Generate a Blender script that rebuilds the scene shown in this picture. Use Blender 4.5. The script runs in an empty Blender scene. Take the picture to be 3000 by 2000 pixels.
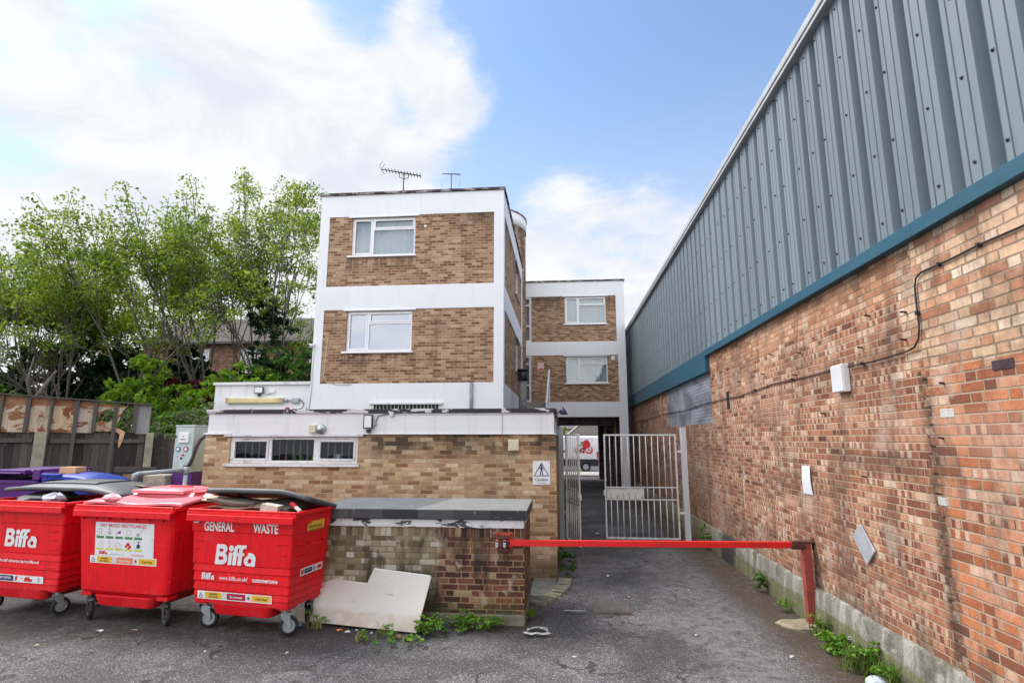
import bpy, bmesh, math, random
import numpy as np
from mathutils import Vector, Matrix
R = math.radians
random.seed(7)
SC = bpy.context.scene
COL = SC.collection

# ------------------------------------------------------------------ objects
def link(o, parent=None):
    COL.objects.link(o)
    if parent is not None:
        o.parent = parent
    return o

def tag(o, label=None, cat=None, group=None, kind=None):
    if label: o['label'] = label
    if cat: o['category'] = cat
    if group: o['group'] = group
    if kind: o['kind'] = kind
    return o

def thing(name, label, cat, loc=(0, 0, 0), rz=0, group=None):
    o = bpy.data.objects.new(name, None)
    o.empty_display_size = .2
    link(o)
    o.location = loc
    o.rotation_euler = (0, 0, rz)
    return tag(o, label, cat, group)

def copy_tree(o, parent=None):
    c = o.copy()
    link(c, parent)
    for ch in [x for x in o.children]:
        copy_tree(ch, c)
    return c

class MB:
    """collects shapes that become ONE mesh object"""
    def __init__(s):
        s.v, s.f, s.m, s.s = [], [], [], []
        s.M = None
    def add(s, vs, fs, m=0, smooth=False):
        b = len(s.v)
        if s.M is not None:
            vs = [tuple(s.M @ Vector(p)) for p in vs]
        s.v += [tuple(p) for p in vs]
        for f in fs:
            s.f.append([b + i for i in f]); s.m.append(m); s.s.append(smooth)
        return s
    def box(s, x0, x1, y0, y1, z0, z1, m=0):
        vs = [(x, y, z) for z in (z0, z1) for y in (y0, y1) for x in (x0, x1)]
        return s.add(vs, [(0, 2, 3, 1), (4, 5, 7, 6), (0, 1, 5, 4), (2, 6, 7, 3), (0, 4, 6, 2), (1, 3, 7, 5)], m)
    def fbox(s, fn, u0, u1, z0, z1, d0, d1, m=0):
        vs = [fn(u, z, d) for z in (z0, z1) for d in (d0, d1) for u in (u0, u1)]
        return s.add(vs, [(0, 2, 3, 1), (4, 5, 7, 6), (0, 1, 5, 4), (2, 6, 7, 3), (0, 4, 6, 2), (1, 3, 7, 5)], m)
    def quad(s, *p, m=0):
        return s.add(p, [tuple(range(len(p)))], m)
    def beam(s, a, b, w, h, up=(0, 0, 1), m=0):
        a, b = Vector(a), Vector(b); d = (b - a).normalized(); up = Vector(up)
        if abs(d.dot(up)) > .98: up = Vector((0, 1, 0))
        x = d.cross(up).normalized(); y = x.cross(d).normalized()
        vs = []
        for p in (a, b):
            for i, j in ((-1, -1), (1, -1), (1, 1), (-1, 1)):
                vs.append(p + x * (i * w / 2) + y * (j * h / 2))
        return s.add(vs, [(0, 1, 2, 3), (7, 6, 5, 4), (0, 4, 5, 1), (1, 5, 6, 2), (2, 6, 7, 3), (3, 7, 4, 0)], m)
    def tube(s, pts, r, n=8, m=0, cap=True, smooth=True):
        pts = [Vector(p) for p in pts]; k = len(pts)
        rs = r if isinstance(r, (list, tuple)) else [r] * k
        vs, fs = [], []
        ref = None
        for i, p in enumerate(pts):
            d = (pts[min(i + 1, k - 1)] - pts[max(i - 1, 0)])
            d = d.normalized() if d.length > 1e-9 else Vector((0, 0, 1))
            if ref is None:
                ref = Vector((1, 0, 0)) if abs(d.x) < .8 else Vector((0, 1, 0))
            x = (ref - d * ref.dot(d)).normalized(); ref = x
            y = d.cross(x)
            for j in range(n):
                a = 2 * math.pi * j / n
                vs.append(p + (x * math.cos(a) + y * math.sin(a)) * rs[i])
        for i in range(k - 1):
            for j in range(n):
                j2 = (j + 1) % n
                fs.append((i * n + j, i * n + j2, (i + 1) * n + j2, (i + 1) * n + j))
        s.add(vs, fs, m, smooth)
        if cap:
            s.add(vs[:n], [tuple(range(n - 1, -1, -1))], m); s.add(vs[-n:], [tuple(range(n))], m)
        return s
    def loft(s, rings, m=0, cap0=True, cap1=True, smooth=False):
        n = len(rings[0]); vs = [p for r in rings for p in r]; fs = []
        for i in range(len(rings) - 1):
            for j in range(n):
                j2 = (j + 1) % n
                fs.append((i * n + j, i * n + j2, (i + 1) * n + j2, (i + 1) * n + j))
        s.add(vs, fs, m, smooth)
        if cap0: s.add(rings[0], [tuple(range(n - 1, -1, -1))], m)
        if cap1: s.add(rings[-1], [tuple(range(n))], m)
        return s
    def prism(s, poly, fn, d0, d1, m=0):
        n = len(poly)
        vs = [fn(u, z, d0) for u, z in poly] + [fn(u, z, d1) for u, z in poly]
        fs = [tuple(range(n)), tuple(range(2 * n - 1, n - 1, -1))] + [(i, n + i, n + (i + 1) % n, (i + 1) % n) for i in range(n)]
        return s.add(vs, fs, m)
    def sheet(s, fn, nu, nv, th, m=0, smooth=True):
        """fn(u,v)->point ; a slab of thickness th below it"""
        vs, fs = [], []
        for k in (0, 1):
            for i in range(nu + 1):
                for j in range(nv + 1):
                    p = Vector(fn(i / nu, j / nv)); vs.append((p.x, p.y, p.z - th * k))
        W = nv + 1; B = (nu + 1) * W
        for i in range(nu):
            for j in range(nv):
                a = i * W + j
                fs.append((a, a + W, a + W + 1, a + 1)); fs.append((B + a, B + a + 1, B + a + W + 1, B + a + W))
        s.add(vs, fs, m, smooth)
        e = []
        for i in range(nu):
            e.append((i * W, B + i * W, B + (i + 1) * W, (i + 1) * W)); a = i * W + nv; e.append((a, a + W, B + a + W, B + a))
        for j in range(nv):
            e.append((j, j + 1, B + j + 1, B + j)); a = nu * W + j; e.append((a, B + a, B + a + 1, a + 1))
        return s.add(vs, e, m)
    def wallgrid(s, fn, u0, u1, z0, z1, holes=(), dep=.1, m=0, edges=True):
        us = sorted({u0, u1} | {h[0] for h in holes} | {h[1] for h in holes})
        zs = sorted({z0, z1} | {h[2] for h in holes} | {h[3] for h in holes})
        for i in range(len(us) - 1):
            for j in range(len(zs) - 1):
                a, b, c, d = us[i], us[i + 1], zs[j], zs[j + 1]
                if any(h[0] <= (a + b) / 2 <= h[1] and h[2] <= (c + d) / 2 <= h[3] for h in holes): continue
                s.add([fn(a, c, 0), fn(b, c, 0), fn(b, d, 0), fn(a, d, 0)], [(0, 1, 2, 3)], m)
        rects = list(holes) + ([(u0, u1, z0, z1)] if edges else [])
        for (a, b, c, d) in rects:
            q = [(a, c), (b, c), (b, d), (a, d)]
            for k in range(4):
                p, r = q[k], q[(k + 1) % 4]
                s.add([fn(p[0], p[1], 0), fn(r[0], r[1], 0), fn(r[0], r[1], dep), fn(p[0], p[1], dep)], [(0, 1, 2, 3)], m)
        return s
    def build(s, name, mats, parent=None, bev=0, smooth_angle=None, norm=True, label=None):
        me = bpy.data.meshes.new(name)
        me.from_pydata(s.v, [], s.f)
        for mt in (mats if isinstance(mats, (list, tuple)) else [mats]): me.materials.append(mt)
        me.polygons.foreach_set('material_index', s.m)
        me.polygons.foreach_set('use_smooth', s.s)
        if norm:
            bm = bmesh.new(); bm.from_mesh(me)
            bmesh.ops.remove_doubles(bm, verts=bm.verts, dist=1e-5)
            bmesh.ops.recalc_face_normals(bm, faces=bm.faces)
            bm.to_mesh(me); bm.free()
        me.update()
        o = bpy.data.objects.new(name, me)
        link(o, parent)
        if bev:
            b = o.modifiers.new('bevel', 'BEVEL'); b.width = bev; b.segments = 2; b.limit_method = 'ANGLE'; b.angle_limit = R(40)
        if label: o['label'] = label
        return o

def rrect(cx, cy, hx, hy, r, z, n=4):
    pts = []
    for (sx, sy, a0) in ((1, 1, 0), (-1, 1, 90), (-1, -1, 180), (1, -1, 270)):
        for k in range(n + 1):
            a = R(a0 + 90 * k / n)
            pts.append((cx + sx * (hx - r) + r * math.cos(a), cy + sy * (hy - r) + r * math.sin(a), z))
    return pts

def circ(cx, cz, r, n=16):
    return [(cx + r * math.cos(2 * math.pi * k / n), cz + r * math.sin(2 * math.pi * k / n)) for k in range(n)]

def front(Y):   # a face looking towards -Y
    return lambda u, z, d=0: (u, Y + d, z)
def faceX(X, sgn):   # a face in a plane X=const, inward direction sgn
    return lambda u, z, d=0: (X + sgn * d, u, z)

# ------------------------------------------------------------------ materials
class NT:
    def __init__(s, tree): s.t = tree; s.n = tree.nodes; s.l = tree.links
    def new(s, typ, **kw):
        nd = s.n.new(typ)
        for k, v in kw.items(): setattr(nd, k, v)
        return nd
    def put(s, sock, v):
        if v is None: return
        if hasattr(v, 'is_output'): s.l.new(v, sock)
        else:
            if isinstance(v, (tuple, list)) and len(v) == 3 and sock.type == 'RGBA': v = (*v, 1)
            sock.default_value = v
    def m(s, op, a, b=None, c=None, clamp=False):
        nd = s.new('ShaderNodeMath', operation=op, use_clamp=clamp)
        s.put(nd.inputs[0], a); s.put(nd.inputs[1], b); s.put(nd.inputs[2], c)
        return nd.outputs[0]
    def sm(s, x, a, b):
        nd = s.new('ShaderNodeMapRange', interpolation_type='SMOOTHSTEP')
        s.put(nd.inputs[0], x); s.put(nd.inputs[1], a); s.put(nd.inputs[2], b)
        return nd.outputs[0]
    def mix(s, f, a, b, blend='MIX'):
        nd = s.new('ShaderNodeMix', data_type='RGBA', blend_type=blend, clamp_factor=True)
        s.put(nd.inputs[0], f); s.put(nd.inputs[6], a); s.put(nd.inputs[7], b)
        return nd.outputs[2]
    def comb(s, x, y, z):
        nd = s.new('ShaderNodeCombineXYZ'); s.put(nd.inputs[0], x); s.put(nd.inputs[1], y); s.put(nd.inputs[2], z); return nd.outputs[0]
    def sep(s, v):
        nd = s.new('ShaderNodeSeparateXYZ'); s.l.new(v, nd.inputs[0]); return nd.outputs
    def noise(s, vec, scale, detail=4, rough=.55, dist=0):
        nd = s.new('ShaderNodeTexNoise'); s.put(nd.inputs['Vector'], vec)
        nd.inputs['Scale'].default_value = scale; nd.inputs['Detail'].default_value = detail
        nd.inputs['Roughness'].default_value = rough; nd.inputs['Distortion'].default_value = dist
        return nd.outputs[0]
    def vmul(s, v, k):
        nd = s.new('ShaderNodeVectorMath', operation='MULTIPLY'); s.l.new(v, nd.inputs[0]); nd.inputs[1].default_value = k; return nd.outputs[0]
    def ramp(s, f, stops, const=False):
        nd = s.new('ShaderNodeValToRGB'); cr = nd.color_ramp
        cr.interpolation = 'CONSTANT' if const else 'LINEAR'
        while len(cr.elements) < len(stops): cr.elements.new(.5)
        for e, (p, c) in zip(cr.elements, stops): e.position = p; e.color = (*c, 1)
        s.put(nd.inputs[0], f); return nd.outputs[0]
    def white(s, vec):
        nd = s.new('ShaderNodeTexWhiteNoise', noise_dimensions='3D'); s.l.new(vec, nd.inputs['Vector']); return nd.outputs
    def bump(s, h, strength=.3, dist=.01):
        nd = s.new('ShaderNodeBump'); nd.inputs['Strength'].default_value = strength; nd.inputs['Distance'].default_value = dist
        s.l.new(h, nd.inputs['Height']); return nd.outputs[0]

def mat_begin(name):
    m = bpy.data.materials.new(name); m.use_nodes = True
    t = NT(m.node_tree); b = t.n['Principled BSDF']
    return m, t, b

def objco(t):
    return t.new('ShaderNodeTexCoord').outputs['Object']
def worldpos(t):
    return t.new('ShaderNodeNewGeometry').outputs['Position']

def surf(name, col, var=.25, scale=4, rough=.6, metal=0, bump=.15, bscale=80, dirt=None, damt=.5, dscale=3, spec=.5, stretch=(1, 1, 1), alt=None, coat=0):
    """a plain material with blotchy tone, fine grain and optional dirt patches"""
    m, t, b = mat_begin(name)
    co = t.vmul(objco(t), stretch)
    n1 = t.noise(co, scale, 5, .6)
    n2 = t.noise(co, scale * 9, 3, .6)
    k = t.m('ADD', t.m('MULTIPLY', n1, .65), t.m('MULTIPLY', n2, .35))
    lo = tuple(c * (1 - var) for c in col); hi = tuple(min(1, c * (1 + var)) for c in (alt or col))
    c = t.mix(t.sm(k, .32, .68), lo, hi)
    if dirt:
        d = t.noise(co, dscale, 7, .65, .3)
        c = t.mix(t.m('MULTIPLY', t.sm(d, .52, .68), damt), c, dirt)
    t.put(b.inputs['Base Color'], c)
    t.put(b.inputs['Roughness'], t.m('ADD', rough - .08, t.m('MULTIPLY', n2, .16)))
    b.inputs['Metallic'].default_value = metal
    b.inputs['Specular IOR Level'].default_value = spec
    b.inputs['Coat Weight'].default_value = coat
    if bump:
        t.put(b.inputs['Normal'], t.bump(t.noise(co, bscale, 4, .6), bump, .01))
    return m

def brick(name, pal, mortar, bond='S', bl=.225, bh=.075, grime=None, extra=None, joint=.0055, kiss=0, bumpk=.6, tone=.25, seed=0., gap=.4, kpal=None):
    """running (S) or Flemish (F) bond brickwork in world metres; every brick its own colour"""
    m, t, b = mat_begin(name)
    g = t.new('ShaderNodeNewGeometry')
    P = t.sep(g.outputs['Position']); Nn = t.sep(g.outputs['True Normal'])
    ax = t.m('GREATER_THAN', t.m('ABSOLUTE', Nn[0]), .7)
    u = t.m('ADD', t.m('MULTIPLY', P[1], ax), t.m('MULTIPLY', P[0], t.m('SUBTRACT', 1, ax)))
    wob = t.noise(g.outputs['Position'], 2.2, 2)
    wob2 = t.noise(g.outputs['Position'], 30, 2)
    z = t.m('ADD', P[2], t.m('ADD', t.m('MULTIPLY', t.m('SUBTRACT', wob, .5), .012), t.m('MULTIPLY', t.m('SUBTRACT', wob2, .5), .006)))
    u = t.m('ADD', u, t.m('MULTIPLY', t.m('SUBTRACT', wob2, .5), .008))
    zr = t.m('DIVIDE', z, bh); row = t.m('FLOOR', zr); fz = t.m('MULTIPLY', t.m('FRACT', zr), bh)
    half = t.m('MULTIPLY', t.m('FLOORED_MODULO', row, 2), .5)
    rj = t.white(t.comb(row, 3.3 + seed, 1.7))[0]
    if bond == 'S':
        p = t.m('ADD', t.m('ADD', t.m('DIVIDE', u, bl), half), t.m('MULTIPLY', rj, .12))
        idx = t.m('FLOOR', p); lx = t.m('MULTIPLY', t.m('FRACT', p), bl); w = bl
    else:
        per = bl * 1.5
        p = t.m('ADD', t.m('ADD', t.m('DIVIDE', u, per), half), t.m('MULTIPLY', rj, .2))
        fp = t.m('MULTIPLY', t.m('FRACT', p), per)
        isH = t.m('GREATER_THAN', fp, bl)
        lx = t.m('SUBTRACT', fp, t.m('MULTIPLY', isH, bl))
        w = t.m('SUBTRACT', bl, t.m('MULTIPLY', isH, bl / 2))
        idx = t.m('ADD', t.m('MULTIPLY', t.m('FLOOR', p), 2), isH)
    dx = t.m('MINIMUM', lx, t.m('SUBTRACT', w, lx)); dz = t.m('MINIMUM', fz, t.m('SUBTRACT', bh, fz))
    d = t.m('MINIMUM', dx, dz)
    grain = t.noise(g.outputs['Position'], 55, 4, .65)
    dd = t.m('SUBTRACT', d, t.m('MULTIPLY', t.m('SUBTRACT', grain, .5), .006))
    isb = t.sm(dd, joint - .0025, joint + .002)
    W = t.white(t.comb(idx, row, 9.1 + seed))
    rnd, rc = W[0], t.sep(W[1])
    col = t.ramp(rnd, pal)
    if kiss:
        # kiss marks from the kiln: paler bands across the brick face
        alt = t.ramp(rc[2], kpal or pal)
        fr = t.m('ADD', t.m('ADD', lx, t.m('MULTIPLY', t.m('SUBTRACT', grain, .5), .012)), t.m('MULTIPLY', rc[0], .11))
        ph = t.m('ABSOLUTE', t.m('SUBTRACT', t.m('FRACT', t.m('DIVIDE', fr, .112)), .5))
        band = t.m('MULTIPLY', t.sm(ph, .3, .22), t.m('GREATER_THAN', rc[1], 1 - kiss))
        col = t.mix(t.m('MULTIPLY', band, .82), col, alt)
    fine = t.noise(g.outputs['Position'], 18, 5, .7)
    col = t.mix(1, col, t.ramp(t.m('ADD', t.m('MULTIPLY', fine, .7), t.m('MULTIPLY', grain, .3)), [(.25, (1 - tone * 1.6,) * 3), (.75, (1 + tone,) * 3)]), 'MULTIPLY')
    pits = t.noise(g.outputs['Position'], 90, 2, .5)
    col = t.mix(t.m('MULTIPLY', t.sm(pits, .66, .74), .6), col, (.06, .04, .03))
    mo = t.mix(t.noise(g.outputs['Position'], 6, 4), tuple(c * .65 for c in mortar), tuple(min(1, c * 1.25) for c in mortar))
    out = t.mix(isb, mo, col)
    env = dict(t=t, P=P, pos=g.outputs['Position'], isb=isb, rnd=rnd, rc=rc, grain=grain, fine=fine, Nn=Nn)
    if extra: out = extra(out, env)
    if grime:
        gm = t.noise(t.vmul(g.outputs['Position'], (1, 1, .45)), 1.3, 6, .65, .4)
        out = t.mix(t.m('MULTIPLY', t.sm(gm, .5, .72), grime[1]), out, grime[0])
    t.put(b.inputs['Base Color'], out)
    b.inputs['Roughness'].default_value = .88
    b.inputs['Specular IOR Level'].default_value = .25
    h = t.m('ADD', t.m('ADD', isb, t.m('MULTIPLY', rc[1], gap)), t.m('ADD', t.m('MULTIPLY', fine, .5), t.m('MULTIPLY', grain, .3)))
    t.put(b.inputs['Normal'], t.bump(h, bumpk, .008))
    return m

def leafmat(name, stops, trans=.45, rough=.55):
    m, t, b = mat_begin(name)
    g = t.new('ShaderNodeNewGeometry')
    big = t.noise(g.outputs['Position'], .9, 3)
    k = t.m('ADD', t.m('MULTIPLY', g.outputs['Random Per Island'], .6), t.m('MULTIPLY', t.sm(big, .3, .7), .4))
    c = t.ramp(k, stops)
    t.put(b.inputs['Base Color'], c); b.inputs['Roughness'].default_value = rough
    b.inputs['Specular IOR Level'].default_value = .25
    tr = t.new('ShaderNodeBsdfTranslucent'); t.put(tr.inputs[0], c)
    mx = t.new('ShaderNodeMixShader'); mx.inputs[0].default_value = trans
    t.l.new(b.outputs[0], mx.inputs[1]); t.l.new(tr.outputs[0], mx.inputs[2])
    t.l.new(mx.outputs[0], t.n['Material Output'].inputs[0])
    return m

def glassmat(name, tint=(.85, .9, .92), refl=.12, fk=.8):
    m, t, b = mat_begin(name)
    tr = t.new('ShaderNodeBsdfTransparent'); tr.inputs[0].default_value = (*tint, 1)
    gl = t.new('ShaderNodeBsdfGlossy'); gl.inputs['Roughness'].default_value = .02
    lw = t.new('ShaderNodeLayerWeight'); lw.inputs[0].default_value = .25
    f = t.m('ADD', refl, t.m('MULTIPLY', lw.outputs['Fresnel'], fk), clamp=True)
    wv = t.bump(t.noise(worldpos(t), 1.6, 2), .06, .05)
    t.put(gl.inputs['Normal'], wv)
    mx = t.new('ShaderNodeMixShader'); t.put(mx.inputs[0], f)
    t.l.new(tr.outputs[0], mx.inputs[1]); t.l.new(gl.outputs[0], mx.inputs[2])
    t.l.new(mx.outputs[0], t.n['Material Output'].inputs[0])
    return m
# ------------------------------------------------------------------ camera, light, sky
SC.render.engine = 'CYCLES'
SC.render.resolution_x, SC.render.resolution_y = 1024, 682
cam = bpy.data.cameras.new('camera'); cam.lens = 36 * 1270 / 2352; cam.sensor_width = 36
cam.clip_start = .05; cam.clip_end = 2000
camo = bpy.data.objects.new('camera', cam); link(camo)
camo.location = (0, 0, 2.3); camo.rotation_euler = (R(90 + 9.96), 0, R(5.05))
SC.camera = camo
vs = SC.view_settings
vs.view_transform = 'Standard'; vs.look = 'None'; vs.gamma = 1; vs.use_curve_mapping = False
vs.exposure = 0.9
SC.cycles.max_bounces = 7; SC.cycles.transparent_max_bounces = 12; SC.cycles.diffuse_bounces = 4
SC.cycles.use_denoising = True
SC.cycles.caustics_reflective = False; SC.cycles.caustics_refractive = False

SUN_EL, SUN_AZ = 50, 297      # azimuth clockwise from +Y : high on the left, behind thin cloud
sun = bpy.data.lights.new('sun', 'SUN'); sun.energy = 2.3; sun.angle = R(30); sun.color = (1, .955, .9)
suno = bpy.data.objects.new('sun', sun); link(suno)
sd = Vector((math.sin(R(SUN_AZ)) * math.cos(R(SUN_EL)), math.cos(R(SUN_AZ)) * math.cos(R(SUN_EL)), math.sin(R(SUN_EL))))
suno.rotation_euler = sd.to_track_quat('Z', 'Y').to_euler()
suno.location = (-30, -30, 60)

def make_world():
    w = bpy.data.worlds.new('World'); SC.world = w; w.use_nodes = True
    t = NT(w.node_tree); bg = t.n['Background']
    sky = t.new('ShaderNodeTexSky', sky_type='NISHITA'); sky.sun_disc = False
    sky.sun_elevation = R(SUN_EL); sky.sun_rotation = R(SUN_AZ); sky.air_density = 1.0; sky.dust_density = .6; sky.ozone_density = 1.6
    g = t.new('ShaderNodeTexCoord').outputs['Generated']
    D = t.sep(g)
    def blob(d, a_out, a_in, k):
        dv = Vector(d).normalized()
        nd = t.new('ShaderNodeVectorMath', operation='DOT_PRODUCT'); t.l.new(g, nd.inputs[0]); nd.inputs[1].default_value = dv
        return t.m('MULTIPLY', t.sm(nd.outputs['Value'], math.cos(R(a_out)), math.cos(R(a_in))), k)
    # flatter clouds towards the horizon
    zz = t.m('ADD', t.m('MAXIMUM', D[2], 0), .35)
    pv = t.comb(t.m('DIVIDE', D[0], zz), t.m('DIVIDE', D[1], zz), t.m('MULTIPLY', D[2], 1.5))
    n1 = t.noise(pv, 1.7, 9, .56, .25)
    n2 = t.noise(pv, 5.5, 7, .6, .4)
    n = t.m('ADD', t.m('MULTIPLY', n1, .68), t.m('MULTIPLY', n2, .32))
    n = t.m('ADD', .5, t.m('MULTIPLY', t.m('SUBTRACT', n, .5), 1.25))
    bias = None
    for b in CLOUDS:
        x = blob(*b); bias = x if bias is None else t.m('ADD', bias, x)
    hor = t.m('MULTIPLY', t.sm(D[2], .40, .12), .24)
    back = t.m('MULTIPLY', t.sm(D[1], .1, -.4), .16)  # extra unseen cloud behind the camera, part of the added fill
    f = t.m('ADD', t.m('ADD', n, bias), t.m('ADD', hor, back))
    mask = t.sm(f, .47, .68)
    shade = t.noise(pv, 3.2, 6, .6, .5)
    cc = t.mix(t.m('MULTIPLY', t.sm(shade, .42, .68), .8), CLOUD_HI, CLOUD_LO)
    # unseen cloud behind the camera, brightened as added fill for the facing walls
    cc = t.mix(1, cc, t.mix(t.sm(D[1], .25, -.35), (1, 1, 1), (2.1, 2.1, 2.1)), 'MULTIPLY')
    sk = t.mix(1, sky.outputs[0], SKY_GAIN, 'MULTIPLY')
    sk = t.mix(t.m('ADD', .08, t.m('MULTIPLY', t.sm(D[2], .62, .14), .72)), sk, SKY_PALE)
    t.put(bg.inputs['Color'], t.mix(mask, sk, cc))
    bg.inputs['Strength'].default_value = .1
CLOUD_HI = (5.3, 5.32, 5.4); CLOUD_LO = (4.0, 4.35, 4.95)
SKY_GAIN = (1.05, 1.18, 1.26); SKY_PALE = (4.1, 4.5, 5.2)
def pixdir(x, y):
    TH, YW = R(9.96), R(5.05); a, b = (x - 1176) / 1270, (784 - y) / 1270
    c, s, cy, sy = math.cos(TH), math.sin(TH), math.cos(YW), math.sin(YW)
    return (-sy * c + a * cy + b * sy * s, cy * c + a * sy - b * cy * s, s + b * c)
CLOUDS = [(pixdir(400, 440), 24, 6, .15), (pixdir(720, 190), 15, 3, .10), (pixdir(640, 360), 17, 4, .12), (pixdir(130, 40), 14, 3, .10), (pixdir(480, 60), 9, 2, .06),
          (pixdir(1400, 600), 15, 5, .3), (pixdir(1050, 190), 6, 2, .13), (pixdir(1400, 100), 4, 1, .08), (pixdir(980, 90), 6, 2, .06),
          (pixdir(1600, 220), 27, 9, -.22), (pixdir(10, 225), 8, 1, -.27), (pixdir(300, 98), 6, 1, -.2), (pixdir(390, 208), 4.5, .5, -.2), (pixdir(810, 25), 5, 1, -.16), (pixdir(945, 255), 4, .5, -.12), (pixdir(1250, 60), 14, 4, -.10), (pixdir(100, 400), 14, 4, .12)]
make_world()

# ------------------------------------------------------------------ shared materials
def weathered_white(name, col=(.79, .80, .83), streak=.2, peel=None):
    m, t, b = mat_begin(name)
    pos = worldpos(t); 
    st = t.noise(t.vmul(pos, (3, 3, .35)), 2.2, 6, .65)
    bl = t.noise(pos, 1.1, 4)
    fine = t.noise(pos, 34, 4, .6)
    c = t.mix(t.m('MULTIPLY', t.sm(st, .5, .78), streak), col, (.42, .42, .4))
    c = t.mix(t.m('MULTIPLY', t.sm(bl, .45, .7), .16), c, (.6, .62, .68))
    c = t.mix(t.m('MULTIPLY', t.sm(fine, .58, .74), .18), c, (.5, .5, .48))
    if peel:
        pn = t.noise(t.vmul(pos, (1, 1, 3)), peel[1], 6, .6, .6)
        c = t.mix(t.sm(pn, peel[2], peel[2] + .03), c, peel[0])
    t.put(b.inputs['Base Color'], c); b.inputs['Roughness'].default_value = .8
    b.inputs['Specular IOR Level'].default_value = .3
    t.put(b.inputs['Normal'], t.bump(t.m('ADD', fine, t.m('MULTIPLY', st, .5)), .25, .01))
    return m
M = {}
M['render'] = weathered_white('white_render')
M['render_dirty'] = weathered_white('weathered_white_render', (.74, .745, .77), .4)
M['peel'] = weathered_white('peeling_white_paint', (.66, .66, .68), .6, ((.07, .065, .07), 4.5, .55))
M['peel_lip'] = weathered_white('peeling_lip_paint', (.6, .58, .6), .7, ((.045, .04, .05), 2.2, .44))
M['flash'] = weathered_white('old_roof_flashing', (.3, .28, .28), .6, ((.055, .04, .045), 2.5, .46))
PAL_MAIN = [(0, (.16, .08, .045)), (.22, (.25, .135, .077)), (.5, (.355, .212, .128)), (.8, (.425, .275, .178)), (1, (.51, .365, .25))]
def main_extra(out, e):
    t, P = e['t'], e['P']
    n = t.noise(t.vmul(e['pos'], (1.5, 1.5, .6)), 1.7, 6, .66, .4)
    top = t.m('MULTIPLY', t.m('MULTIPLY', t.sm(P[2], 7.6, 8.5), t.sm(P[0], -3.6, -2.2)), t.sm(n, .36, .58))
    out = t.mix(t.m('MULTIPLY', top, .7), out, (.05, .036, .028))
    for zs in (7.28, 4.57):
        st = t.noise(t.vmul(e['pos'], (5, 5, .5)), 2, 5, .65)
        d = t.m('MULTIPLY', t.m('MULTIPLY', t.sm(P[2], zs - .55, zs - .02), t.sm(P[2], zs + .01, zs)), t.m('MULTIPLY', t.sm(P[0], -6.05, -5.9), t.sm(P[0], -3.8, -3.95)))
        out = t.mix(t.m('MULTIPLY', d, t.m('MULTIPLY', t.sm(st, .42, .62), .6)), out, (.07, .05, .038))
    return out
M['brick_main'] = brick('tan_stretcher_brick', PAL_MAIN, (.5, .36, .24), grime=((.09, .06, .045), .35), seed=1, tone=.2, joint=.007, extra=main_extra)
def annex_extra(out, e):
    t, P = e['t'], e['P']
    gn = t.noise(t.vmul(e['pos'], (1.2, 1.2, .5)), 2.0, 6, .65, .3)
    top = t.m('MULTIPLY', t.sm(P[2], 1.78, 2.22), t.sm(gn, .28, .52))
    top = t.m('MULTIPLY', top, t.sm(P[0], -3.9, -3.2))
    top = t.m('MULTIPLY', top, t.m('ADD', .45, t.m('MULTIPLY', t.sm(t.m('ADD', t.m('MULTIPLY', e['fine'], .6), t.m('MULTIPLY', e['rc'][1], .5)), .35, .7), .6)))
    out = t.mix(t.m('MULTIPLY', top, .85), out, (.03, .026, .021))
    low = t.sm(t.m('ADD', P[2], t.m('MULTIPLY', gn, .5)), .75, .3)
    return t.mix(t.m('MULTIPLY', low, .7), out, (.06, .052, .04))
M['brick_annex'] = brick('buff_stretcher_brick', [(0, (.25, .13, .065)), (.2, (.4, .235, .125)), (.5, (.51, .325, .185)), (.8, (.58, .4, .24)), (1, (.66, .51, .35))],
                         (.5, .37, .24), grime=((.14, .1, .07), .4), seed=2, joint=.0065, extra=annex_extra)
def shed_extra(out, e):
    t, P = e['t'], e['P']
    wn = t.noise(e['pos'], 3, 4)
    left = t.sm(t.m('ADD', P[0], t.m('MULTIPLY', wn, .35)), -1.38, -1.55)
    oldc = t.ramp(e['rc'][0], [(0, (.11, .085, .05)), (.3, (.21, .17, .1)), (.6, (.31, .26, .165)), (.85, (.41, .37, .28)), (1, (.54, .51, .44))])
    out = t.mix(left, out, t.mix(e['isb'], (.2, .17, .12), oldc))
    gn = t.noise(t.vmul(e['pos'], (2.2, 2.2, .55)), 1.8, 7, .66, .5)
    out = t.mix(t.m('MULTIPLY', t.sm(gn, .5, .64), .8), out, (.026, .023, .017))
    eff = t.noise(e['pos'], 4.2, 5, .65)
    out = t.mix(t.m('MULTIPLY', t.sm(eff, .57, .68), .6), out, (.48, .45, .4))
    dk = t.m('MULTIPLY', t.m('MULTIPLY', t.sm(P[0], -2.05, -1.85), t.sm(P[0], -1.38, -1.6)), t.sm(gn, .35, .6))
    out = t.mix(t.m('MULTIPLY', dk, .75), out, (.028, .025, .015))
    moss = t.m('MULTIPLY', t.sm(P[2], .32, .05), t.sm(eff, .36, .55))
    return t.mix(t.m('MULTIPLY', moss, .8), out, (.075, .085, .035))
PAL_SHED = [(0, (.06, .026, .022)), (.3, (.12, .046, .035)), (.6, (.19, .075, .05)), (.85, (.26, .13, .08)), (1, (.36, .25, .16))]
M['brick_shed'] = brick('old_red_and_stock_brick', PAL_SHED, (.34, .25, .14), bond='F', seed=3, extra=shed_extra, joint=.0065)
M['brick_soldier'] = brick('brick_on_end_course', PAL_SHED, (.33, .27, .18), bl=.078, bh=10, seed=4, extra=shed_extra)

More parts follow.
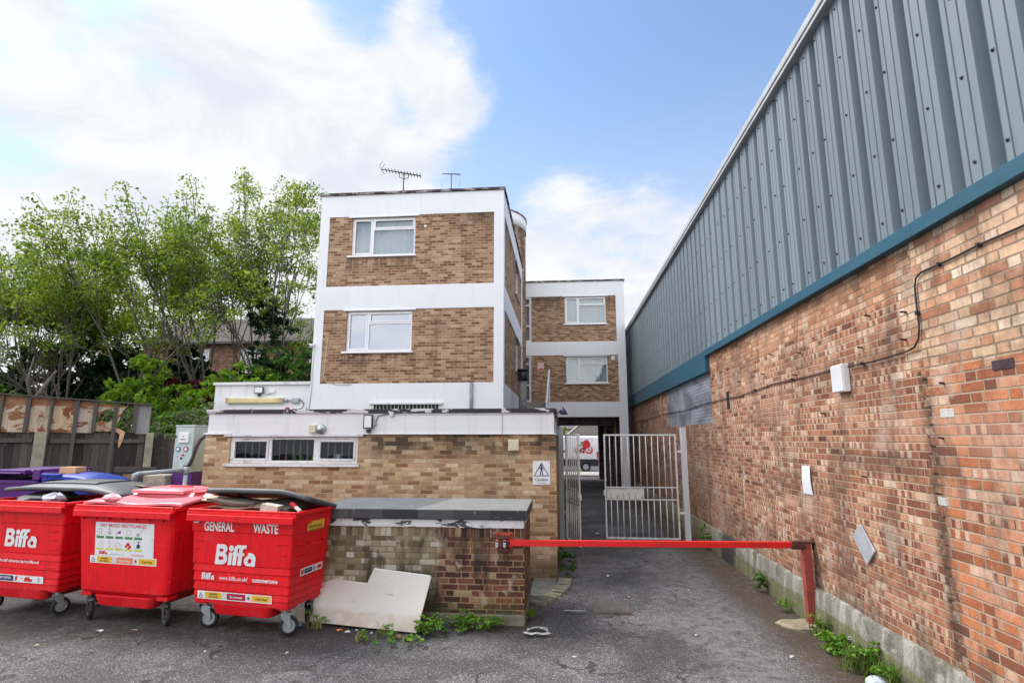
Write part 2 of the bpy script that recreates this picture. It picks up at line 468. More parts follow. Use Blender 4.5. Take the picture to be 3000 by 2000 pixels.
def wall_extra(out, e):
    t, P = e['t'], e['P']; Y, Z = P[1], P[2]
    wn = t.noise(e['pos'], 2.5, 4)
    wj = t.m('MULTIPLY', t.m('SUBTRACT', wn, .5), .12)
    near = t.sm(Y, 5.4, 5.395)
    up = t.sm(Z, 2.885, 2.895)
    cream = t.mix(e['isb'], (.34, .28, .2), t.ramp(e['rc'][0], [(0, (.34, .16, .09)), (.2, (.5, .27, .17)), (.4, (.58, .4, .26)), (.7, (.66, .53, .37)), (1, (.74, .67, .54))]))
    cream = t.mix(1, cream, t.ramp(e['fine'], [(.3, (.72, .7, .68)), (.7, (1.15, 1.15, 1.15))]), 'MULTIPLY')
    top = t.sm(t.m('ADD', Z, t.m('MULTIPLY', wj, 2.5)), 3.60, 3.66)
    toppale = t.mix(e['isb'], (.27, .2, .13), t.ramp(e['rc'][0], [(0, (.3, .14, .07)), (.5, (.5, .28, .16)), (1, (.6, .44, .29))]))
    out = t.mix(t.m('MULTIPLY', top, .85), out, toppale)
    orange = out
    out = t.mix(near, out, t.mix(up, orange, cream))
    # horizontal zones of paler headers and dark bands
    zn = t.noise(t.vmul(e['pos'], (1, .22, 1)), 1.5, 5, .6)
    out = t.mix(t.m('MULTIPLY', t.sm(zn, .49, .6), .4), out, (.11, .066, .046))
    pz = t.noise(t.vmul(e['pos'], (1, .3, 1)), .9, 4, .55)
    out = t.mix(t.m('MULTIPLY', t.sm(pz, .48, .58), .36), out, (.5, .34, .25))
    drk = t.m('MULTIPLY', t.m('MULTIPLY', t.sm(t.m('ABSOLUTE', t.m('SUBTRACT', t.m('ADD', Z, t.m('MULTIPLY', wn, .3)), 2.2)), .16, .04), t.sm(Y, 5.1, 5.6)), t.sm(Y, 7.4, 6.4))
    out = t.mix(t.m('MULTIPLY', drk, t.m('MULTIPLY', e['fine'], .95)), out, (.06, .042, .034))
    gs = t.noise(t.vmul(e['pos'], (1, 1.4, .4)), 1.6, 6, .66, .5)
    out = t.mix(1, out, (1.06, .95, .92), 'MULTIPLY')
    out = t.mix(t.m('MULTIPLY', t.sm(gs, .49, .62), .46), out, (.085, .056, .043))
    ef = t.noise(e['pos'], 2.1, 6, .66)
    out = t.mix(t.m('MULTIPLY', t.sm(ef, .55, .66), .42), out, (.52, .42, .34))
    # the grey painted rectangle
    pn = t.m('MULTIPLY', t.m('SUBTRACT', t.noise(e['pos'], 7, 3), .5), .12)
    gy = t.m('MULTIPLY', t.m('MULTIPLY', t.sm(t.m('ADD', Y, pn), 12.17, 12.2), t.sm(t.m('ADD', Y, pn), 17.12, 17.09)), t.sm(t.m('ADD', Z, pn), 2.62, 2.64))
    gc = t.mix(t.sm(t.noise(t.vmul(e['pos'], (1, .4, 1)), 2.6, 5), .35, .65), (.13, .15, .19), (.31, .34, .4))
    gc = t.mix(t.m('MULTIPLY', t.m('SUBTRACT', 1, e['isb']), .5), gc, (.06, .07, .1))
    out = t.mix(t.m('MULTIPLY', gy, .93), out, gc)
    # stained vertical joint between the two builds and the rough ledge above it
    jn = t.m('ABSOLUTE', t.m('SUBTRACT', t.m('ADD', Y, wj), 5.17))
    js = t.m('MULTIPLY', t.sm(jn, .16, .0), t.m('MULTIPLY', t.sm(Z, 2.89, 2.8), t.sm(e['fine'], .3, .55)))
    out = t.mix(t.m('MULTIPLY', js, .8), out, (.05, .037, .028))
    low = t.m('MULTIPLY', t.sm(Z, .8, .42), t.sm(gs, .35, .6))
    return t.mix(t.m('MULTIPLY', low, .5), out, (.12, .1, .07))
PAL_WALL = [(0, (.11, .05, .035)), (.12, (.19, .08, .05)), (.4, (.27, .118, .066)), (.66, (.345, .165, .092)), (.82, (.42, .235, .145)), (.93, (.47, .33, .22)), (1, (.56, .47, .34))]
M['brick_wall'] = brick('weathered_red_flemish_brick', PAL_WALL, (.44, .345, .25), bond='F', bl=.222, bh=.073, seed=5, extra=wall_extra, kiss=.72, kpal=[(0, (.24, .1, .06)), (.35, (.42, .22, .135)), (.6, (.52, .33, .22)), (.85, (.58, .46, .34)), (1, (.66, .58, .46))], bumpk=.9, joint=.0068)
M['brick_near'] = brick('orange_red_flemish_brick', [(0, (.14, .06, .042)), (.2, (.26, .1, .055)), (.45, (.42, .16, .07)), (.7, (.52, .225, .11)), (.88, (.5, .3, .2)), (1, (.58, .46, .35))], (.4, .325, .24), bond='F', bl=.25, bh=.083, seed=15, extra=wall_extra, kiss=.4, kpal=[(0, (.3, .12, .07)), (.5, (.5, .26, .16)), (1, (.6, .46, .34))], bumpk=1., joint=.0078)

M['upvc'] = surf('white_upvc', (.8, .81, .84), .05, 3, .35, bump=.02, dirt=(.5, .5, .47), damt=.25)
M['upvc_dirty'] = surf('grubby_white_frame', (.7, .71, .72), .1, 3, .5, bump=.08, dirt=(.22, .21, .18), damt=.6, dscale=6)
M['glass'] = glassmat('window_glass', refl=.1)
M['glass_blue'] = glassmat('reflecting_glass', (.5, .6, .75), refl=.35)
M['glass_dark'] = glassmat('kitchen_glass', (.75, .78, .8), refl=.012, fk=.22)
M['curtain'] = surf('net_curtain', (.62, .66, .68), .18, 7, .9, bump=.3, bscale=8, stretch=(3, 1, .15))
M['blind'] = surf('pale_blind', (.5, .55, .68), .06, 2, .8, bump=.02)
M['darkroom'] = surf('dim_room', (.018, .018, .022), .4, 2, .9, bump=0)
M['concrete'] = surf('concrete', (.3, .285, .25), .3, 3, .9, bump=.5, bscale=40, dirt=(.09, .085, .06), damt=.6, dscale=2.5)
M['grey_steel'] = surf('painted_grey_steel', (.42, .43, .45), .15, 4, .5, bump=.1, dirt=(.2, .12, .08), damt=.5, dscale=5)
M['galv'] = surf('galvanised_steel', (.46, .5, .51), .18, 6, .38, metal=.75, bump=.05, dirt=(.2, .19, .17), damt=.3)
M['galv_paint'] = surf('grey_rail_paint', (.36, .41, .42), .15, 5, .5, bump=.08, dirt=(.2, .17, .14), damt=.3)
M['black'] = surf('black_plastic', (.02, .02, .023), .3, 5, .5, bump=.05)
M['dkgrey'] = surf('dark_grey_metal', (.06, .062, .066), .3, 4, .55, bump=.1)
M['white_p'] = surf('white_plastic', (.78, .78, .78), .06, 3, .4, bump=.03, dirt=(.5, .48, .42), damt=.2)
M['cream_p'] = surf('aged_cream_plastic', (.62, .57, .42), .1, 3, .5, bump=.05, dirt=(.35, .3, .18), damt=.4)
M['lens'] = surf('lamp_lens', (.72, .73, .74), .05, 3, .2, bump=0)
M['redpaint'] = surf('barrier_red_paint', (.72, .012, .012), .1, 3, .42, bump=.05, dirt=(.35, .02, .015), damt=.5, dscale=4)
M['redold'] = surf('faded_red_oxide', (.31, .055, .04), .3, 4, .7, bump=.25, dirt=(.1, .03, .02), damt=.7, dscale=6)
M['rust'] = surf('rusty_steel', (.09, .03, .025), .4, 8, .85, bump=.4, dirt=(.03, .015, .015), damt=.6, dscale=9)
M['orangeplate'] = surf('orange_red_plate', (.42, .06, .03), .25, 6, .65, bump=.15, dirt=(.12, .02, .02), damt=.6, dscale=8)
M['paper'] = surf('white_paper', (.75, .76, .78), .05, 3, .7, bump=.03)
M['navy'] = surf('navy_ink', (.025, .025, .12), .05, 3, .6, bump=0)
M['ink'] = surf('black_ink', (.02, .02, .02), .05, 3, .6, bump=0)
M['redink'] = surf('red_ink', (.6, .02, .03), .1, 3, .6, bump=0)
M['crimson'] = surf('crimson_label', (.4, .012, .05), .1, 3, .5, bump=0)
M['salmon'] = surf('faded_red_label', (.75, .22, .13), .1, 3, .5, bump=0)
M['yellow'] = surf('yellow_label', (.75, .45, .03), .08, 3, .5, bump=0)
M['green_l'] = surf('green_label', (.06, .24, .11), .08, 3, .5, bump=0)
M['lime_l'] = surf('lime_label', (.55, .62, .12), .08, 3, .5, bump=0)
M['greyink'] = surf('grey_ink', (.35, .36, .38), .1, 3, .6, bump=0)
M['purpleink'] = surf('purple_ink', (.25, .06, .3), .1, 3, .6, bump=0)
M['sticker'] = surf('white_vinyl', (.76, .76, .78), .07, 4, .4, bump=.03, dirt=(.45, .43, .42), damt=.3, dscale=9)

# ------------------------------------------------------------------ ground
def asphalt():
    m, t, b = mat_begin('worn_asphalt')
    pos = worldpos(t); P = t.sep(pos)
    agg = t.new('ShaderNodeTexVoronoi', feature='F1'); agg.inputs['Scale'].default_value = 95; t.l.new(pos, agg.inputs['Vector'])
    ar = t.white(agg.outputs['Position'])[0]
    fine = t.noise(pos, 70, 5, .7); med = t.noise(pos, 7, 6, .7); big = t.noise(pos, .75, 6, .62, .6)
    c = t.ramp(ar, [(0, (.012, .012, .013)), (.45, (.04, .039, .04)), (.8, (.085, .083, .083)), (.94, (.16, .155, .15)), (1, (.3, .29, .27))])
    c = t.mix(t.sm(fine, .35, .7), t.mix(.55, c, (.015, .015, .017)), t.mix(.35, c, (.11, .108, .108)))
    wear = t.sm(t.m('ADD', t.m('MULTIPLY', big, .7), t.m('MULTIPLY', med, .3)), .42, .62)
    c = t.mix(1, c, t.mix(wear, (1.6, 1.56, 1.54), (3.1, 3.06, 3.06)), 'MULTIPLY')
    # old reinstatement patches and hairline cracks
    ck = t.new('ShaderNodeTexVoronoi', feature='DISTANCE_TO_EDGE'); ck.inputs['Scale'].default_value = .62
    wv = t.new('ShaderNodeVectorMath', operation='ADD'); t.l.new(pos, wv.inputs[0]); nv = t.new('ShaderNodeTexNoise'); nv.inputs['Scale'].default_value = 3; t.l.new(pos, nv.inputs['Vector']); sc_ = t.new('ShaderNodeVectorMath', operation='SCALE'); sc_.inputs['Scale'].default_value = .45; t.l.new(nv.outputs['Color'], sc_.inputs[0]); t.l.new(sc_.outputs[0], wv.inputs[1]); t.l.new(wv.outputs[0], ck.inputs['Vector'])
    c = t.mix(t.m('MULTIPLY', t.m('MULTIPLY', t.sm(ck.outputs['Distance'], .012, .004), t.sm(big, .42, .56)), .75), c, (.014, .013, .012))
    pt_ = t.m('MULTIPLY', t.m('MULTIPLY', t.sm(P[0], .55, .57), t.sm(P[0], 1.62, 1.6)), t.m('MULTIPLY', t.sm(P[1], 6.15, 6.17), t.sm(P[1], 7.72, 7.7)))
    c = t.mix(t.m('MULTIPLY', pt_, .28), c, (.03, .03, .032))
    # trodden strip worn pale along the middle of the alley
    wig = t.m('MULTIPLY', t.m('SUBTRACT', big, .5), 1.5)
    strip = t.m('MULTIPLY', t.sm(t.m('ABSOLUTE', t.m('SUBTRACT', t.m('ADD', P[0], wig), 1.85)), .75, .1), t.sm(P[1], 13, 9))
    c = t.mix(t.m('MULTIPLY', strip, t.m('MULTIPLY', t.sm(med, .35, .6), .55)), c, (.24, .236, .238))
    # brown moss and silt against the foot of the long wall
    mo = t.m('MULTIPLY', t.sm(t.m('ADD', P[0], t.m('MULTIPLY', wig, .4)), 2.2, 2.75), t.sm(med, .3, .52))
    c = t.mix(t.m('MULTIPLY', mo, .85), c, t.mix(fine, (.035, .022, .011), (.1, .062, .032)))
    # oily, littered ground round the bins, darkened further as their painted contact shadow
    oil_shade = t.m('MULTIPLY', t.sm(P[0], -1.6, -3.2), t.sm(med, .3, .6))
    oil_shade = t.m('MULTIPLY', oil_shade, t.m('MULTIPLY', t.sm(P[1], 6.0, 6.7), t.sm(P[1], 14, 12)))
    c = t.mix(t.m('MULTIPLY', oil_shade, .75), c, (.03, .023, .019))
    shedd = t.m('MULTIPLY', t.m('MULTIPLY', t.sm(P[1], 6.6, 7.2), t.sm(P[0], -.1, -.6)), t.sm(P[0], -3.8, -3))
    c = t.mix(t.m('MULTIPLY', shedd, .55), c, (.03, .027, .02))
    chip = t.noise(pos, 26, 2, .4)
    c = t.mix(t.m('MULTIPLY', t.sm(chip, .73, .76), .8), c, (.4, .38, .35))
    t.put(b.inputs['Base Color'], c)
    t.put(b.inputs['Roughness'], t.m('ADD', .72, t.m('MULTIPLY', fine, .25)))
    b.inputs['Specular IOR Level'].default_value = .35
    h = t.m('ADD', t.m('MULTIPLY', ar, .5), t.m('ADD', t.m('MULTIPLY', fine, .6), t.m('MULTIPLY', med, 1.5)))
    t.put(b.inputs['Normal'], t.bump(h, .7, .012))
    return m
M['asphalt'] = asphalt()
g = MB()
xs = [-300, -60, -20] + [x * .5 for x in range(-24, 10)] + [20, 60, 300]
ys = [-60, -10] + [y * .5 for y in range(6, 40)] + [30, 60, 300]
vsg, fsg = [], []
for y in ys:
    for x in xs:
        vsg.append((x, y, (.012 * math.sin(x * 1.7 + y * .6) + .01 * math.sin(y * 2.3 - x) - .012) if (-11 < x < 4 and 4 < y < 19) else -.012))
W_ = len(xs)
for j in range(len(ys) - 1):
    for i in range(W_ - 1):
        fsg.append((j * W_ + i, j * W_ + i + 1, (j + 1) * W_ + i + 1, (j + 1) * W_ + i))
g.add(vsg, fsg, 0, True)
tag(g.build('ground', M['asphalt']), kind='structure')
# ------------------------------------------------------------------ windows
def window(parent, fn, u0, u1, z0, z1, style='three', inset=.045, sill=True, head=True, curtain='curtain', glass='glass', frame='upvc', label=None, fold=True):
    f = MB(); D0, D1 = inset, inset + .06
    fw = .085 if style == 'tall' else .05
    def bar(a, b, c, d, e0=D0, e1=D1): f.fbox(fn, a, b, c, d, e0, e1)
    panes = []
    def sash(a, b, c, d):
        s = .036
        bar(a, b, c, c + s, D0 - .012, D1 - .01); bar(a, b, d - s, d, D0 - .012, D1 - .01)
        bar(a, a + s, c + s, d - s, D0 - .012, D1 - .01); bar(b - s, b, c + s, d - s, D0 - .012, D1 - .01)
        panes.append((a + s - .004, b - s + .004, c + s - .004, d - s + .004))
    bar(u0, u1, z0, z0 + fw); bar(u0, u1, z1 - fw, z1); bar(u0, u0 + fw, z0 + fw, z1 - fw); bar(u1 - fw, u1, z0 + fw, z1 - fw)
    i0, i1, j0, j1 = u0 + fw, u1 - fw, z0 + fw, z1 - fw
    if style == 'three':
        um = u0 + (u1 - u0) * .325; zm = z0 + (z1 - z0) * .70
        bar(um - .03, um + .03, j0, j1); bar(um + .03, i1, zm - .025, zm + .025)
        sash(i0, um - .03, j0, j1); sash(um + .03, i1, zm + .025, j1); panes.append((um + .025, i1 + .005, j0 - .005, zm - .02))
        bar(um + .35, i1 - .45, z1 - .045, z1 - .02, D0 - .02, D0 - .002)
    elif style == 'triple':
        a = u0 + (u1 - u0) * .315; b = u0 + (u1 - u0) * .675
        bar(a - .03, a + .03, j0, j1); bar(b - .045, b + .045, j0, j1)
        sash(i0, a - .03, j0, j1); panes.append((a + .025, b - .04, j0 - .005, j1 + .005)); sash(b + .045, i1, j0, j1)
        bar(u0 + .22, u0 + .5, z1 - .045, z1 - .02, D0 - .02, D0 - .002); bar(u1 - .5, u1 - .2, z1 - .045, z1 - .02, D0 - .02, D0 - .002)
    elif style == 'tall':
        h = z1 - z0; k1, k2 = z0 + h * .36, z0 + h * .82
        for k in (k1, k2): bar(i0, i1, k - .03, k + .03)
        panes += [(i0 - .005, i1 + .005, j0 - .005, k1 - .025), (i0 - .005, i1 + .005, k1 + .025, k2 - .025), (i0 - .005, i1 + .005, k2 + .025, j1 + .005)]
    else:
        panes.append((i0 - .005, i1 + .005, j0 - .005, j1 + .005))
    w = f.build('window', M[frame], parent, bev=.004, label=label)
    for p in panes:
        q = MB(); q.fbox(fn, *p, inset + .03, inset + .036); q.build('pane', M[glass], w)
    if sill:
        q = MB(); q.fbox(fn, u0 - .09, u1 + .05, z0 - .055, z0 - .004, -.07, D1); q.build('sill', M['upvc_dirty' if frame != 'upvc' else frame], w, bev=.004)
    if head:
        q = MB(); q.fbox(fn, u0 - .1, u1 + .1, z1 + .004, z1 + .04, -.05, D1); q.build('head_trim', M['upvc_dirty' if frame != 'upvc' else frame], w, bev=.004)
    if curtain:
        q = MB(); n = 60; dd = inset + .16
        vs_, fs_ = [], []
        for i in range(n + 1):
            u = u0 - .03 + (u1 - u0 + .06) * i / n
            wv = (.03 * math.sin(u * 38 + math.sin(u * 9) * 2) if fold else 0)
            vs_ += [fn(u, z0 - .05, dd + wv), fn(u, z1 + .05, dd + wv * .6)]
        for i in range(n): fs_.append((2 * i, 2 * i + 2, 2 * i + 3, 2 * i + 1))
        q.add(vs_, fs_, 0, True); q.build('curtain', M[curtain], w, norm=False)
    return w

# ------------------------------------------------------------------ the flats block in front
X0, X1, Y0, Y1, ZT, ZB = -6.75, -1.5, 14.4, 21.7, 9.14, 2.5
bl = thing('apartment_block', 'tall white rendered flats block with tan brick panels and aerials on its roof', 'building', (0, 0, 0))
fF, fR = front(Y0), faceX(X1, -1)
P1 = (-6.48, -1.77, 6.46, 8.5); P2 = (-6.49, -1.765, 3.76, 5.79)
S1 = (14.72, 21.4, 6.46, 8.5); S2 = (14.72, 21.4, 3.76, 5.79)
w = MB()
w.wallgrid(fF, X0, X1, ZB, ZT, [P1, P2], .03, edges=False)
w.wallgrid(fR, Y0, Y1, ZB, ZT, [S1, S2], .03, edges=False)
w.quad((X0, Y0, ZB), (X0, Y1, ZB), (X0, Y1, ZT), (X0, Y0, ZT)); w.quad((X0, Y1, ZB), (X1, Y1, ZB), (X1, Y1, ZT), (X0, Y1, ZT))
w.build('rendered_wall', M['render'], bl)
WIN1 = (-5.81, -3.99, 7.34, 8.455); WIN2 = (-5.83, -4.0, 4.63, 5.75)
for pnl, wn, cur, gl, fo in ((P1, WIN1, 'curtain', 'glass', True), (P2, WIN2, 'blind', 'glass_blue', False)):
    q = MB(); q.wallgrid(front(Y0 + .022), *pnl, [wn], .12, edges=False); q.build('brick_panel', M['brick_main'], bl)
    window(bl, front(Y0 + .022), *wn, curtain=cur, glass=gl, fold=fo)
for pnl in (S1, S2):
    z0 = pnl[2]
    h1, h2 = (16.55, 16.95, z0 + .02, pnl[3] - .04), (18.6, 20.0, z0 + .85, pnl[3] - .04)
    q = MB(); q.wallgrid(faceX(X1 - .022, -1), *pnl, [h1, h2], .12, edges=False); q.build('brick_panel', M['brick_main'], bl)
    window(bl, faceX(X1 - .022, -1), *h1, style='tall', head=False, sill=False)
    window(bl, faceX(X1 - .022, -1), *h2, style='one')
q = MB(); q.box(X0 - .05, X1 + .05, Y0 - .05, Y1 + .05, ZT + .003, ZT + .075); q.build('roof_edge', M['flash'], bl, bev=.01)
q = MB(); q.box(X0 + .1, X1 - .1, Y0 + .1, Y1 - .1, ZT + .076, ZT + .1); q.build('roof', M['dkgrey'], bl)
# low louvred window just above the annex roof
q = MB(); q.fbox(fF, -5.06, -3.1, 3.19, 3.24, -.08, -.002); q.build('vent_canopy', M['upvc_dirty'], bl, bev=.004)
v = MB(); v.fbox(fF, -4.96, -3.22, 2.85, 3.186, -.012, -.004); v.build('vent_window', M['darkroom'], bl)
vb = MB()
for k in range(17): vb.fbox(fF, -4.9 + k * .1, -4.88 + k * .1, 2.86, 3.18, -.03, -.0135)
vb.build('vent_bars', M['grey_steel'], bl)
q = MB(); q.tube([(-2.34, 14.36, 2.75), (-2.34, 14.36, 3.76)], .045, 10); q.build('vent_pipe', surf('flaking_grey_pipe', (.3, .3, .3), .3, 6, .7, dirt=(.04, .04, .045), damt=.8, dscale=9), bl)
# ------------------------------------------------------------------ round stair tower behind it
tw = thing('stair_tower', 'round brick stair tower with a white drum top rising behind the flats block', 'tower', (0, 0, 0))
q = MB(); cx, cy, rr = -3.2, 23.2, 1.75
ring = lambda r, z: [(cx + r * math.cos(2 * math.pi * k / 40), cy + r * math.sin(2 * math.pi * k / 40), z) for k in range(40)]
q.loft([ring(rr, 2.5), ring(rr, 11.2)], smooth=True); q.build('brick_shaft', M['brick_main'], tw)
q = MB(); q.loft([ring(rr + .03, 11.203), ring(rr + .03, 11.75)], smooth=True); q.build('drum', M['render'], tw)
q = MB(); q.loft([ring(rr + .06, 11.753), ring(rr + .06, 11.8)]); q.build('cap', M['flash'], tw)
# ------------------------------------------------------------------ rear block with the archway
rb = thing('passage_block', 'white rendered two storey brick block bridging over the alley behind the gates', 'building', (0, 0, 0))
XR0, XR1, YR0, YR1, ZR, ZS = -5.5, 2.84, 24.1, 34.0, 9.22, 3.22
fB = front(YR0)
Q1 = (-1.26, 2.47, 6.5, 8.56); Q2 = (-1.28, 2.5, 3.86, 5.9)
TW1 = (-1.75, -1.27, 6.5, 8.55); TW2 = (-1.75, -1.29, 3.86, 5.9)
PASS = (-.75, 2.47)
w = MB()
w.wallgrid(fB, XR0, XR1, ZS, ZR, [Q1, Q2, (TW1[0], TW1[1] - .0, *TW1[2:]), (TW2[0], TW2[1], *TW2[2:])], .04, edges=False)
w.wallgrid(fB, XR0, PASS[0], 0, ZS, [], .04, edges=False); w.wallgrid(fB, PASS[1], XR1, 0, ZS, [], .04, edges=False)
w.quad((XR1, YR0, 0), (XR1, YR1, 0), (XR1, YR1, ZR), (XR1, YR0, ZR)); w.quad((XR0, YR0, 0), (XR0, YR1, 0), (XR0, YR1, ZR), (XR0, YR0, ZR))
w.quad((XR0, YR1, ZS), (XR1, YR1, ZS), (XR1, YR1, ZR), (XR0, YR1, ZR))
w.quad((XR0, YR1, 0), (PASS[0], YR1, 0), (PASS[0], YR1, ZS), (XR0, YR1, ZS))
w.build('rendered_wall', M['render'], rb)
RW1 = (.23, 2.03, 7.3, 8.53); RW2 = (.25, 2.04, 4.68, 5.84)
for pnl, wn in ((Q1, RW1), (Q2, RW2)):
    q = MB(); q.wallgrid(front(YR0 + .024), *pnl, [wn], .12, edges=False); q.build('brick_panel', M['brick_main'], rb)
    window(rb, front(YR0 + .024), *wn, glass='glass')
for tw_ in (TW1, TW2): window(rb, front(YR0), *tw_, style='tall', sill=False, head=False)
q = MB(); q.box(XR0 - .05, XR1 + .05, YR0 - .05, YR1 + .05, ZR + .003, ZR + .07); q.build('roof_edge', M['flash'], rb, bev=.01)
q = MB(); q.box(XR0 + .1, XR1 - .1, YR0 + .1, YR1 - .1, ZR + .072, ZR + .1); q.build('roof', M['dkgrey'], rb)
M['soffit'] = surf('grimy_soffit', (.36, .33, .31), .3, 2, .9, bump=.3, dirt=(.06, .05, .05), damt=.6)
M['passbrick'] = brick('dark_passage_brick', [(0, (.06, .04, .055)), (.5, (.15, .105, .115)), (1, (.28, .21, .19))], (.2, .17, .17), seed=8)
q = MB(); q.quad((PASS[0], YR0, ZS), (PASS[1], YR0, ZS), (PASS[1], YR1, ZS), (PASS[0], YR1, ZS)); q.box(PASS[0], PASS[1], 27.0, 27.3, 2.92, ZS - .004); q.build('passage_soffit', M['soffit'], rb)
q = MB()
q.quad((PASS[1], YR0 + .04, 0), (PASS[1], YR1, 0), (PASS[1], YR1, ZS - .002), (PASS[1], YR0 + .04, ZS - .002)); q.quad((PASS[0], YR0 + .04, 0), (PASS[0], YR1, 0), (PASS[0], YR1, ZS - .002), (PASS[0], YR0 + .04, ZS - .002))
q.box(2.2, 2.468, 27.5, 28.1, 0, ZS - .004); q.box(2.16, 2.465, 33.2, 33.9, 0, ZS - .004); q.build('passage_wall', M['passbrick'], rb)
q = MB(); q.tube([(2.36, 24.9, 0), (2.36, 24.9, ZS - .01)], .05, 10); q.tube([(2.4, 26.4, 0), (2.4, 26.4, ZS - .01)], .055, 10); q.build('drain_pipe', surf('brown_pipe', (.2, .16, .11), .25, 4, .6), rb)
# external stair with white handrail between the blocks
st = thing('external_stair', 'grey external stair with a white handrail between the two brick blocks', 'stairs', (0, 0, 0))
q = MB()
for k in range(8): q.box(-1.42, -.62, 20.2 + k * .28, 20.2 + k * .28 + .3, 2.76, 3.15 + k * .085)
q.build('treads', M['concrete'], st)
q = MB(); q.beam((-.52, 20.0, 3.5), (-.46, 22.4, 5.0), .05, .16); q.beam((-.52, 20.0, 3.0), (-.52, 20.0, 3.55), .05, .05); q.beam((-.46, 22.4, 3.6), (-.46, 22.4, 5.0), .05, .05); q.beam((-.52, 20.0, 3.2), (-.46, 22.4, 4.6), .03, .3); q.build('handrail', M['upvc'], st)
# ------------------------------------------------------------------ annex (single storey) and the wing on its roof
an = thing('flat_roofed_annex', 'single storey buff brick annex with a white painted parapet and barred triple window', 'building', (0, 0, 0))
AX0, AX1, AY0, AY1 = -6.53, -.1, 9.8, 24.08
WA = (-6.05, -3.64, 1.86, 2.335)
q = MB(); q.wallgrid(front(AY0), AX0, AX1, -.05, 2.375, [WA], .13, edges=False)
for X in (AX0, AX1): q.quad((X, AY0, -.05), (X, AY1, -.05), (X, AY1, 2.375), (X, AY0, 2.375))
q.build('brick_wall', M['brick_annex'], an)
q = MB(); q.wallgrid(front(AY0 - .03), AX0 + .05, AX1 - .03, 2.378, 2.75, [], .03, edges=True)
q.quad((AX1 - .03, AY0 - .03, 2.378), (AX1 - .03, AY1, 2.378), (AX1 - .03, AY1, 2.75), (AX1 - .03, AY0 - .03, 2.75)); q.quad((AX0 + .05, AY0 - .03, 2.378), (AX0 + .05, AY1, 2.378), (AX0 + .05, AY1, 2.75), (AX0 + .05, AY0 - .03, 2.75))
q.build('parapet', M['render_dirty'], an)
q = MB(); q.box(AX0 - .01, AX0 + .5, AY0 - .06, AY0 + .1, 2.372, 2.405); q.build('drip_ledge', M['render_dirty'], an, bev=.006); q = MB(); q.box(-3.55, AX1 + .01, AY0 - .05, AY0 + .1, 2.373, 2.392); q.build('drip_ledge', M['render_dirty'], an, bev=.006)
q = MB(); q.box(AX0 + .01, AX1 + .01, AY0 - .065, AY0 + .12, 2.752, 2.825); q.box(AX1 - .14, AX1 + .01, AY0 + .12, AY1, 2.752, 2.825); q.box(AX0 + .01, AX0 + .14, AY0 + .12, AY1, 2.752, 2.825); q.build('parapet_lip', M['peel_lip'], an, bev=.008)
q = MB(); q.box(AX0 + .1, AX1 - .1, AY0 + .1, AY1, 2.7, 2.755); q.build('roof', M['dkgrey'], an)
aw = window(an, front(AY0), *WA, style='triple', inset=.03, curtain=None, glass='glass_dark', frame='upvc_dirty')
q = MB(); q.fbox(front(AY0), WA[0] - .4, WA[1] + .4, WA[2] - .4, WA[3] + .03, 1.2, 1.25); q.fbox(front(AY0), WA[0] - .4, WA[1] + .4, WA[2] - .02, WA[2] - .005, .14, 1.2)
q.fbox(front(AY0), WA[0] - .4, WA[0] - .38, WA[2] - .4, WA[3] + .03, .2, 1.2); q.fbox(front(AY0), WA[1] + .38, WA[1] + .4, WA[2] - .4, WA[3] + .03, .2, 1.2); q.fbox(front(AY0), WA[0] - .4, WA[1] + .4, WA[3] + .031, WA[3] + .036, .14, 1.2)
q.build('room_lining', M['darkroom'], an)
q = MB()
for k in range(17): q.tube([(WA[0] + .2 + k * .132, AY0 + .19, WA[2] - .01), (WA[0] + .2 + k * .132, AY0 + .19, WA[3])], .011, 6)
q.build('security_bars', M['grey_steel'], an)
for i, (x, col, hh) in enumerate(((-5.43, (.12, .5, .22), .19), (-5.09, (.4, .06, .05), .16), (-4.93, (.16, .42, .08), .15), (-4.8, (.16, .42, .08), .15), (-4.67, (.2, .45, .1), .15), (-4.57, (.55, .36, .08), .16))):
    q = MB(); z = WA[2] - .004
    prof = [(.035, 0), (.036, hh * .65), (.03, hh * .78), (.014, hh * .86), (.014, hh)]
    q.loft([[(x + r * math.cos(2 * math.pi * k / 12), AY0 + .26 + r * math.sin(2 * math.pi * k / 12), z + h) for k in range(12)] for r, h in prof], smooth=True)
    names = ['green bottle alone on the left of the barred annex window', 'red bottle at the left end of the row behind the middle annex pane', 'green bottle next to the red one behind the middle annex pane', 'green bottle in the middle of the row behind the middle annex pane', 'green bottle beside the amber one behind the middle annex pane', 'amber bottle at the right end of the row behind the middle annex pane']
    tag(q.build('bottle', surf('bottle_plastic', col, .1, 5, .35)), names[i], 'bottle', 'bottles on the annex window sill')
q = MB(); q.box(-4.17, -4.05, AY0 + .215, AY0 + .275, WA[2] - .004, WA[2] + .16); tag(q.build('carton', M['paper'], bev=.003), 'small white carton standing behind the right annex pane', 'carton')

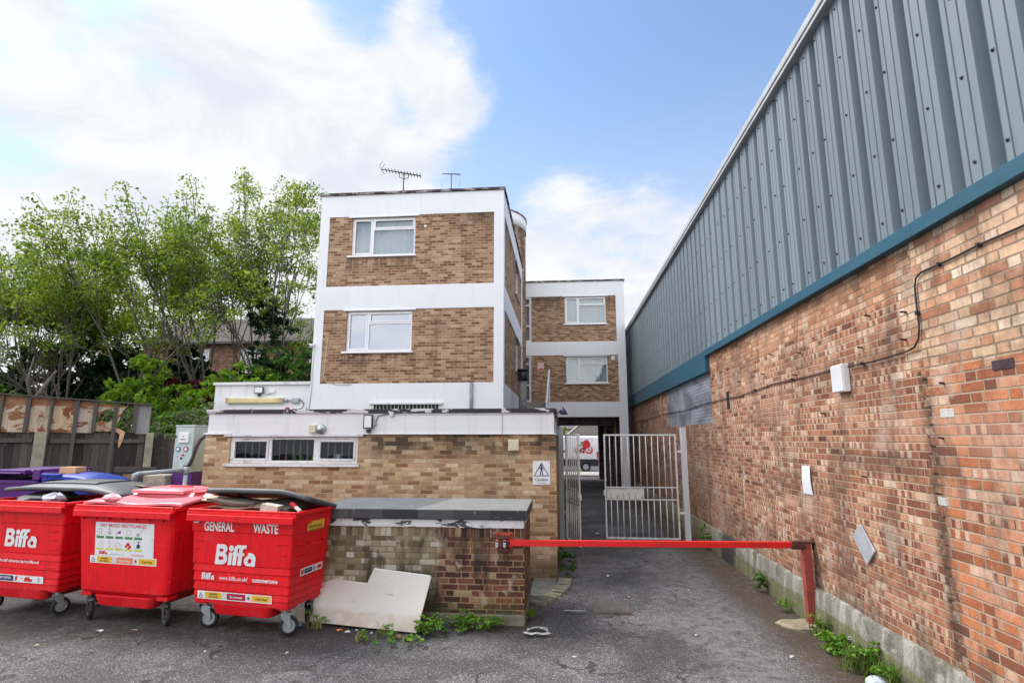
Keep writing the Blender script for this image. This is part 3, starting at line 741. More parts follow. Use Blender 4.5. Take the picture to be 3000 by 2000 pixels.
wg = thing('roof_wing', 'low white rendered wing left of the flats block with a grey felt roof', 'building', (0, 0, 0))
q = MB(); q.wallgrid(front(14.45), -9.48, -6.752, 2.6, 3.74, [], .03, edges=False); q.quad((-9.48, 14.45, 0), (-9.48, 20, 0), (-9.48, 20, 3.74), (-9.48, 14.45, 3.74)); q.wallgrid(front(14.45), -9.48, -6.54, 0, 2.6, [], .03, edges=False)
q.build('rendered_wall', M['render_dirty'], wg)
q = MB(); q.box(-9.52, -6.753, 14.39, 14.6, 3.743, 3.82); q.build('fascia', M['upvc_dirty'], wg, bev=.006)
q = MB(); q.quad((-9.5, 14.5, 3.825), (-6.755, 14.5, 3.825), (-6.755, 16.5, 4.06), (-9.2, 16.5, 4.06)); q.quad((-6.755, 16.5, 4.06), (-9.2, 16.5, 4.06), (-9.5, 20, 3.825), (-6.755, 20, 3.825)); q.quad((-9.5, 14.5, 3.825), (-9.2, 16.5, 4.06), (-9.5, 20, 3.825)); q.build('felt_roof', M['dkgrey'], wg)
# ------------------------------------------------------------------ warehouse along the right
wh = thing('warehouse', 'long red brick warehouse wall under grey ribbed cladding and a blue band', 'building')
WX, WY0, WY1 = 3.2, -5.0, 27.2
ZBAND0, ZBAND1, ZCL = 4.058, 4.185, 7.16
fW = faceX(WX, 1)
q = MB()
rj_ = random.Random(17); zz = -.05; prevj = None
while zz < 4.16:           # the nearer, newer build is toothed into the old wall course by course
    z1_ = min(4.16, zz + (.083 - (zz % .083) if zz > 0 else .05 + .0)); z1_ = max(z1_, zz + .02) if z1_ < 4.16 else 4.16
    yj = 5.17 + rj_.choice((-.06, -.045, 0, .03, .055)) if zz < 2.88 else 5.13
    q.quad((WX, yj, zz), (WX, WY1, zz), (WX, WY1, z1_), (WX, yj, z1_))
    q.quad((WX - .014, WY0, zz), (WX - .014, yj - .004, zz), (WX - .014, yj - .004, z1_), (WX - .014, WY0, z1_), m=1)
    q.quad((WX - .014, yj - .004, zz), (WX + .01, yj - .004, zz), (WX + .01, yj - .004, z1_), (WX - .014, yj - .004, z1_), m=1)
    if prevj is not None and prevj != yj: q.quad((WX - .014, prevj, zz), (WX, prevj, zz), (WX, yj, zz), (WX - .014, yj, zz), m=1)
    prevj = yj; zz = z1_
q.quad((WX, WY1, -.05), (WX + 12, WY1, -.05), (WX + 12, WY1, 4.1), (WX, WY1, 4.1))
q.build('brick_wall', [M['brick_wall'], M['brick_near']], wh, norm=False)
def plinthmat():
    m, t, b = mat_begin('stained_concrete_plinth')
    pos = worldpos(t); P = t.sep(pos)
    n = t.noise(pos, 3, 6, .65, .4); s_ = t.noise(t.vmul(pos, (1, 2.6, .4)), 2.2, 6, .65); f = t.noise(pos, 35, 4, .6)
    up = t.sm(t.m('ADD', P[2], t.m('MULTIPLY', t.m('SUBTRACT', n, .5), .2)), .21, .25)
    c = t.mix(up, (.17, .16, .09), (.3, .29, .255))
    c = t.mix(t.m('MULTIPLY', t.sm(s_, .4, .56), .8), c, t.mix(up, (.1, .105, .04), (.14, .125, .095)))
    c = t.mix(t.m('MULTIPLY', t.sm(n, .52, .66), .7), c, (.06, .065, .04))
    tar = t.m('MULTIPLY', t.sm(t.m('ADD', P[1], n), 11.3, 11.5), t.sm(t.m('ADD', P[1], n), 12.4, 12.2))
    c = t.mix(t.m('MULTIPLY', tar, .9), c, (.022, .02, .022))
    far = t.sm(P[1], 12.2, 12.8)
    c = t.mix(t.m('MULTIPLY', far, .75), c, t.mix(s_, (.19, .15, .08), (.3, .24, .14)))
    c = t.mix(1, c, t.ramp(f, [(.3, (.7,) * 3), (.7, (1.2,) * 3)]), 'MULTIPLY')
    t.put(b.inputs['Base Color'], c); b.inputs['Roughness'].default_value = .9
    t.put(b.inputs['Normal'], t.bump(t.m('ADD', n, t.m('MULTIPLY', f, .6)), .6, .02))
    return m
q = MB(); vs_, fs_ = [], []
rng = random.Random(3)
ys_ = [WY0 + i * .3 for i in range(int((WY1 - WY0) / .3) + 1)]
for y in ys_:
    j = rng.uniform(-.006, .006); h = .45 + rng.uniform(-.01, .008) - (.05 if y < 5 else 0)
    vs_ += [(3.115 + j, y, -.06), (3.125 + j, y, .2), (3.135 + j, y, .235), (3.15 + j, y, h - .02), (3.165 + j, y, h), (3.24, y, h + .012)]
for i in range(len(ys_) - 1):
    for k in range(5): fs_.append((6 * i + k, 6 * i + k + 1, 6 * i + k + 7, 6 * i + k + 6))
q.add(vs_, fs_, 0, True); q.build('plinth', plinthmat(), wh)
# ribbed cladding
def cladmat():
    m, t, b = mat_begin('grey_cladding')
    pos = worldpos(t)
    n = t.noise(t.vmul(pos, (1, 1, .15)), 2.5, 5, .6); f = t.noise(pos, 60, 3, .6)
    sh_ = t.white(t.comb(t.m('FLOOR', t.m('DIVIDE', t.m('ADD', t.sep(pos)[1], 5), 1.215)), 2, 5))[0]
    c = t.mix(n, (.132, .176, .205), (.192, .243, .276)); c = t.mix(1, c, t.mix(sh_, (.9, .9, .91), (1.12, 1.11, 1.1)), 'MULTIPLY')
    sk_ = t.noise(t.vmul(pos, (9, 9, .25)), 2, 5, .6); c = t.mix(t.m('MULTIPLY', t.sm(sk_, .56, .72), .3), c, (.1, .125, .125)); c = t.mix(t.m('MULTIPLY', t.sm(f, .5, .75), .15), c, (.15, .2, .21))
    t.put(b.inputs['Base Color'], c); b.inputs['Roughness'].default_value = .48; b.inputs['Specular IOR Level'].default_value = .4
    return m
q = MB(); PIT, DEP = .405, .085
prof = []
y = WY0
while y < WY1 - PIT:
    for a, o in ((0, 0), (.075, 0), (.105, DEP), (.18, DEP), (.184, DEP - .01), (.194, DEP - .01), (.198, DEP), (.294, DEP), (.298, DEP - .01), (.308, DEP - .01), (.312, DEP), (.366, DEP), (.394, 0)):
        prof.append((y + a, o))
    y += PIT
CX = 3.215
vs_ = []
for (yy, o) in prof: vs_ += [(CX - o, yy, ZBAND1 - .02), (CX - o, yy, ZCL)]
fs_ = [(2 * i, 2 * i + 2, 2 * i + 3, 2 * i + 1) for i in range(len(prof) - 1)]
q.add(vs_, fs_, 0)
y = WY0; k = 0
while y < WY1 - PIT:
    for zz in (4.35, 5.05, 5.75, 6.45, 7.05):
        yy = y + (.246 if k % 3 else .338)
        q.loft([[(CX - DEP - h, yy + r * math.cos(2 * math.pi * a / 8), zz + r * math.sin(2 * math.pi * a / 8)) for a in range(8)] for h, r in ((0, .016), (.004, .016), (.006, .009), (.014, .008))], m=1)
    y += PIT; k += 1
q.build('cladding', [cladmat(), M['black']], wh, norm=False)
M['blue_band'] = surf('blue_band_paint', (.010, .085, .135), .14, 2, .5, bump=.04, dirt=(.03, .11, .16), damt=.5, dscale=1.5, stretch=(1, .4, 1))
q = MB()
for a, b_ in ((WY0, 1.9), (1.903, 4.95), (4.953, 9.33), (9.333, 12.15)): q.box(3.105, 3.26, a, b_, ZBAND0, ZBAND1)
q.box(3.105, 3.26, 12.153, WY1, 3.71, ZBAND1)
for k in range(7): q.loft([[(3.105 - h, 12.5 + k * .75 + .013 * math.cos(a * .785), 3.93 + .013 * math.sin(a * .785)) for a in range(8)] for h in (0, .008)], m=1)
q.build('blue_band', [M['blue_band'], M['dkgrey']], wh, bev=.006)
M['verge'] = surf('verge_flashing', (.4, .43, .45), .12, 3, .5, bump=.03)
q = MB(); q.box(3.03, 3.36, WY0, WY1, ZCL + .06, ZCL + .17); q.box(3.045, 3.3, WY0, WY1, ZCL, ZCL + .057)
q.build('verge_flashing', M['verge'], wh, bev=.012)
q = MB(); q.quad((3.3, WY0, ZCL + .165), (15, WY0, 9.4), (15, WY1, 9.4), (3.3, WY1, ZCL + .165)); q.quad((3.3, WY1, 4), (15, WY1, 4), (15, WY1, 9.4), (3.3, WY1, ZCL + .16)); q.build('roof', M['dkgrey'], wh)
q = MB(); q.fbox(fW, 10.9, 11.05, 2.87, 3.19, -.012, -.001); q.build('vent_slot', M['black'], wh)
lw_ = surf('lime_white', (.46, .455, .42), .2, 9, .9, bump=.5, bscale=50, dirt=(.3, .27, .22), damt=.5, dscale=20)
for (a, b_, c_, d_) in ((4.83, 5.0, 2.47, 2.545), (5.06, 5.17, 1.745, 1.815)):
    q = MB(); q.fbox(fW, a, b_, c_, d_, -.018, -.004); q.build('whitened_brick', lw_, wh, bev=.006)
q = MB(); q.fbox(fW, 4.16, 4.36, 2.795, 2.865, -.02, -.004); q.build('purple_brick', surf('purple_black_brick', (.05, .028, .035), .3, 9, .85, bump=.6, bscale=40), wh)
# pegs and nails left in the joints
for (yy, zz) in ((5.9, 3.55), (5.3, 3.45), (6.1, 3.25), (5.35, 3.2), (7.6, 3.42), (7.8, 3.15), (8.6, 3.55), (9.0, 3.3), (10.2, 3.3), (6.3, 1.9), (7.1, 2.6), (4.9, 2.75), (5.0, 2.3)):
    q = MB(); q.beam((WX + .002, yy, zz), (WX - .05, yy + .01, zz + .01), .02, .016); q.build('wall_peg', M['rust'], wh)

# fittings on that wall
fO = lambda u, z, d=0: (WX + d, u, z)
t_ = thing('electrical_box', 'small pale grey electrical box fixed to the long brick wall with a cable through it', 'box', (WX, 6.55, 2.97))
q = MB(); q.box(-.075, -.003, -.135, .135, -.155, .155); q.build('box_body', M['white_p'], t_, bev=.008)
q = MB(); q.box(-.083, -.0765, -.127, .127, -.147, .147); q.build('box_lid', surf('pale_grey_lid', (.62, .63, .66), .06, 3, .45, bump=.03), t_, bev=.004)
q = MB()
cab = [(26.0, 3.03), (22, 2.99), (18, 3.06), (15, 3.02), (12.2, 3.07), (10.2, 3.05), (8.6, 3.11), (7.4, 3.09), (6.75, 3.1)]
q.tube([(WX - .016, y, z) for y, z in cab], .008, 6)
cab = [(6.38, 3.085), (5.9, 3.075), (5.45, 3.085), (5.3, 3.09), (5.2, 3.11), (5.13, 3.17), (5.1, 3.28), (5.1, 3.45), (5.09, 3.64), (5.06, 3.71), (4.98, 3.74), (4.6, 3.735), (4.3, 3.745), (3.9, 3.735), (3.0, 3.75), (1.0, 3.74)]
q.tube([(WX - .03, y, z) for y, z in cab], .0085, 6)
for y, z in ((20, 3.03), (13.5, 3.045), (9.4, 3.08), (7.9, 3.1), (6.1, 3.08), (5.1, 3.4), (4.75, 3.737), (4.3, 3.745)): q.box(WX - .045, WX - .004, y - .012, y + .012, z - .016, z + .016)
tag(q.build('wall_cable', M['black']), 'thin black cable running along the long brick wall beneath the blue band', 'cable')
q = MB(); q.fbox(fO, 17.96, 18.0, 2.62, 3.8, -.04, -.003); tag(q.build('conduit', surf('brick_coloured_conduit', (.4, .25, .16), .15, 5, .6)), 'thin brown conduit running up the far red brick wall beyond the grey painted patch', 'pipe')
q = MB()
n = 8; vs_, fs_ = [], []
for i in range(n + 1):
    z = 1.59 + .36 * i / n; cv = .012 * math.sin(i / n * 3.1)
    for y in (7.86 + .02 * (1 - i / n), 7.63 - .015 * (1 - i / n)): vs_ += [(WX - .012 - cv, y, z), (WX - .006 - cv, y, z)]
for i in range(n):
    a = 4 * i; fs_ += [(a, a + 2, a + 6, a + 4), (a + 1, a + 5, a + 7, a + 3), (a, a + 4, a + 5, a + 1), (a + 2, a + 3, a + 7, a + 6)]
q.add(vs_, fs_, 0); tag(q.build('paper_notice', surf('blank_notice', (.68, .71, .77), .04, 3, .5, bump=.02)), 'blank white rectangular notice stuck on the long brick wall', 'sign')
q = MB(); pl = [(6.475, 1.4), (6.245, 1.165), (6.43, .99), (6.66, 1.235), (6.64, 1.28)]
q.prism(pl, fO, -.03, -.012); tag(q.build('metal_plate', surf('scuffed_plate', (.48, .5, .54), .15, 8, .45, metal=.3, bump=.1, dirt=(.25, .25, .26), damt=.5, dscale=14), bev=.003), 'scuffed grey metal plate hung cornerwise as a diamond on the long brick wall', 'plate')

# ------------------------------------------------------------------ brick bin store in front of the annex
SY = 7.5
sh = thing('brick_bin_store', 'low old brick bunker with a flat felted concrete slab roof in front of the annex', 'shed')
q = MB()
q.quad((-3.3, SY, .1), (-.5, SY, .1), (-.5, SY, 1.032), (-3.3, SY, 1.032)); q.quad((-.5, SY, .1), (-.5, 8.75, .1), (-.5, 8.75, 1.032), (-.5, SY, 1.032)); q.quad((-3.3, SY, .1), (-3.3, 8.75, .1), (-3.3, 8.75, 1.032), (-3.3, SY, 1.032)); q.quad((-3.3, 8.75, .1), (-.5, 8.75, .1), (-.5, 8.75, 1.25), (-3.3, 8.75, 1.25))
q.build('brick_wall', M['brick_shed'], sh, norm=False)
q = MB(); q.quad((-3.3, SY, 1.032), (-.5, SY, 1.032), (-.5, SY, 1.15), (-3.3, SY, 1.15)); q.quad((-.5, SY, 1.032), (-.5, 8.75, 1.032), (-.5, 8.75, 1.15), (-.5, SY, 1.15)); q.quad((-3.3, SY, 1.032), (-3.3, 8.75, 1.032), (-3.3, 8.75, 1.15), (-3.3, SY, 1.15))
q.build('soldier_course', M['brick_soldier'], sh, norm=False)
q = MB(); q.box(-3.32, -1.6, SY - .02, 8.74, 1.152, 1.252); q.box(-1.35, -.505, SY - .024, 8.74, 1.149, 1.252); q.box(-1.6, -1.35, SY - .004, 8.74, 1.151, 1.252); q.build('fascia', M['peel'], sh, bev=.006)
def slabmat():
    m, t, b = mat_begin('felted_slab')
    pos = worldpos(t); P = t.sep(pos)
    n = t.noise(pos, 3, 6, .65); f = t.noise(pos, 28, 5, .65)
    right = t.sm(t.m('ADD', P[0], t.m('MULTIPLY', P[1], -.18)), -3.29, -3.27)
    c = t.mix(right, t.mix(n, (.06, .068, .075), (.16, .175, .185)), t.mix(n, (.13, .135, .128), (.27, .272, .255)))
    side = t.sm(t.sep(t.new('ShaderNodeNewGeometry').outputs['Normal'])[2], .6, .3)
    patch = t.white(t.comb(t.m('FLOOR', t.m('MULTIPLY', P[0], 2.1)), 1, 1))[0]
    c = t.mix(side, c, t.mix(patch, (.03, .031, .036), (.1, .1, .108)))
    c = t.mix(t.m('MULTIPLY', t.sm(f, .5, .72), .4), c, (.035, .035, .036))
    c = t.mix(t.m('MULTIPLY', t.sm(t.noise(pos, 11, 4), .62, .7), .35), c, (.4, .4, .38))
    t.put(b.inputs['Base Color'], c); b.inputs['Roughness'].default_value = .85
    t.put(b.inputs['Normal'], t.bump(t.m('ADD', n, f), .5, .015)); return m
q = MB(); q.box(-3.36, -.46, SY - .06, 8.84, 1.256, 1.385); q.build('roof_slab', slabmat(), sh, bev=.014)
q = MB(); q.box(-3.3, -.49, SY - .035, 8.75, -.06, .1); q.build('footing', surf('mossy_footing', (.17, .16, .11), .35, 5, .95, bump=.7, bscale=30, dirt=(.06, .075, .03), damt=.8), sh, bev=.02)

# ------------------------------------------------------------------ red swing barrier
BA, BB = Vector((-.78, 7.4, .985)), Vector((3.02, 7.72, .962))
t_ = thing('barrier_bar', 'long bright red barrier bar reaching across the alley', 'barrier', (0, 0, 0))
q = MB(); q.beam(BA, BB, .06, .075); q.build('bar', M['redpaint'], t_, bev=.006)
q = MB(); q.beam(BB - Vector((.12, .01, -.0)), BB + Vector((.05, .004, 0)), .085, .1); q.build('end_socket', M['rust'], t_, bev=.008)
q = MB(); q.beam(BA - Vector((.035, .003, 0)), BA + Vector((.1, .009, 0)), .075, .06); q.build('pivot_sleeve', M['rust'], t_, bev=.008)
t_ = thing('padlock', 'steel padlocks on the red wall bracket of the barrier', 'lock', (-.80, 7.38, .965))
for k, dx in enumerate((-.045, .055)):
    q = MB(); q.box(dx - .018, dx + .018, -.045, -.02, -.03, .03); o = q.build('lock_body', M['galv'], t_, bev=.004)
    q = MB(); q.tube([(dx - .012, -.03, .028), (dx - .012, -.03, .055), (dx, -.03, .064), (dx + .012, -.03, .055), (dx + .012, -.03, .028)], .004, 6); q.build('shackle', M['galv'], o)
t_ = thing('barrier_bracket', 'orange red steel bracket bolted to the brick bunker holding the barrier', 'bracket', (-.75, SY, .985))
q = MB(); q.box(-.115, .105, -.016, -.002, -.105, .115); q.build('back_plate', M['orangeplate'], t_, bev=.004)
q = MB(); q.box(-.09, .05, -.15, -.0165, .052, .075); q.build('jaw', M['rust'], t_, bev=.005); q = MB(); q.box(-.09, .05, -.15, -.0165, -.1, -.06); q.build('jaw', M['rust'], t_, bev=.005)
for sx in (-.09, .08):
    q = MB(); q.loft([[(sx + .014 * math.cos(a), -d, .085 + .014 * math.sin(a)) for a in [k * math.pi / 3 for k in range(6)]] for d in (.0165, .03)]); q.build('bolt', M['rust'], t_)
t_ = thing('barrier_post', 'faded red barrier post standing in a round concrete footing beside the long wall', 'post', (3.1, 7.76, 0))
q = MB(); q.box(-.053, .053, -.053, .053, -.02, .985); q.build('post', M['redold'], t_, bev=.01)
q = MB(); q.box(-.066, .12, -.066, .066, .987, 1.004); q.box(.09, .14, -.03, .03, .9, .986); q.box(.085, .15, -.04, .04, 1.0045, 1.05); q.build('top_plate', M['rust'], t_, bev=.004)
q = MB(); rr_ = random.Random(5); rad = [.27 + rr_.uniform(-.035, .035) for _ in range(22)]
q.loft([[(-.11 + k_ * rad[i] * 1.15 * math.cos(i * 2 * math.pi / 22), -.04 + k_ * rad[i] * .8 * math.sin(i * 2 * math.pi / 22), z) for i in range(22)] for k_, z in ((1.02, -.03), (1, .012), (.85, .026))]); q.build('footing', surf('tan_concrete', (.27, .23, .15), .25, 6, .95, bump=.6, bscale=40, dirt=(.1, .085, .05), damt=.6), t_)

# ------------------------------------------------------------------ gates
def gate_post(x0, x1, label, mt):
    t_ = thing('gate_post', label, 'post', ((x0 + x1) / 2, 13.45, 0), group='gate posts')
    h = (x1 - x0) / 2
    q = MB(); q.box(-h, h, -.06, .06, -.03, 2.54); q.build('post', mt, t_, bev=.006)
    q = MB(); q.box(-h - .004, h + .004, -.064, .064, 2.541, 2.56); q.build('cap', mt, t_, bev=.003)
    return t_
M['postgrey'] = surf('grey_post_paint', (.43, .45, .47), .12, 3, .55, bump=.1, dirt=(.22, .2, .17), damt=.4, dscale=4, stretch=(1, 1, .3))
M['gatewhite'] = surf('dull_white_gate_paint', (.74, .74, .73), .1, 5, .55, bump=.12, dirt=(.25, .19, .14), damt=.45, dscale=7)
gate_post(-.075, .04, 'grey steel gate post against the annex corner', M['postgrey'])
gate_post(2.775, 2.895, 'white steel gate post against the long brick wall', surf('white_post_paint', (.66, .68, .72), .06, 3, .5, bump=.06, dirt=(.35, .33, .3), damt=.3, stretch=(1, 1, .3)))
def gate_leaf(label, a, b, nb, panel, hinge_at_b):
    """leaf from a to b (ground points)"""
    d = Vector(b) - Vector(a); L = d.length; ang = math.atan2(d.y, d.x)
    t_ = thing('gate_leaf', label, 'gate', (a[0], a[1], 0), ang, group='steel gate leaves')
    z0, z1, zm1, zm2 = .06, 2.385, .915, 1.19
    q = MB()
    for z in (z0, z1): q.box(.0, L, -.018, .018, z - .018, z + .018)
    for z in (zm1, zm2): q.box(.037, L - .037, -.016, .016, z - .012, z + .012)
    for x in (0, L): q.box(x - .018 + (.018 if x == 0 else -.018), x + .018 + (.018 if x == 0 else -.018), -.017, .017, z0 + .0185, z1 - .0185)
    q.build('frame', M['gatewhite'], t_, bev=.003)
    for i in range(nb):
        x = L * (i + 1) / (nb + 1)
        q = MB(); wob = .004 * math.sin(i * 2.3)
        for za, zb in ((z0 + .018, zm1 - .016), (zm1 + .016, zm2 - .016), (zm2 + .016, z1 - .018)): q.tube([(x, 0, za), (x + wob, 0, (za + zb) / 2), (x, 0, zb)], .0122, 6)
        q.build('bar', M['gatewhite'], t_)
    if panel:
        q = MB(); q.box(.05, .9, .0125, .016, zm1 + .02, zm2 - .02); q.build('panel', surf('scuffed_white_sheet', (.72, .71, .68), .08, 5, .6, bump=.1, dirt=(.12, .1, .08), damt=.7, dscale=7), t_)
    hx = L if hinge_at_b else 0; sg = 1 if hinge_at_b else -1
    for z in (1.98, .6):
        q = MB(); q.box(min(hx, hx + sg * .12), max(hx, hx + sg * .12), -.02, .02, z, z + .05); q.build('hinge', M['gatewhite'], t_, bev=.004)
    q = MB(); lx = 0 if hinge_at_b else L; q.box(lx - .03, lx + .03, -.035, .035, 1.0, 1.12); q.build('lock_case', M['gatewhite'], t_, bev=.006)
gate_leaf('wide white barred gate leaf standing closed with a sheet panel in its middle', (.985, 13.42), (2.66, 13.42), 11, True, True)
gate_leaf('narrow grey barred gate leaf swung open towards the yard', (.09, 13.28), (.37, 12.3), 6, False, False)

# ------------------------------------------------------------------ things fixed to the annex and the blocks
def textmesh(s_, size, font_off=0.0, shear=0.0, align='CENTER', sx=1.0, res=3):
    cu = bpy.data.curves.new('txt', 'FONT'); cu.body = s_; cu.size = size; cu.offset = font_off; cu.shear = shear; cu.align_x = align; cu.resolution_u = res
    o = bpy.data.objects.new('txt', cu); COL.objects.link(o)
    bpy.context.view_layer.update()
    me = bpy.data.meshes.new_from_object(o.evaluated_get(bpy.context.evaluated_depsgraph_get()))
    vs_ = [(v.co.x * sx, v.co.y) for v in me.vertices]; fs_ = [tuple(p.vertices) for p in me.polygons]
    bpy.data.objects.remove(o); bpy.data.curves.remove(cu); bpy.data.meshes.remove(me)
    return vs_, fs_
def put_text(mb, fn, s_, u, z, size, d=-.004, m=0, **kw):
    vs_, fs_ = textmesh(s_, size, **kw)
    mb.add([fn(u + x, z + y, d) for x, y in vs_], fs_, m)
fA = front(AY0)
t_ = thing('caution_sign', 'white caution sign with a walking figure in a triangle on the annex wall', 'sign', (-.355, AY0, 1.72))
f0 = front(0)
q = MB(); q.fbox(f0, -.15, .15, -.2, .2, -.012, -.003); q.build('sign_plate', M['sticker'], t_, bev=.003)
q = MB(); fl = lambda u, z, d=0: (u, d, z)
def poly_ring(mb, pts, pin, fn, d, m=0):
    n = len(pts); mb.add([fn(*p, d) for p in pts] + [fn(*p, d) for p in pin], [(i, (i + 1) % n, n + (i + 1) % n, n + i) for i in range(n)], m)
poly_ring(q, [(-.135, -.055), (.135, -.055), (0, .178)], [(-.112, -.042), (.112, -.042), (0, .152)], fl, -.0135)
def walker(mb, fn, cx, cz, k, d, m=0):
    c_ = circ(cx, cz + .098 * k, .017 * k, 12); mb.add([fn(*p, d) for p in c_], [tuple(range(12))], m)
    for p in ([(-.02, .078), (.02, .078), (.018, .01), (-.016, .01)], [(-.016, .0095), (.004, .0095), (-.016, -.075), (-.032, -.075)], [(.0045, .0095), (.018, .0095), (.034, -.075), (.016, -.075)],
              [(-.0205, .076), (-.0205, .055), (-.045, .03), (-.05, .042)], [(.0205, .076), (.0205, .05), (.038, .02), (.047, .026)]):
        mb.add([fn(cx + a * k, cz + b_ * k, d) for a, b_ in p], [tuple(range(len(p)))], m)
walker(q, fl, 0, .03, .95, -.0136)
q.build('pictogram', M['navy'], t_, norm=False)
q = MB(); put_text(q, fl, 'Caution', 0, -.135, .072, -.0135, font_off=.0012); put_text(q, fl, 'Pedestrians', 0, -.177, .036, -.0135); q.build('lettering', M['ink'], t_, norm=False)
for a in (-.125, .125):
    for b_ in (-.18, .18): q = MB(); q.add([fl(*p, -.0137) for p in circ(a, b_, .007, 8)], [tuple(range(8))]); q.build('screw', M['ink'], t_, norm=False)

t_ = thing('junction_box', 'cream junction box on the annex wall with a copper pipe bent up to the parapet', 'box', (-.835, AY0, 2.19))
q = MB(); q.box(-.095, .095, -.07, -.003, -.1, .1); q.build('box_body', M['cream_p'], t_, bev=.01)
q = MB(); q.box(-.08, .08, -.078, -.0705, -.085, .085); q.build('cover', M['cream_p'], t_, bev=.006)
q = MB(); q.tube([(-.096, -.02, .02), (-.15, -.02, .025), (-.19, -.02, .05), (-.2, -.02, .12), (-.2, -.02, .182)], .009, 6); q.tube([(-.2, -.05, .182), (-.2, -.05, .54)], .004, 6); q.build('pipe', surf('copper_pipe', (.45, .2, .1), .2, 5, .4, metal=.6), t_)
t_ = thing('alarm_bell', 'round metal bell beside a cream box above the annex window', 'alarm', (-4.33, AY0 - .03, 2.47))
q = MB(); q.box(-.2, -.07, -.07, -.003, -.06, .07); q.build('box_body', M['cream_p'], t_, bev=.008)
q = MB(); q.loft([[(.01 + r * math.cos(2 * math.pi * k / 24), -d, r * math.sin(2 * math.pi * k / 24)) for k in range(24)] for r, d in ((.085, .003), (.085, .05), (.075, .07), (.06, .072), (.055, .09), (.03, .105), (.005, .11))], smooth=True); q.build('bell_dome', M['galv'], t_)
def floodlight(label, loc, w_, h_, cable):
    t_ = thing('floodlight', label, 'floodlight', loc, group='floodlights on the white walls')
    q = MB(); q.box(-w_ / 2, w_ / 2, -.1, -.06, -h_ / 2, h_ / 2); q.build('housing', M['black'], t_, bev=.008)
    q = MB(); q.box(-w_ / 2 + .022, w_ / 2 - .022, -.1035, -.1005, -h_ / 2 + (.085 if h_ > .25 else .022), h_ / 2 - .022); q.build('lens', M['lens'], t_)
    q = MB(); q.box(-.03, .03, -.08, -.003, -h_ / 2 - .07, -h_ / 2 - .01); q.build('bracket', M['black'], t_, bev=.004)
    q = MB(); q.tube(cable, .007, 6); q.build('cable', M['dkgrey'], t_)
floodlight('black upright floodlight on the annex parapet', (-3.43, AY0 - .03, 2.6), .17, .25, [(.06, -.06, -.1), (.13, -.03, -.06), (.12, -.02, 0), (.16, -.015, .1), (.28, -.015, .13), (.42, -.015, .135)])
floodlight('small wide floodlight on the white roof wing above the strip light', (-8.18, 14.45, 3.6), .26, .19, [(.1, -.06, -.08), (.2, -.02, -.13), (.3, -.015, -.1), (.36, -.02, -.04)])
q = MB(); q.box(-7.9, -7.75, 14.4, 14.446, 3.52, 3.63); tag(q.build('connection_box', M['white_p'], bev=.006), 'small white connection box beside the wide floodlight on the roof wing', 'box')
t_ = thing('strip_light', 'yellowed fluorescent strip light on the white roof wing', 'lamp', (-8.28, 14.45, 3.315))
q = MB(); q.box(-.8, .8, -.07, -.003, -.085, .085); q.build('tray', M['upvc_dirty'], t_, bev=.01)
q = MB(); q.box(-.79, .79, -.13, -.0705, -.075, .075); q.build('diffuser', surf('yellowed_diffuser', (.66, .55, .28), .12, 3, .45, bump=.03, dirt=(.4, .3, .12), damt=.4, dscale=2), t_, bev=.03)
q = MB(); q.box(-.8, -.715, -.134, -.131, -.07, .07); q.box(.715, .8, -.134, -.131, -.07, .07); q.build('end_cap', surf('brown_cap', (.42, .32, .14), .1, 4, .5), t_)
t_ = thing('isolator_switch', 'grey weatherproof switch and plug at the right end of the strip light', 'switch', (-7.15, 14.45, 3.31))
q = MB(); q.box(-.09, .12, -.09, -.003, -.065, .075); q.build('switch_box', M['galv_paint'], t_, bev=.02)
q = MB(); q.tube([(-.3, -.045, 0), (-.2, -.05, .01)], .04, 10); q.tube([(-.315, -.045, 0), (-.33, -.045, 0)], .02, 8); q.tube([(-.2, -.05, .01), (-.092, -.05, .005)], .018, 8); q.build('plug', M['galv_paint'], t_)
q = MB(); q.tube([(.12, -.05, .02), (.2, -.05, -.01), (.25, -.05, -.1), (.22, -.05, -.2), (.1, -.05, -.235), (-.05, -.05, -.225)], .012, 6); q.build('flex', M['dkgrey'], t_)
q = MB(); q.box(-9.0, -7.4, 14.37, 14.446, 3.075, 3.125); q.box(-7.4, -7.3, 14.37, 14.446, 3.07, 3.13, m=1); q.box(-7.29, -6.84, 14.40, 14.446, 3.06, 3.14); tag(q.build('cable_tray', [M['upvc_dirty'], M['orangeplate']], bev=.004), 'white cable tray running under the strip light on the roof wing', 'cable tray')
t_ = thing('cctv_camera', 'white bullet camera on the left edge of the flats block', 'camera', (-6.72, 14.4, 4.8))
q = MB(); q.tube([(.0, -.03, .0), (-.05, -.22, -.03)], [.05, .05], 12); q.build('camera_body', M['white_p'], t_)
q = MB(); q.tube([(-.0505, -.222, -.0305), (-.052, -.228, -.031)], .042, 12); q.build('lens', M['black'], t_)
q = MB(); q.tube([(.03, -.003, .06), (.03, -.05, .03)], .02, 8); q.build('mount', M['white_p'], t_)
q = MB(); q.tube([(-6.7, 14.385, 4.7), (-6.71, 14.385, 4.2), (-6.7, 14.385, 3.6), (-6.74, 14.385, 3.05)], .008, 5); tag(q.build('camera_cable', M['grey_steel']), 'grey cable hanging down the left edge of the flats block from the camera', 'cable')
q = MB(); q.tube([(-6.4, 14.39, 5.0), (-6.38, 14.4, 5.05), (-6.34, 14.4, 5.02), (-6.37, 14.4, 4.4), (-6.4, 14.4, 3.95), (-6.3, 14.4, 3.8), (-6.0, 14.38, 3.735), (-5.6, 14.38, 3.74)], .01, 6); tag(q.build('loose_cable', M['cream_p']), 'loose cream cable hanging on the lower brick panel of the flats block', 'cable')
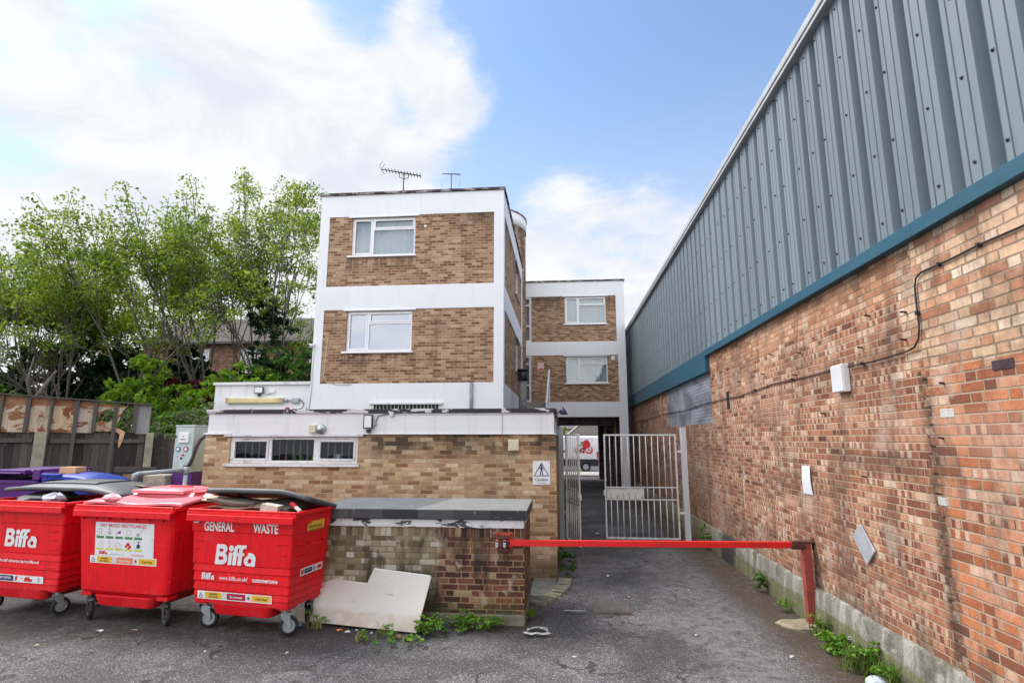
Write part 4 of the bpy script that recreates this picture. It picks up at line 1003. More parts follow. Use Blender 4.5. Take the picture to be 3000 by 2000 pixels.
q = MB(); q.loft([[(-3.7 + r * math.cos(k * math.pi / 8), 14.42 - d, 8.14 + r * math.sin(k * math.pi / 8)) for k in range(16)] for r, d in ((.04, 0), (.04, .03), (.02, .045))]); tag(q.build('wall_disc', M['white_p']), 'small white disc on the upper brick panel right of the window', 'vent')
q = MB(); q.tube([(-3.02, AY0 - .04, 2.735), (-2.3, AY0 - .04, 2.73), (-1.4, AY0 - .04, 2.728), (-.2, AY0 - .04, 2.735)], .008, 5)
q.loft([[(-3.02 + r * math.cos(k * math.pi / 8), AY0 - .032 - d, 2.735 + r * math.sin(k * math.pi / 8)) for k in range(16)] for r, d in ((.045, 0), (.045, .035), (.03, .04))])
tag(q.build('parapet_cable', M['upvc_dirty']), 'thin white cable with a round junction running along the annex parapet', 'cable')
q = MB(); q.box(2.2, 2.36, 24.06, 24.118, 5.66, 5.83); tag(q.build('alarm_box', M['white_p'], bev=.008), 'white alarm box right of the lower window on the passage block', 'alarm')
t_ = thing('warning_sign', 'small red and white prohibition sign on the passage block', 'sign', (-.87, 24.12, 5.42))
q = MB(); q.fbox(f0, -.13, .13, -.15, .15, -.01, -.002); q.build('sign_plate', M['sticker'], t_)
q = MB(); poly_ring(q, circ(0, .03, .1, 24), circ(0, .03, .075, 24), fl, -.0115); q.add([fl(*p, -.0117) for p in ((-.06, .075), (-.045, .09), (.06, -.015), (.045, -.03))], [(0, 1, 2, 3)]); q.add([fl(*p, -.0115) for p in ((-.12, -.14), (.12, -.14), (.12, -.085), (-.12, -.085))], [(0, 1, 2, 3)]); q.build('pictogram', M['redink'], t_, norm=False)
t_ = thing('flue_pipe', 'mottled grey flue with a dark cowl standing on the annex roof beside the flats block', 'chimney', (-1.17, 17.0, 2.75))
q = MB(); q.tube([(0, 0, 0), (0, 0, 1.3)], .13, 16); q.build('flue', surf('mottled_flue', (.22, .21, .2), .4, 9, .85, bump=.4, dirt=(.06, .055, .05), damt=.7, dscale=7), t_)
q = MB(); q.tube([(0, 0, 1.301), (0, 0, 1.62)], .15, 16); q.tube([(0, 0, 1.622), (0, 0, 1.66)], .18, 16); q.build('cowl', M['black'], t_)
t_ = thing('corner_lamp', 'dark purple bulkhead lamp pointing down at the annex parapet corner', 'lamp', (-.06, 9.9, 2.72))
q = MB(); q.loft([[(.07 + .02 * i + r * .6 * math.cos(k * math.pi / 8), r * math.sin(k * math.pi / 8), .14 - .07 * i) for k in range(16)] for i, r in enumerate((.03, .09, .11))], smooth=True); q.build('shade', surf('purple_black_shade', (.03, .02, .07), .2, 4, .4), t_)
q = MB(); q.beam((.0, 0, .02), (.07, 0, .1), .02, .03); q.build('arm', M['dkgrey'], t_)

def antenna1():
    t_ = thing('tv_aerial', 'long comb like television aerial on a mast at the left of the flat roof', 'aerial', (-4.86, 16, 9.2), group='television aerials')
    q = MB(); q.tube([(0, 0, -.05), (0, 0, 1.36)], .022, 6); q.build('mast', M['dkgrey'], t_)
    a, b_ = Vector((-.74, 0, 1.56)), Vector((.56, 0, 1.27))
    q = MB(); q.tube([a, b_], .018, 6); q.tube([(0, 0, 1.2), (.15, 0, 1.22), (.17, 0, 1.36)], .012, 5); q.tube([(0, 0, 1.2), (-.14, 0, 1.26), (-.14, 0, 1.42)], .012, 5); q.build('boom', M['dkgrey'], t_)
    q = MB()
    for k in range(12):
        p = a.lerp(b_, .12 + .86 * k / 11); q.tube([p + Vector((.02, -.14, .0)), p + Vector((-.02, .14, 0))], .012, 5)
    for s_ in (1, -1):
        q.tube([a + Vector((0, 0, 0)), a + Vector((.1, 0, .17 * s_))], .01, 5); q.tube([a + Vector((0, -.2, 0)), a + Vector((.1, -.2, .17 * s_))], .008, 5)
    q.build('element', M['dkgrey'], t_)
def antenna2():
    t_ = thing('tv_aerial', 'plain T shaped aerial on a thin mast at the right of the flat roof', 'aerial', (-3.33, 16, 9.2), group='television aerials')
    q = MB(); q.tube([(0, 0, -.05), (0, 0, 1.3)], .018, 6); q.build('mast', M['dkgrey'], t_)
    q = MB(); q.tube([(-.29, 0, 1.32), (.29, 0, 1.27)], .017, 6); q.build('boom', M['dkgrey'], t_)
    q = MB()
    for x in (-.29, .28): q.tube([(x, 0, 1.3), (x - .02, 0, .85)], .005, 5)
    q.build('element', M['grey_steel'], t_)
antenna1(); antenna2()
t_ = thing('tv_aerial', 'small grid shaped aerial behind the long comb like aerial', 'aerial', (-4.45, 16.4, 9.2), group='television aerials')
q = MB(); q.tube([(0, 0, -.05), (0, 0, .95)], .014, 6); q.build('mast', M['dkgrey'], t_)
q = MB()
for k in range(5): q.tube([(-.22, 0, .55 + k * .08), (.26, 0, .52 + k * .08)], .006, 5)
q.build('element', M['grey_steel'], t_)

# ------------------------------------------------------------------ alley floor details
def cover(label, x0, x1, y0, y1, rib):
    t_ = thing('drain_cover', label, 'drain cover', ((x0 + x1) / 2, (y0 + y1) / 2, 0), group='iron covers set in the alley')
    hx, hy = (x1 - x0) / 2, (y1 - y0) / 2
    mt = surf('worn_iron', (.15, .125, .11), .25, 6, .6, metal=.3, bump=.3, bscale=40, dirt=(.05, .045, .04), damt=.5)
    q = MB(); q.box(-hx, hx, -hy, hy, -.05, .012); q.build('plate', mt, t_, bev=.003)
    q = MB(); n = int(2 * hx / .034)
    for k in range(n):
        x = -hx + .03 + k * (2 * hx - .06) / (n - 1); q.box(x - .008, x + .008, -hy + .025, hy - .025, .0125, .019)
    q.build('rib', mt, t_, norm=False)
cover('ribbed iron drain cover nearest the camera in the alley', .4, .9, 8.02, 8.55, 1)
cover('ribbed iron drain cover just in front of the gates', .35, .87, 11.0, 11.66, 1)
cover('small iron drain cover beyond the open gate leaf', .5, .82, 17.2, 17.8, 1)
def splat(name, label, cx, cy, rx, ry, seed, mt, z=.006, holes=False):
    r_ = random.Random(seed); n = 26
    q = MB(); rr = [1 + r_.uniform(-.28, .28) for _ in range(n)]
    o_ = [(cx + rx * rr[i] * math.cos(2 * math.pi * i / n), cy + ry * rr[i] * math.sin(2 * math.pi * i / n)) for i in range(n)]
    if holes:
        i_ = [(cx + (x - cx) * (.72 + .2 * r_.random()), cy + (y - cy) * (.5 + .25 * r_.random()) + ry * .1) for x, y in o_]
        q.add([(x, y, z) for x, y in o_] + [(x, y, z) for x, y in i_], [(i, (i + 1) % n, n + (i + 1) % n, n + i) for i in range(n)])
        for (dx, dy, k) in ((.45, .75, .28), (.62, .5, .2)): q.add([(cx + rx * dx + rx * k * math.cos(a * .785), cy + ry * dy + ry * k * 1.3 * math.sin(a * .785), z + .002) for a in range(8)], [tuple(range(8))])
    else: q.add([(x, y, z) for x, y in o_], [tuple(range(n))])
    return tag(q.build(name, mt, norm=False), label, 'paint mark')
M['whitemark'] = surf('white_spill', (.5, .5, .48), .3, 12, .9, bump=.2, dirt=(.15, .14, .14), damt=.7, dscale=14)
splat('paint_spill', 'ring of spilt white paint on the asphalt at the bunker corner', -.33, 7.2, .16, .13, 4, M['whitemark'], .012, True)
q = MB(); q.add([(.0, 8.03, .012), (.08, 8.02, .012), (.28, 8.035, .012), (.29, 8.06, .012), (.1, 8.06, .012), (0, 8.055, .012)], [(0, 1, 2, 3, 4, 5)]); tag(q.build('painted_line', M['whitemark'], norm=False), 'short worn white line left of the nearest drain cover', 'paint mark')
t_ = thing('brick_edging', 'curved row of mossy edging bricks round the paving at the annex corner', 'edging', (0, 0, 0))
r_ = random.Random(2); em = surf('mossy_edging_brick', (.24, .24, .17), .35, 7, .95, bump=.6, bscale=30, dirt=(.07, .1, .03), damt=.8, dscale=6)
for k in range(10):
    f_ = k / 9; x, y = .02 - .38 * f_ ** 2.2, 9.75 - 1.35 * f_; a = R(-4 - 28 * f_)
    q = MB(); q.M = Matrix.Translation((x, y, 0)) @ Matrix.Rotation(a + r_.uniform(-.08, .08), 4, 'Z') @ Matrix.Rotation(r_.uniform(-.06, .06), 4, 'X')
    q.box(-.11, .11, -.05, .05, -.05, .028 + r_.uniform(-.008, .01)); q.build('edging_brick', em, t_, bev=.012)
q = MB()
for (a, b_, c_, d_) in ((-.5, -.12, 9.25, 9.77), (-.5, -.15, 8.7, 9.24), (-.5, -.22, 8.42, 8.69)): q.box(a, b_, c_, d_, -.05, .016)
tag(q.build('paving', surf('old_paving_slab', (.17, .175, .155), .25, 4, .9, bump=.35, dirt=(.08, .1, .06), damt=.6), bev=.006), 'grey paving slabs between the bunker and the annex corner', 'paving')
# ------------------------------------------------------------------ wheeled waste bins
def binpaint(name, col, dirt):
    m, t, b = mat_begin(name)
    co = objco(t); n = t.noise(co, 3, 5, .6); f = t.noise(co, 70, 4, .6); s_ = t.noise(t.vmul(co, (6, 6, 40)), 1.5, 4, .6)
    c = t.mix(n, tuple(x * .82 for x in col), col)
    z = t.sep(worldpos(t))[2]
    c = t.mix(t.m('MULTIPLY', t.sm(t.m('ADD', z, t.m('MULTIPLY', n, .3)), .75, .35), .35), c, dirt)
    c = t.mix(t.m('MULTIPLY', t.sm(s_, .66, .72), .35), c, (.75, .35, .35) if col[0] > .4 else (.3, .3, .32))
    c = t.mix(t.m('MULTIPLY', t.sm(f, .6, .75), .15), c, dirt)
    run = t.noise(t.vmul(co, (11, 11, .8)), 1.6, 5, .65); c = t.mix(t.m('MULTIPLY', t.sm(run, .5, .63), .42), c, dirt)
    fd = t.noise(co, 1.7, 4, .6); c = t.mix(t.m('MULTIPLY', t.sm(fd, .52, .68), .3), c, tuple(min(1, x * .9 + .05) for x in col))
    t.put(b.inputs['Base Color'], c); t.put(b.inputs['Roughness'], t.m('ADD', .36, t.m('MULTIPLY', n, .2)))
    b.inputs['Specular IOR Level'].default_value = .3
    t.put(b.inputs['Normal'], t.bump(t.m('ADD', n, t.m('MULTIPLY', f, .15)), .16, .03)); return m
M['binred'] = binpaint('scuffed_red_bin', (.84, .006, .013), (.32, .01, .012))
M['binred_plastic'] = binpaint('red_bin_plastic', (.84, .006, .014), (.36, .01, .015))
M['binpurple'] = binpaint('purple_bin_plastic', (.1, .022, .19), (.05, .015, .08))
M['binblue'] = binpaint('blue_bin_plastic', (.012, .05, .38), (.01, .03, .15))
M['lidgrey'] = surf('dark_grey_lid', (.06, .068, .075), .2, 3, .5, bump=.06, dirt=(.12, .12, .12), damt=.35)
M['lidred'] = surf('sky_sheen_red_lid', (.75, .2, .24), .1, 2, .35, bump=.04, dirt=(.7, .1, .12), damt=.4)  # red lid with the sky's reflection painted in as pink
M['rubber'] = surf('black_tyre', (.015, .015, .017), .3, 6, .8, bump=.2)
M['wheelmetal'] = surf('wheel_zinc', (.4, .46, .46), .15, 5, .35, metal=.5, bump=.04, dirt=(.2, .2, .19), damt=.3)

def caster(t_, x, y, ang, hz, dark=False, rimdark=False):
    """swivel wheel under a bin; the fork is the part, tyre and rim are its sub-parts"""
    Mx = Matrix.Translation((x, y, 0)) @ Matrix.Rotation(ang, 4, 'Z')
    q = MB(); q.M = Mx; mt = M['dkgrey'] if dark else M['wheelmetal']
    q.box(-.055, .055, -.05, .05, hz - .012, hz)
    q.loft([[(.035 * math.cos(k * math.pi / 6), .035 * math.sin(k * math.pi / 6), z) for k in range(12)] for z in (hz - .04, hz - .0125)])
    for s_ in (-1, 1):
        yy = s_ * .036
        poly = [(-.05, hz - .041), (.06, hz - .041), (.055, hz - .075), (.07, .12), (.062, .085), (.04, .082), (.02, .12), (-.045, hz - .09)]
        q.prism(poly, lambda u, z, d: (u, yy + d, z), -.003, .003)
    q.box(-.048, .058, -.032, .032, hz - .05, hz - .0412)
    fork = q.build('caster_fork', mt, t_, bev=.003)
    wx, wz, n = .045, .108, 28
    def ring(r, yy): return [(wx + r * math.cos(2 * math.pi * k / n), yy, wz + r * math.sin(2 * math.pi * k / n)) for k in range(n)]
    q = MB(); q.M = Mx
    q.loft([ring(.072, -.024), ring(.094, -.028), ring(.108, -.018), ring(.108, .018), ring(.094, .028), ring(.072, .024)], smooth=True, cap0=False, cap1=False); q.build('tyre', M['rubber'], fork)
    q = MB(); q.M = Mx
    for s_ in (-1, 1): q.loft([ring(.074, s_ * .022), ring(.066, s_ * .023), ring(.06, s_ * .014), ring(.028, s_ * .012), ring(.024, s_ * .026), ring(.008, s_ * .027)], cap0=False, smooth=False)
    q.build('rim', M['dkgrey' if rimdark else 'wheelmetal'], fork)
    return fork

def curves2d(splines):
    """filled outline with holes -> verts, faces"""
    cu = bpy.data.curves.new('c', 'CURVE'); cu.dimensions = '2D'; cu.fill_mode = 'FRONT'
    for pts in splines:
        sp = cu.splines.new('POLY'); sp.points.add(len(pts) - 1)
        for p, (x, y) in zip(sp.points, pts): p.co = (x, y, 0, 1)
        sp.use_cyclic_u = True
    o = bpy.data.objects.new('c', cu); COL.objects.link(o); bpy.context.view_layer.update()
    me = bpy.data.meshes.new_from_object(o.evaluated_get(bpy.context.evaluated_depsgraph_get()))
    r = [(v.co.x, v.co.y) for v in me.vertices], [tuple(p.vertices) for p in me.polygons]
    bpy.data.objects.remove(o); bpy.data.curves.remove(cu); bpy.data.meshes.remove(me)
    return r
def arc(cx, cy, rx, ry, a0, a1, n=10):
    return [(cx + rx * math.cos(R(a0 + (a1 - a0) * i / n)), cy + ry * math.sin(R(a0 + (a1 - a0) * i / n))) for i in range(n + 1)]
def logo_shapes():
    """heavy rounded lower case lettering: B i ff a ; cap height 1"""
    L = []
    B = [(0, 0)] + arc(.42, .3, .3, .3, -90, 62, 10) + [(.56, .57)] + arc(.38, .76, .28, .24, -30, 90, 8) + [(0, 1)]
    h1 = [(.2, .22)] + arc(.38, .31, .11, .09, -90, 90, 6) + [(.2, .4)]
    h2 = [(.2, .62)] + arc(.34, .7, .09, .08, -90, 90, 6) + [(.2, .78)]
    L.append([B, h1[::-1], h2[::-1]])
    L.append([[(.78, 0), (.99, 0), (.99, .62), (.78, .62)]])
    L.append([arc(.89, .82, .145, .145, 0, 342, 20)])
    # ff joined
    for x in (1.05, 1.36):
        L.append([[(x, 0), (x + .23, 0), (x + .23, .47), (x + .34, .47), (x + .34, .62), (x + .23, .62)] + arc(x + .31, .72, .085, .12, 180, 90, 5) + [(x + .42, .84), (x + .42, 1.0), (x + .28, 1.0)] + arc(x + .24, .74, .24, .26, 90, 180, 7) + [(x, .62), (x - .04, .62), (x - .04, .47), (x, .47)]])
    a = [(2.4, 0), (2.4, .34)] + arc(2.08, .34, .32, .3, 0, 90, 8) + [(1.92, .64), (1.86, .5)][:1] + [(1.9, .5)] + arc(1.98, .25, .25, .25, 120, 270, 10) + [(1.98, 0)]
    ah = arc(2.06, .25, .12, .12, 0, 330, 12)
    L.append([a, ah[::-1]])
    return [curves2d(s_) for s_ in L]
LOGO = logo_shapes()
def put_logo(mb, fn, u, z, h, d=-.004, m=0, shear=.13):
    for i, (vs_, fs_) in enumerate(LOGO):
        mb.add([fn(u + (x + y * shear) * h, z + y * h, d - .0002 * i) for x, y in vs_], fs_, m)

def flatrect(mb, fn, a, b, c, e, d, m=0):
    mb.add([fn(a, c, d), fn(b, c, d), fn(b, e, d), fn(a, e, d)], [(0, 1, 2, 3)], m)

def hazard_strip(t_, fn, u0, z0, w, h, faded):
    q = MB(); q.fbox(fn, u0, u0 + w, z0, z0 + h, -.003, -.001); s_ = q.build('hazard_sticker', M['sticker'], t_)
    q = MB(); flatrect(q, fn, u0 + .105 * w, u0 + .335 * w, z0 + .1 * h, z0 + .9 * h, -.0035); q.build('yellow_panel', M['yellow'], s_, norm=False); q = MB(); flatrect(q, fn, u0 + .735 * w, u0 + .985 * w, z0 + .12 * h, z0 + .88 * h, -.0035); q.build('yellow_panel', M['yellow'], s_, norm=False)
    q = MB(); flatrect(q, fn, u0 + .405 * w, u0 + .655 * w, z0 + .1 * h, z0 + .9 * h, -.0035); q.build('red_panel', M['salmon' if faded else 'crimson'], s_, norm=False)
    q = MB()
    put_text(q, fn, 'DANGER', u0 + .22 * w, z0 + .55 * h, .3 * h, -.0042, font_off=.0012); put_text(q, fn, 'OF DEATH', u0 + .22 * w, z0 + .2 * h, .3 * h, -.0042, font_off=.0012)
    put_text(q, fn, 'Crush Zone', u0 + .86 * w, z0 + .36 * h, .36 * h, -.0042, font_off=.0012)
    q.build('lettering', M['ink'], s_, norm=False); q = MB()
    cx, cz, r = u0 + .05 * w, z0 + .48 * h, .36 * h
    poly_ring(q, [(cx - r, cz - r), (cx + r, cz - r), (cx, cz + r)], [(cx - r * .66, cz - r * .8), (cx + r * .66, cz - r * .8), (cx, cz + r * .55)], fn, -.004)
    flatrect(q, fn, cx - .06 * r, cx + .06 * r, cz - .6 * r, cz + .1 * r, -.004)
    q.build('warning_triangle', M['ink'], s_, norm=False); q = MB()
    cx = u0 + .695 * w
    for a in (0, 45, 90, 135):
        c_, s2 = math.cos(R(a)), math.sin(R(a)); k = r * .75
        q.add([fn(cx + c_ * k - s2 * k * .12, cz + s2 * k + c_ * k * .12, -.004 - a * 1e-6), fn(cx - c_ * k - s2 * k * .12, cz - s2 * k + c_ * k * .12, -.004 - a * 1e-6), fn(cx - c_ * k + s2 * k * .12, cz - s2 * k - c_ * k * .12, -.004 - a * 1e-6), fn(cx + c_ * k + s2 * k * .12, cz + s2 * k - c_ * k * .12, -.004 - a * 1e-6)], [(0, 1, 2, 3)])
    q.build('crush_symbol', M['ink'], s_, norm=False)
    q = MB(); put_text(q, fn, 'Do not enter', u0 + .53 * w, z0 + .36 * h, .36 * h, -.0042, font_off=.001); q.build('white_print', M['sticker'], s_, norm=False)
    q = MB(); cx = u0 + .37 * w; poly_ring(q, circ(cx, cz, r, 20), circ(cx, cz, r * .78, 20), fn, -.004); c_ = r * .6; q.add([fn(cx - c_, cz + c_ + .002, -.0041), fn(cx - c_ + .004, cz + c_ + .004, -.0041), fn(cx + c_, cz - c_, -.0041), fn(cx + c_ - .004, cz - c_ - .002, -.0041)], [(0, 1, 2, 3)]); q.build('grey_print', M['greyink'], s_, norm=False)

def bin_body(label, loc, rz, metal, wb, wt, depth, cl=0., hz=.3, zr=1.42, front_dx=.09, body='binred', group='large wheeled waste bins', casters=((0.25, 0), (.25, 0), (2, 0), (2, 0))):
    t_ = thing('waste_bin', label, 'bin', loc, rz, group)
    zb = hz + .03
    def dims(z):
        k = (z - zb) / (zr - zb); return (wb + (wt - wb) * k) / 2, -depth / 2 + .06 - front_dx * k, depth / 2 - .05 + .05 * k
    rings, rad = [], .03 if metal else .09
    zs = [zb]
    if metal:
        for s_ in (.40, .48, .58, .70, .785, 1.17): zs += [s_ - .006, s_ + .006]
    else: zs += [zb + .05]
    zs += [zr]
    for i, z in enumerate(zs):
        hw, yf, yb = dims(z)
        st = (.010 * (i // 2 % 2 == 0) if metal else 0)
        if metal: st = (-.006 if i % 2 == 1 else .006) if 0 < i < len(zs) - 1 else 0
        if not metal and i == 0: hw -= .05; yf += .05; yb -= .05
        rings.append(rrect(0, (yf + yb) / 2, hw + st, (yb - yf) / 2 + st, rad, z))
    q = MB(); q.loft(rings, cap1=False, smooth=False)
    inner = []
    for z in (zr, zb + .25):
        hw, yf, yb = dims(z); inner.append(rrect(0, (yf + yb) / 2, hw - .02, (yb - yf) / 2 - .02, rad, z))
    q.loft(inner, cap0=False, cap1=True)
    bd = q.build('bin_body', M[body], t_, bev=0 if metal else .02)
    hw, yf, yb = dims(zr)
    # rim: rolled edge all round and the comb bar on the front
    q = MB(); o_ = [rrect(0, (yf + yb) / 2, hw + e, (yb - yf) / 2 + e, rad + .01, z) for e, z in ((.005, zr - .035), (.035, zr - .03), (.035, zr + .01), (-.025, zr + .012), (-.028, zr - .02))]
    q.loft(o_, cap0=False, cap1=False); q.build('rim', M[body], t_, bev=.004)
    q = MB()
    q.box(-hw + cl, hw + .08, yf - .075, yf - .036, zr - .06, zr - .0); q.box(-hw + cl + .02, hw + .06, yf - .1, yf - .0755, zr - .115, zr - .035); q.box(-hw + cl + .01, hw + .07, yf - .07, yf - .036, zr + .0005, zr + .028)
    q.build('comb_bar', M[body], t_, bev=.008)
    if not metal:
        for k in range(7):
            q = MB(); u = -hw + .13 + k * (2 * hw - .26) / 6; y0 = -depth / 2 + .06 - front_dx * .95
            q.add([(u - .02, y0 + .002, zr - .08), (u + .02, y0 + .002, zr - .08), (u, y0 + .008, zr - .17), (u - .012, y0 - .06, zr - .1), (u + .012, y0 - .06, zr - .1)], [(0, 3, 2), (3, 4, 2), (4, 1, 2), (0, 1, 4, 3)])
            q.build('gusset', M[body], t_)
    q = MB(); q.loft([rrect(0, .0, wb / 2 - .27, depth / 2 - .1, .08, hz - .11), rrect(0, .0, wb / 2 - .22, depth / 2 - .07, .08, zb - .002)]); q.build('drain_tray', M[body], t_, bev=.015)
    cz = hz
    for k, ((sx, sy), (ang, dk)) in enumerate(zip(((-1, -1), (1, -1), (1, 1), (-1, 1)), casters)):
        x, y = sx * (wb / 2 - .1), sy * (depth / 2 - .17)
        q = MB(); q.box(x - .085, x + .085, y - .08, y + .08, cz + .001, zb + .02); q.build('wheel_bracket', M[body], t_, bev=.006)
        caster(t_, x, y, ang, cz, dk, not metal)
    def fn(u, z, d=0):
        k = (z - zb) / (zr - zb); return (u, -depth / 2 + .06 - front_dx * k - (.007 if metal else .001) + d, z)
    def fs(v, z, d=0):
        k = (z - zb) / (zr - zb); return ((wb + (wt - wb) * k) / 2 + (.007 if metal else .001) - d, v, z)
    return t_, fn, fs, dims
# --- the general waste bin beside the bunker
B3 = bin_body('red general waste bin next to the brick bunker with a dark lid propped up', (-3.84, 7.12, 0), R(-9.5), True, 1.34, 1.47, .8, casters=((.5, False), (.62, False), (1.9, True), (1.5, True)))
t3, fn3, fs3, dm3 = B3
q = MB(); put_logo(q, fn3, -.36, .79, .24); q.build('logo', M['sticker'], t3, norm=False)
q = MB(); put_logo(q, fn3, -.55, .605, .078); q.build('logo', M['sticker'], t3, norm=False)
q = MB()
put_text(q, fn3, 'GENERAL', -.31, 1.185, .15, -.004, font_off=.0045, sx=.68); put_text(q, fn3, 'WASTE', .36, 1.185, .15, -.004, font_off=.0045, sx=.7)
put_text(q, fn3, 'www.biffa.co.uk/', -.085, .612, .066, -.004, font_off=.0008, sx=.92); put_text(q, fn3, 'customerzone', .36, .612, .066, -.004, font_off=.0022, sx=.92)
q.build('lettering', M['sticker'], t3, norm=False)
hazard_strip(t3, fn3, -.6, .375, 1.06, .092, False)
q = MB(); flatrect(q, fn3, -.685, -.61, 1.27, 1.35, -.003); o = q.build('small_label', M['sticker'], t3, norm=False)
q = MB(); r_ = random.Random(1)
for i in range(5):
    for j in range(5):
        if r_.random() < .5: flatrect(q, fn3, -.675 + i * .011, -.665 + i * .011, 1.282 + j * .011, 1.292 + j * .011, -.004)
q.build('label_print', M['ink'], o, norm=False)
q = MB(); q.fbox(fs3, -.13, .22, 1.17, 1.285, -.003, -.001); o = q.build('yellow_plate', M['yellow'], t3)
q = MB(); flatrect(q, fs3, -.11, .2, 1.176, 1.186, -.0042)
for k in range(7): flatrect(q, fs3, -.1 + k * .04, -.075 + k * .04, 1.205, 1.235, -.0042)
q.build('plate_print', M['dkgrey'], o, norm=False)
q = MB(); q.fbox(fs3, -.18, .28, .66, .745, -.003, -.001); o = q.build('side_sticker', M['sticker'], t3)
q = MB(); flatrect(q, fs3, -.1, .06, .675, .73, -.0042); flatrect(q, fs3, .085, .11, .675, .73, -.0042); flatrect(q, fs3, .13, .15, .7, .71, -.0042); q.build('sticker_print', M['navy'], o, norm=False)
q = MB(); flatrect(q, fs3, -.165, -.115, .675, .73, -.0042); flatrect(q, fs3, .17, .26, .68, .722, -.0042); q.build('red_print', M['redink'], o, norm=False)
q = MB(); put_text(q, fs3, 'DO NOT ENTER', -.02, .7, .017, -.005); q.build('white_print', M['sticker'], o, norm=False)
for z, a, b_ in ((1.02, -.02, .24),):
    q = MB(); q.tube([fs3(a, z, .0), fs3(a + .03, z - .01, -.05), fs3((a + b_) / 2, z - .005, -.06), fs3(b_ - .03, z - .01, -.05), fs3(b_, z, 0)], .01, 8); q.build('side_handle', M['binred'], t3)
q = MB()
for z in (1.27, 1.045, .93): q.tube([fs3(-.3, z, -.004), fs3(-.06, z + .005, -.004)], .008, 6)
for (u0, u1, z) in ((-.66, -.54, 1.06), (-.66, -.6, .965), (.52, .66, 1.06), (.56, .64, .94)): q.tube([fn3(u0, z, -.003), fn3(u1, z, -.003)], .006, 6)
q.build('pressed_rib', M['binred'], t3)
def lidfn(w_, d_, y0, zf, zb_, dome, droop):
    def f(u, v):
        x = (u - .5) * w_; y = y0 + v * d_
        e = (2 * u - 1)
        z = zf + (zb_ - zf) * v + dome * (1 - abs(e) ** 3.2) * (1 - (2 * v - 1) ** 4 * .6) - droop * max(0, e - .45) ** 1.3
        return (x, y, z)
    return f
def lid_edge(mb, f, w):
    pts = [f(i / 30, 0) for i in range(31)] + [f(1, j / 12) for j in range(1, 13)]
    mb.tube([(x, y, z - .02) for x, y, z in pts], .033, 8)
    pts = [f(0, j / 12) for j in range(13)]; mb.tube([(x, y, z - .02) for x, y, z in pts], .028, 8)
f = lidfn(1.5, .6, -.18, 1.65, 1.5, .03, .14)
q = MB(); q.sheet(f, 40, 16, .02)
lid_edge(q, f, .03)
def f2(u, v):
    x, y, z = f(.2 + .5 * u, .12 + .7 * v); return (x, y, z + .012)
q.sheet(f2, 20, 10, .02); q.build('lid', M['lidgrey'], t3)

# --- the recycling bin in the middle
B2 = bin_body('smooth red plastic bin with a dry mixed recyclables poster and a pink lid', (-5.54, 7.42, 0), R(-8.9), False, 1.4, 1.53, .96, cl=.04, zr=1.43, front_dx=.1, body='binred_plastic', casters=((-.55, True), (-.5, True), (2, True), (2, True)))
t2, fn2, fs2, dm2 = B2
fn2_ = fn2
fn2 = lambda u, z, d=0: fn2_(u, .815 + (z - .82) * .83, d)
q = MB(); q.fbox(fn2, -.44, .49, .82, 1.33, -.003, -.001); po = q.build('poster', M['sticker'], t2)
q = MB(); put_text(q, fn2, 'DRY MIXED RECYCLABLES', .0, 1.262, .066, -.0045, font_off=.0008, sx=.94); put_logo(q, fn2, -.37, .845, .055, -.0045); put_text(q, fn2, 'customerzone', .24, .845, .038, -.0045); q.build('red_print', M['redink'], po, norm=False)
q = MB(); put_text(q, fn2, 'www.biffa.co.uk/', -.08, .845, .034, -.0045); q.build('grey_print', M['greyink'], po, norm=False)
gr, lm, gy_, rd, nv, pu = MB(), MB(), MB(), MB(), MB(), MB()
for k in range(5):
    u = -.36 + k * .152
    flatrect(gr, fn2, u - .06, u + .062, 1.085, 1.122, -.0045); flatrect(lm, fn2, u - .06, u + .062, .912, .944, -.0045)
    flatrect(gr, fn2, u - .055, u - .045, 1.122, 1.128, -.0045)
poly_ring(gy_, [(-.385, 1.145), (-.34, 1.145), (-.335, 1.235), (-.38, 1.235)], [(-.378, 1.15), (-.347, 1.15), (-.343, 1.23), (-.375, 1.23)], fn2, -.0045)
poly_ring(gy_, [(-.235, 1.145), (-.185, 1.145), (-.19, 1.21), (-.205, 1.245), (-.215, 1.245), (-.232, 1.21)], [(-.228, 1.15), (-.192, 1.15), (-.197, 1.205), (-.208, 1.235), (-.212, 1.235), (-.225, 1.205)], fn2, -.0045)
flatrect(gy_, fn2, -.22, -.2, 1.155, 1.185, -.0046)
pu.add([fn2(*p, -.0045) for p in ((-.11, 1.165), (-.03, 1.16), (-.035, 1.215), (-.06, 1.2))], [(0, 1, 2, 3)])
poly_ring(gy_, circ(.096, 1.185, .04, 14), circ(.096, 1.185, .036, 14), fn2, -.0045)
gy_.add([fn2(*p, -.0045) for p in ((.225, 1.135), (.262, 1.135), (.27, 1.18), (.217, 1.18))], [(0, 1, 2, 3)])
poly_ring(gy_, [(.27, 1.185), (.29, 1.185), (.33, 1.25), (.31, 1.25)], [(.274, 1.188), (.288, 1.188), (.322, 1.246), (.312, 1.246)], fn2, -.0045)
poly_ring(gy_, circ(-.355, 1.0, .036, 14), circ(-.355, 1.0, .032, 14), fn2, -.0045); poly_ring(gy_, [(-.23, .96), (-.19, .96), (-.2, 1.055), (-.215, 1.055)], [(-.225, .965), (-.195, .965), (-.204, 1.05), (-.212, 1.05)], fn2, -.0045); poly_ring(gy_, circ(-.07, .99, .045, 14), circ(-.07, .99, .041, 14), fn2, -.0045)
for (a, b_, r) in ((.09, 1.01, .03), (.06, .98, .022), (.12, .975, .024), (.1, .955, .018)): rd.add([fn2(*p, -.0045 - a * .001) for p in circ(a, b_, r, 7)], [tuple(range(7))])
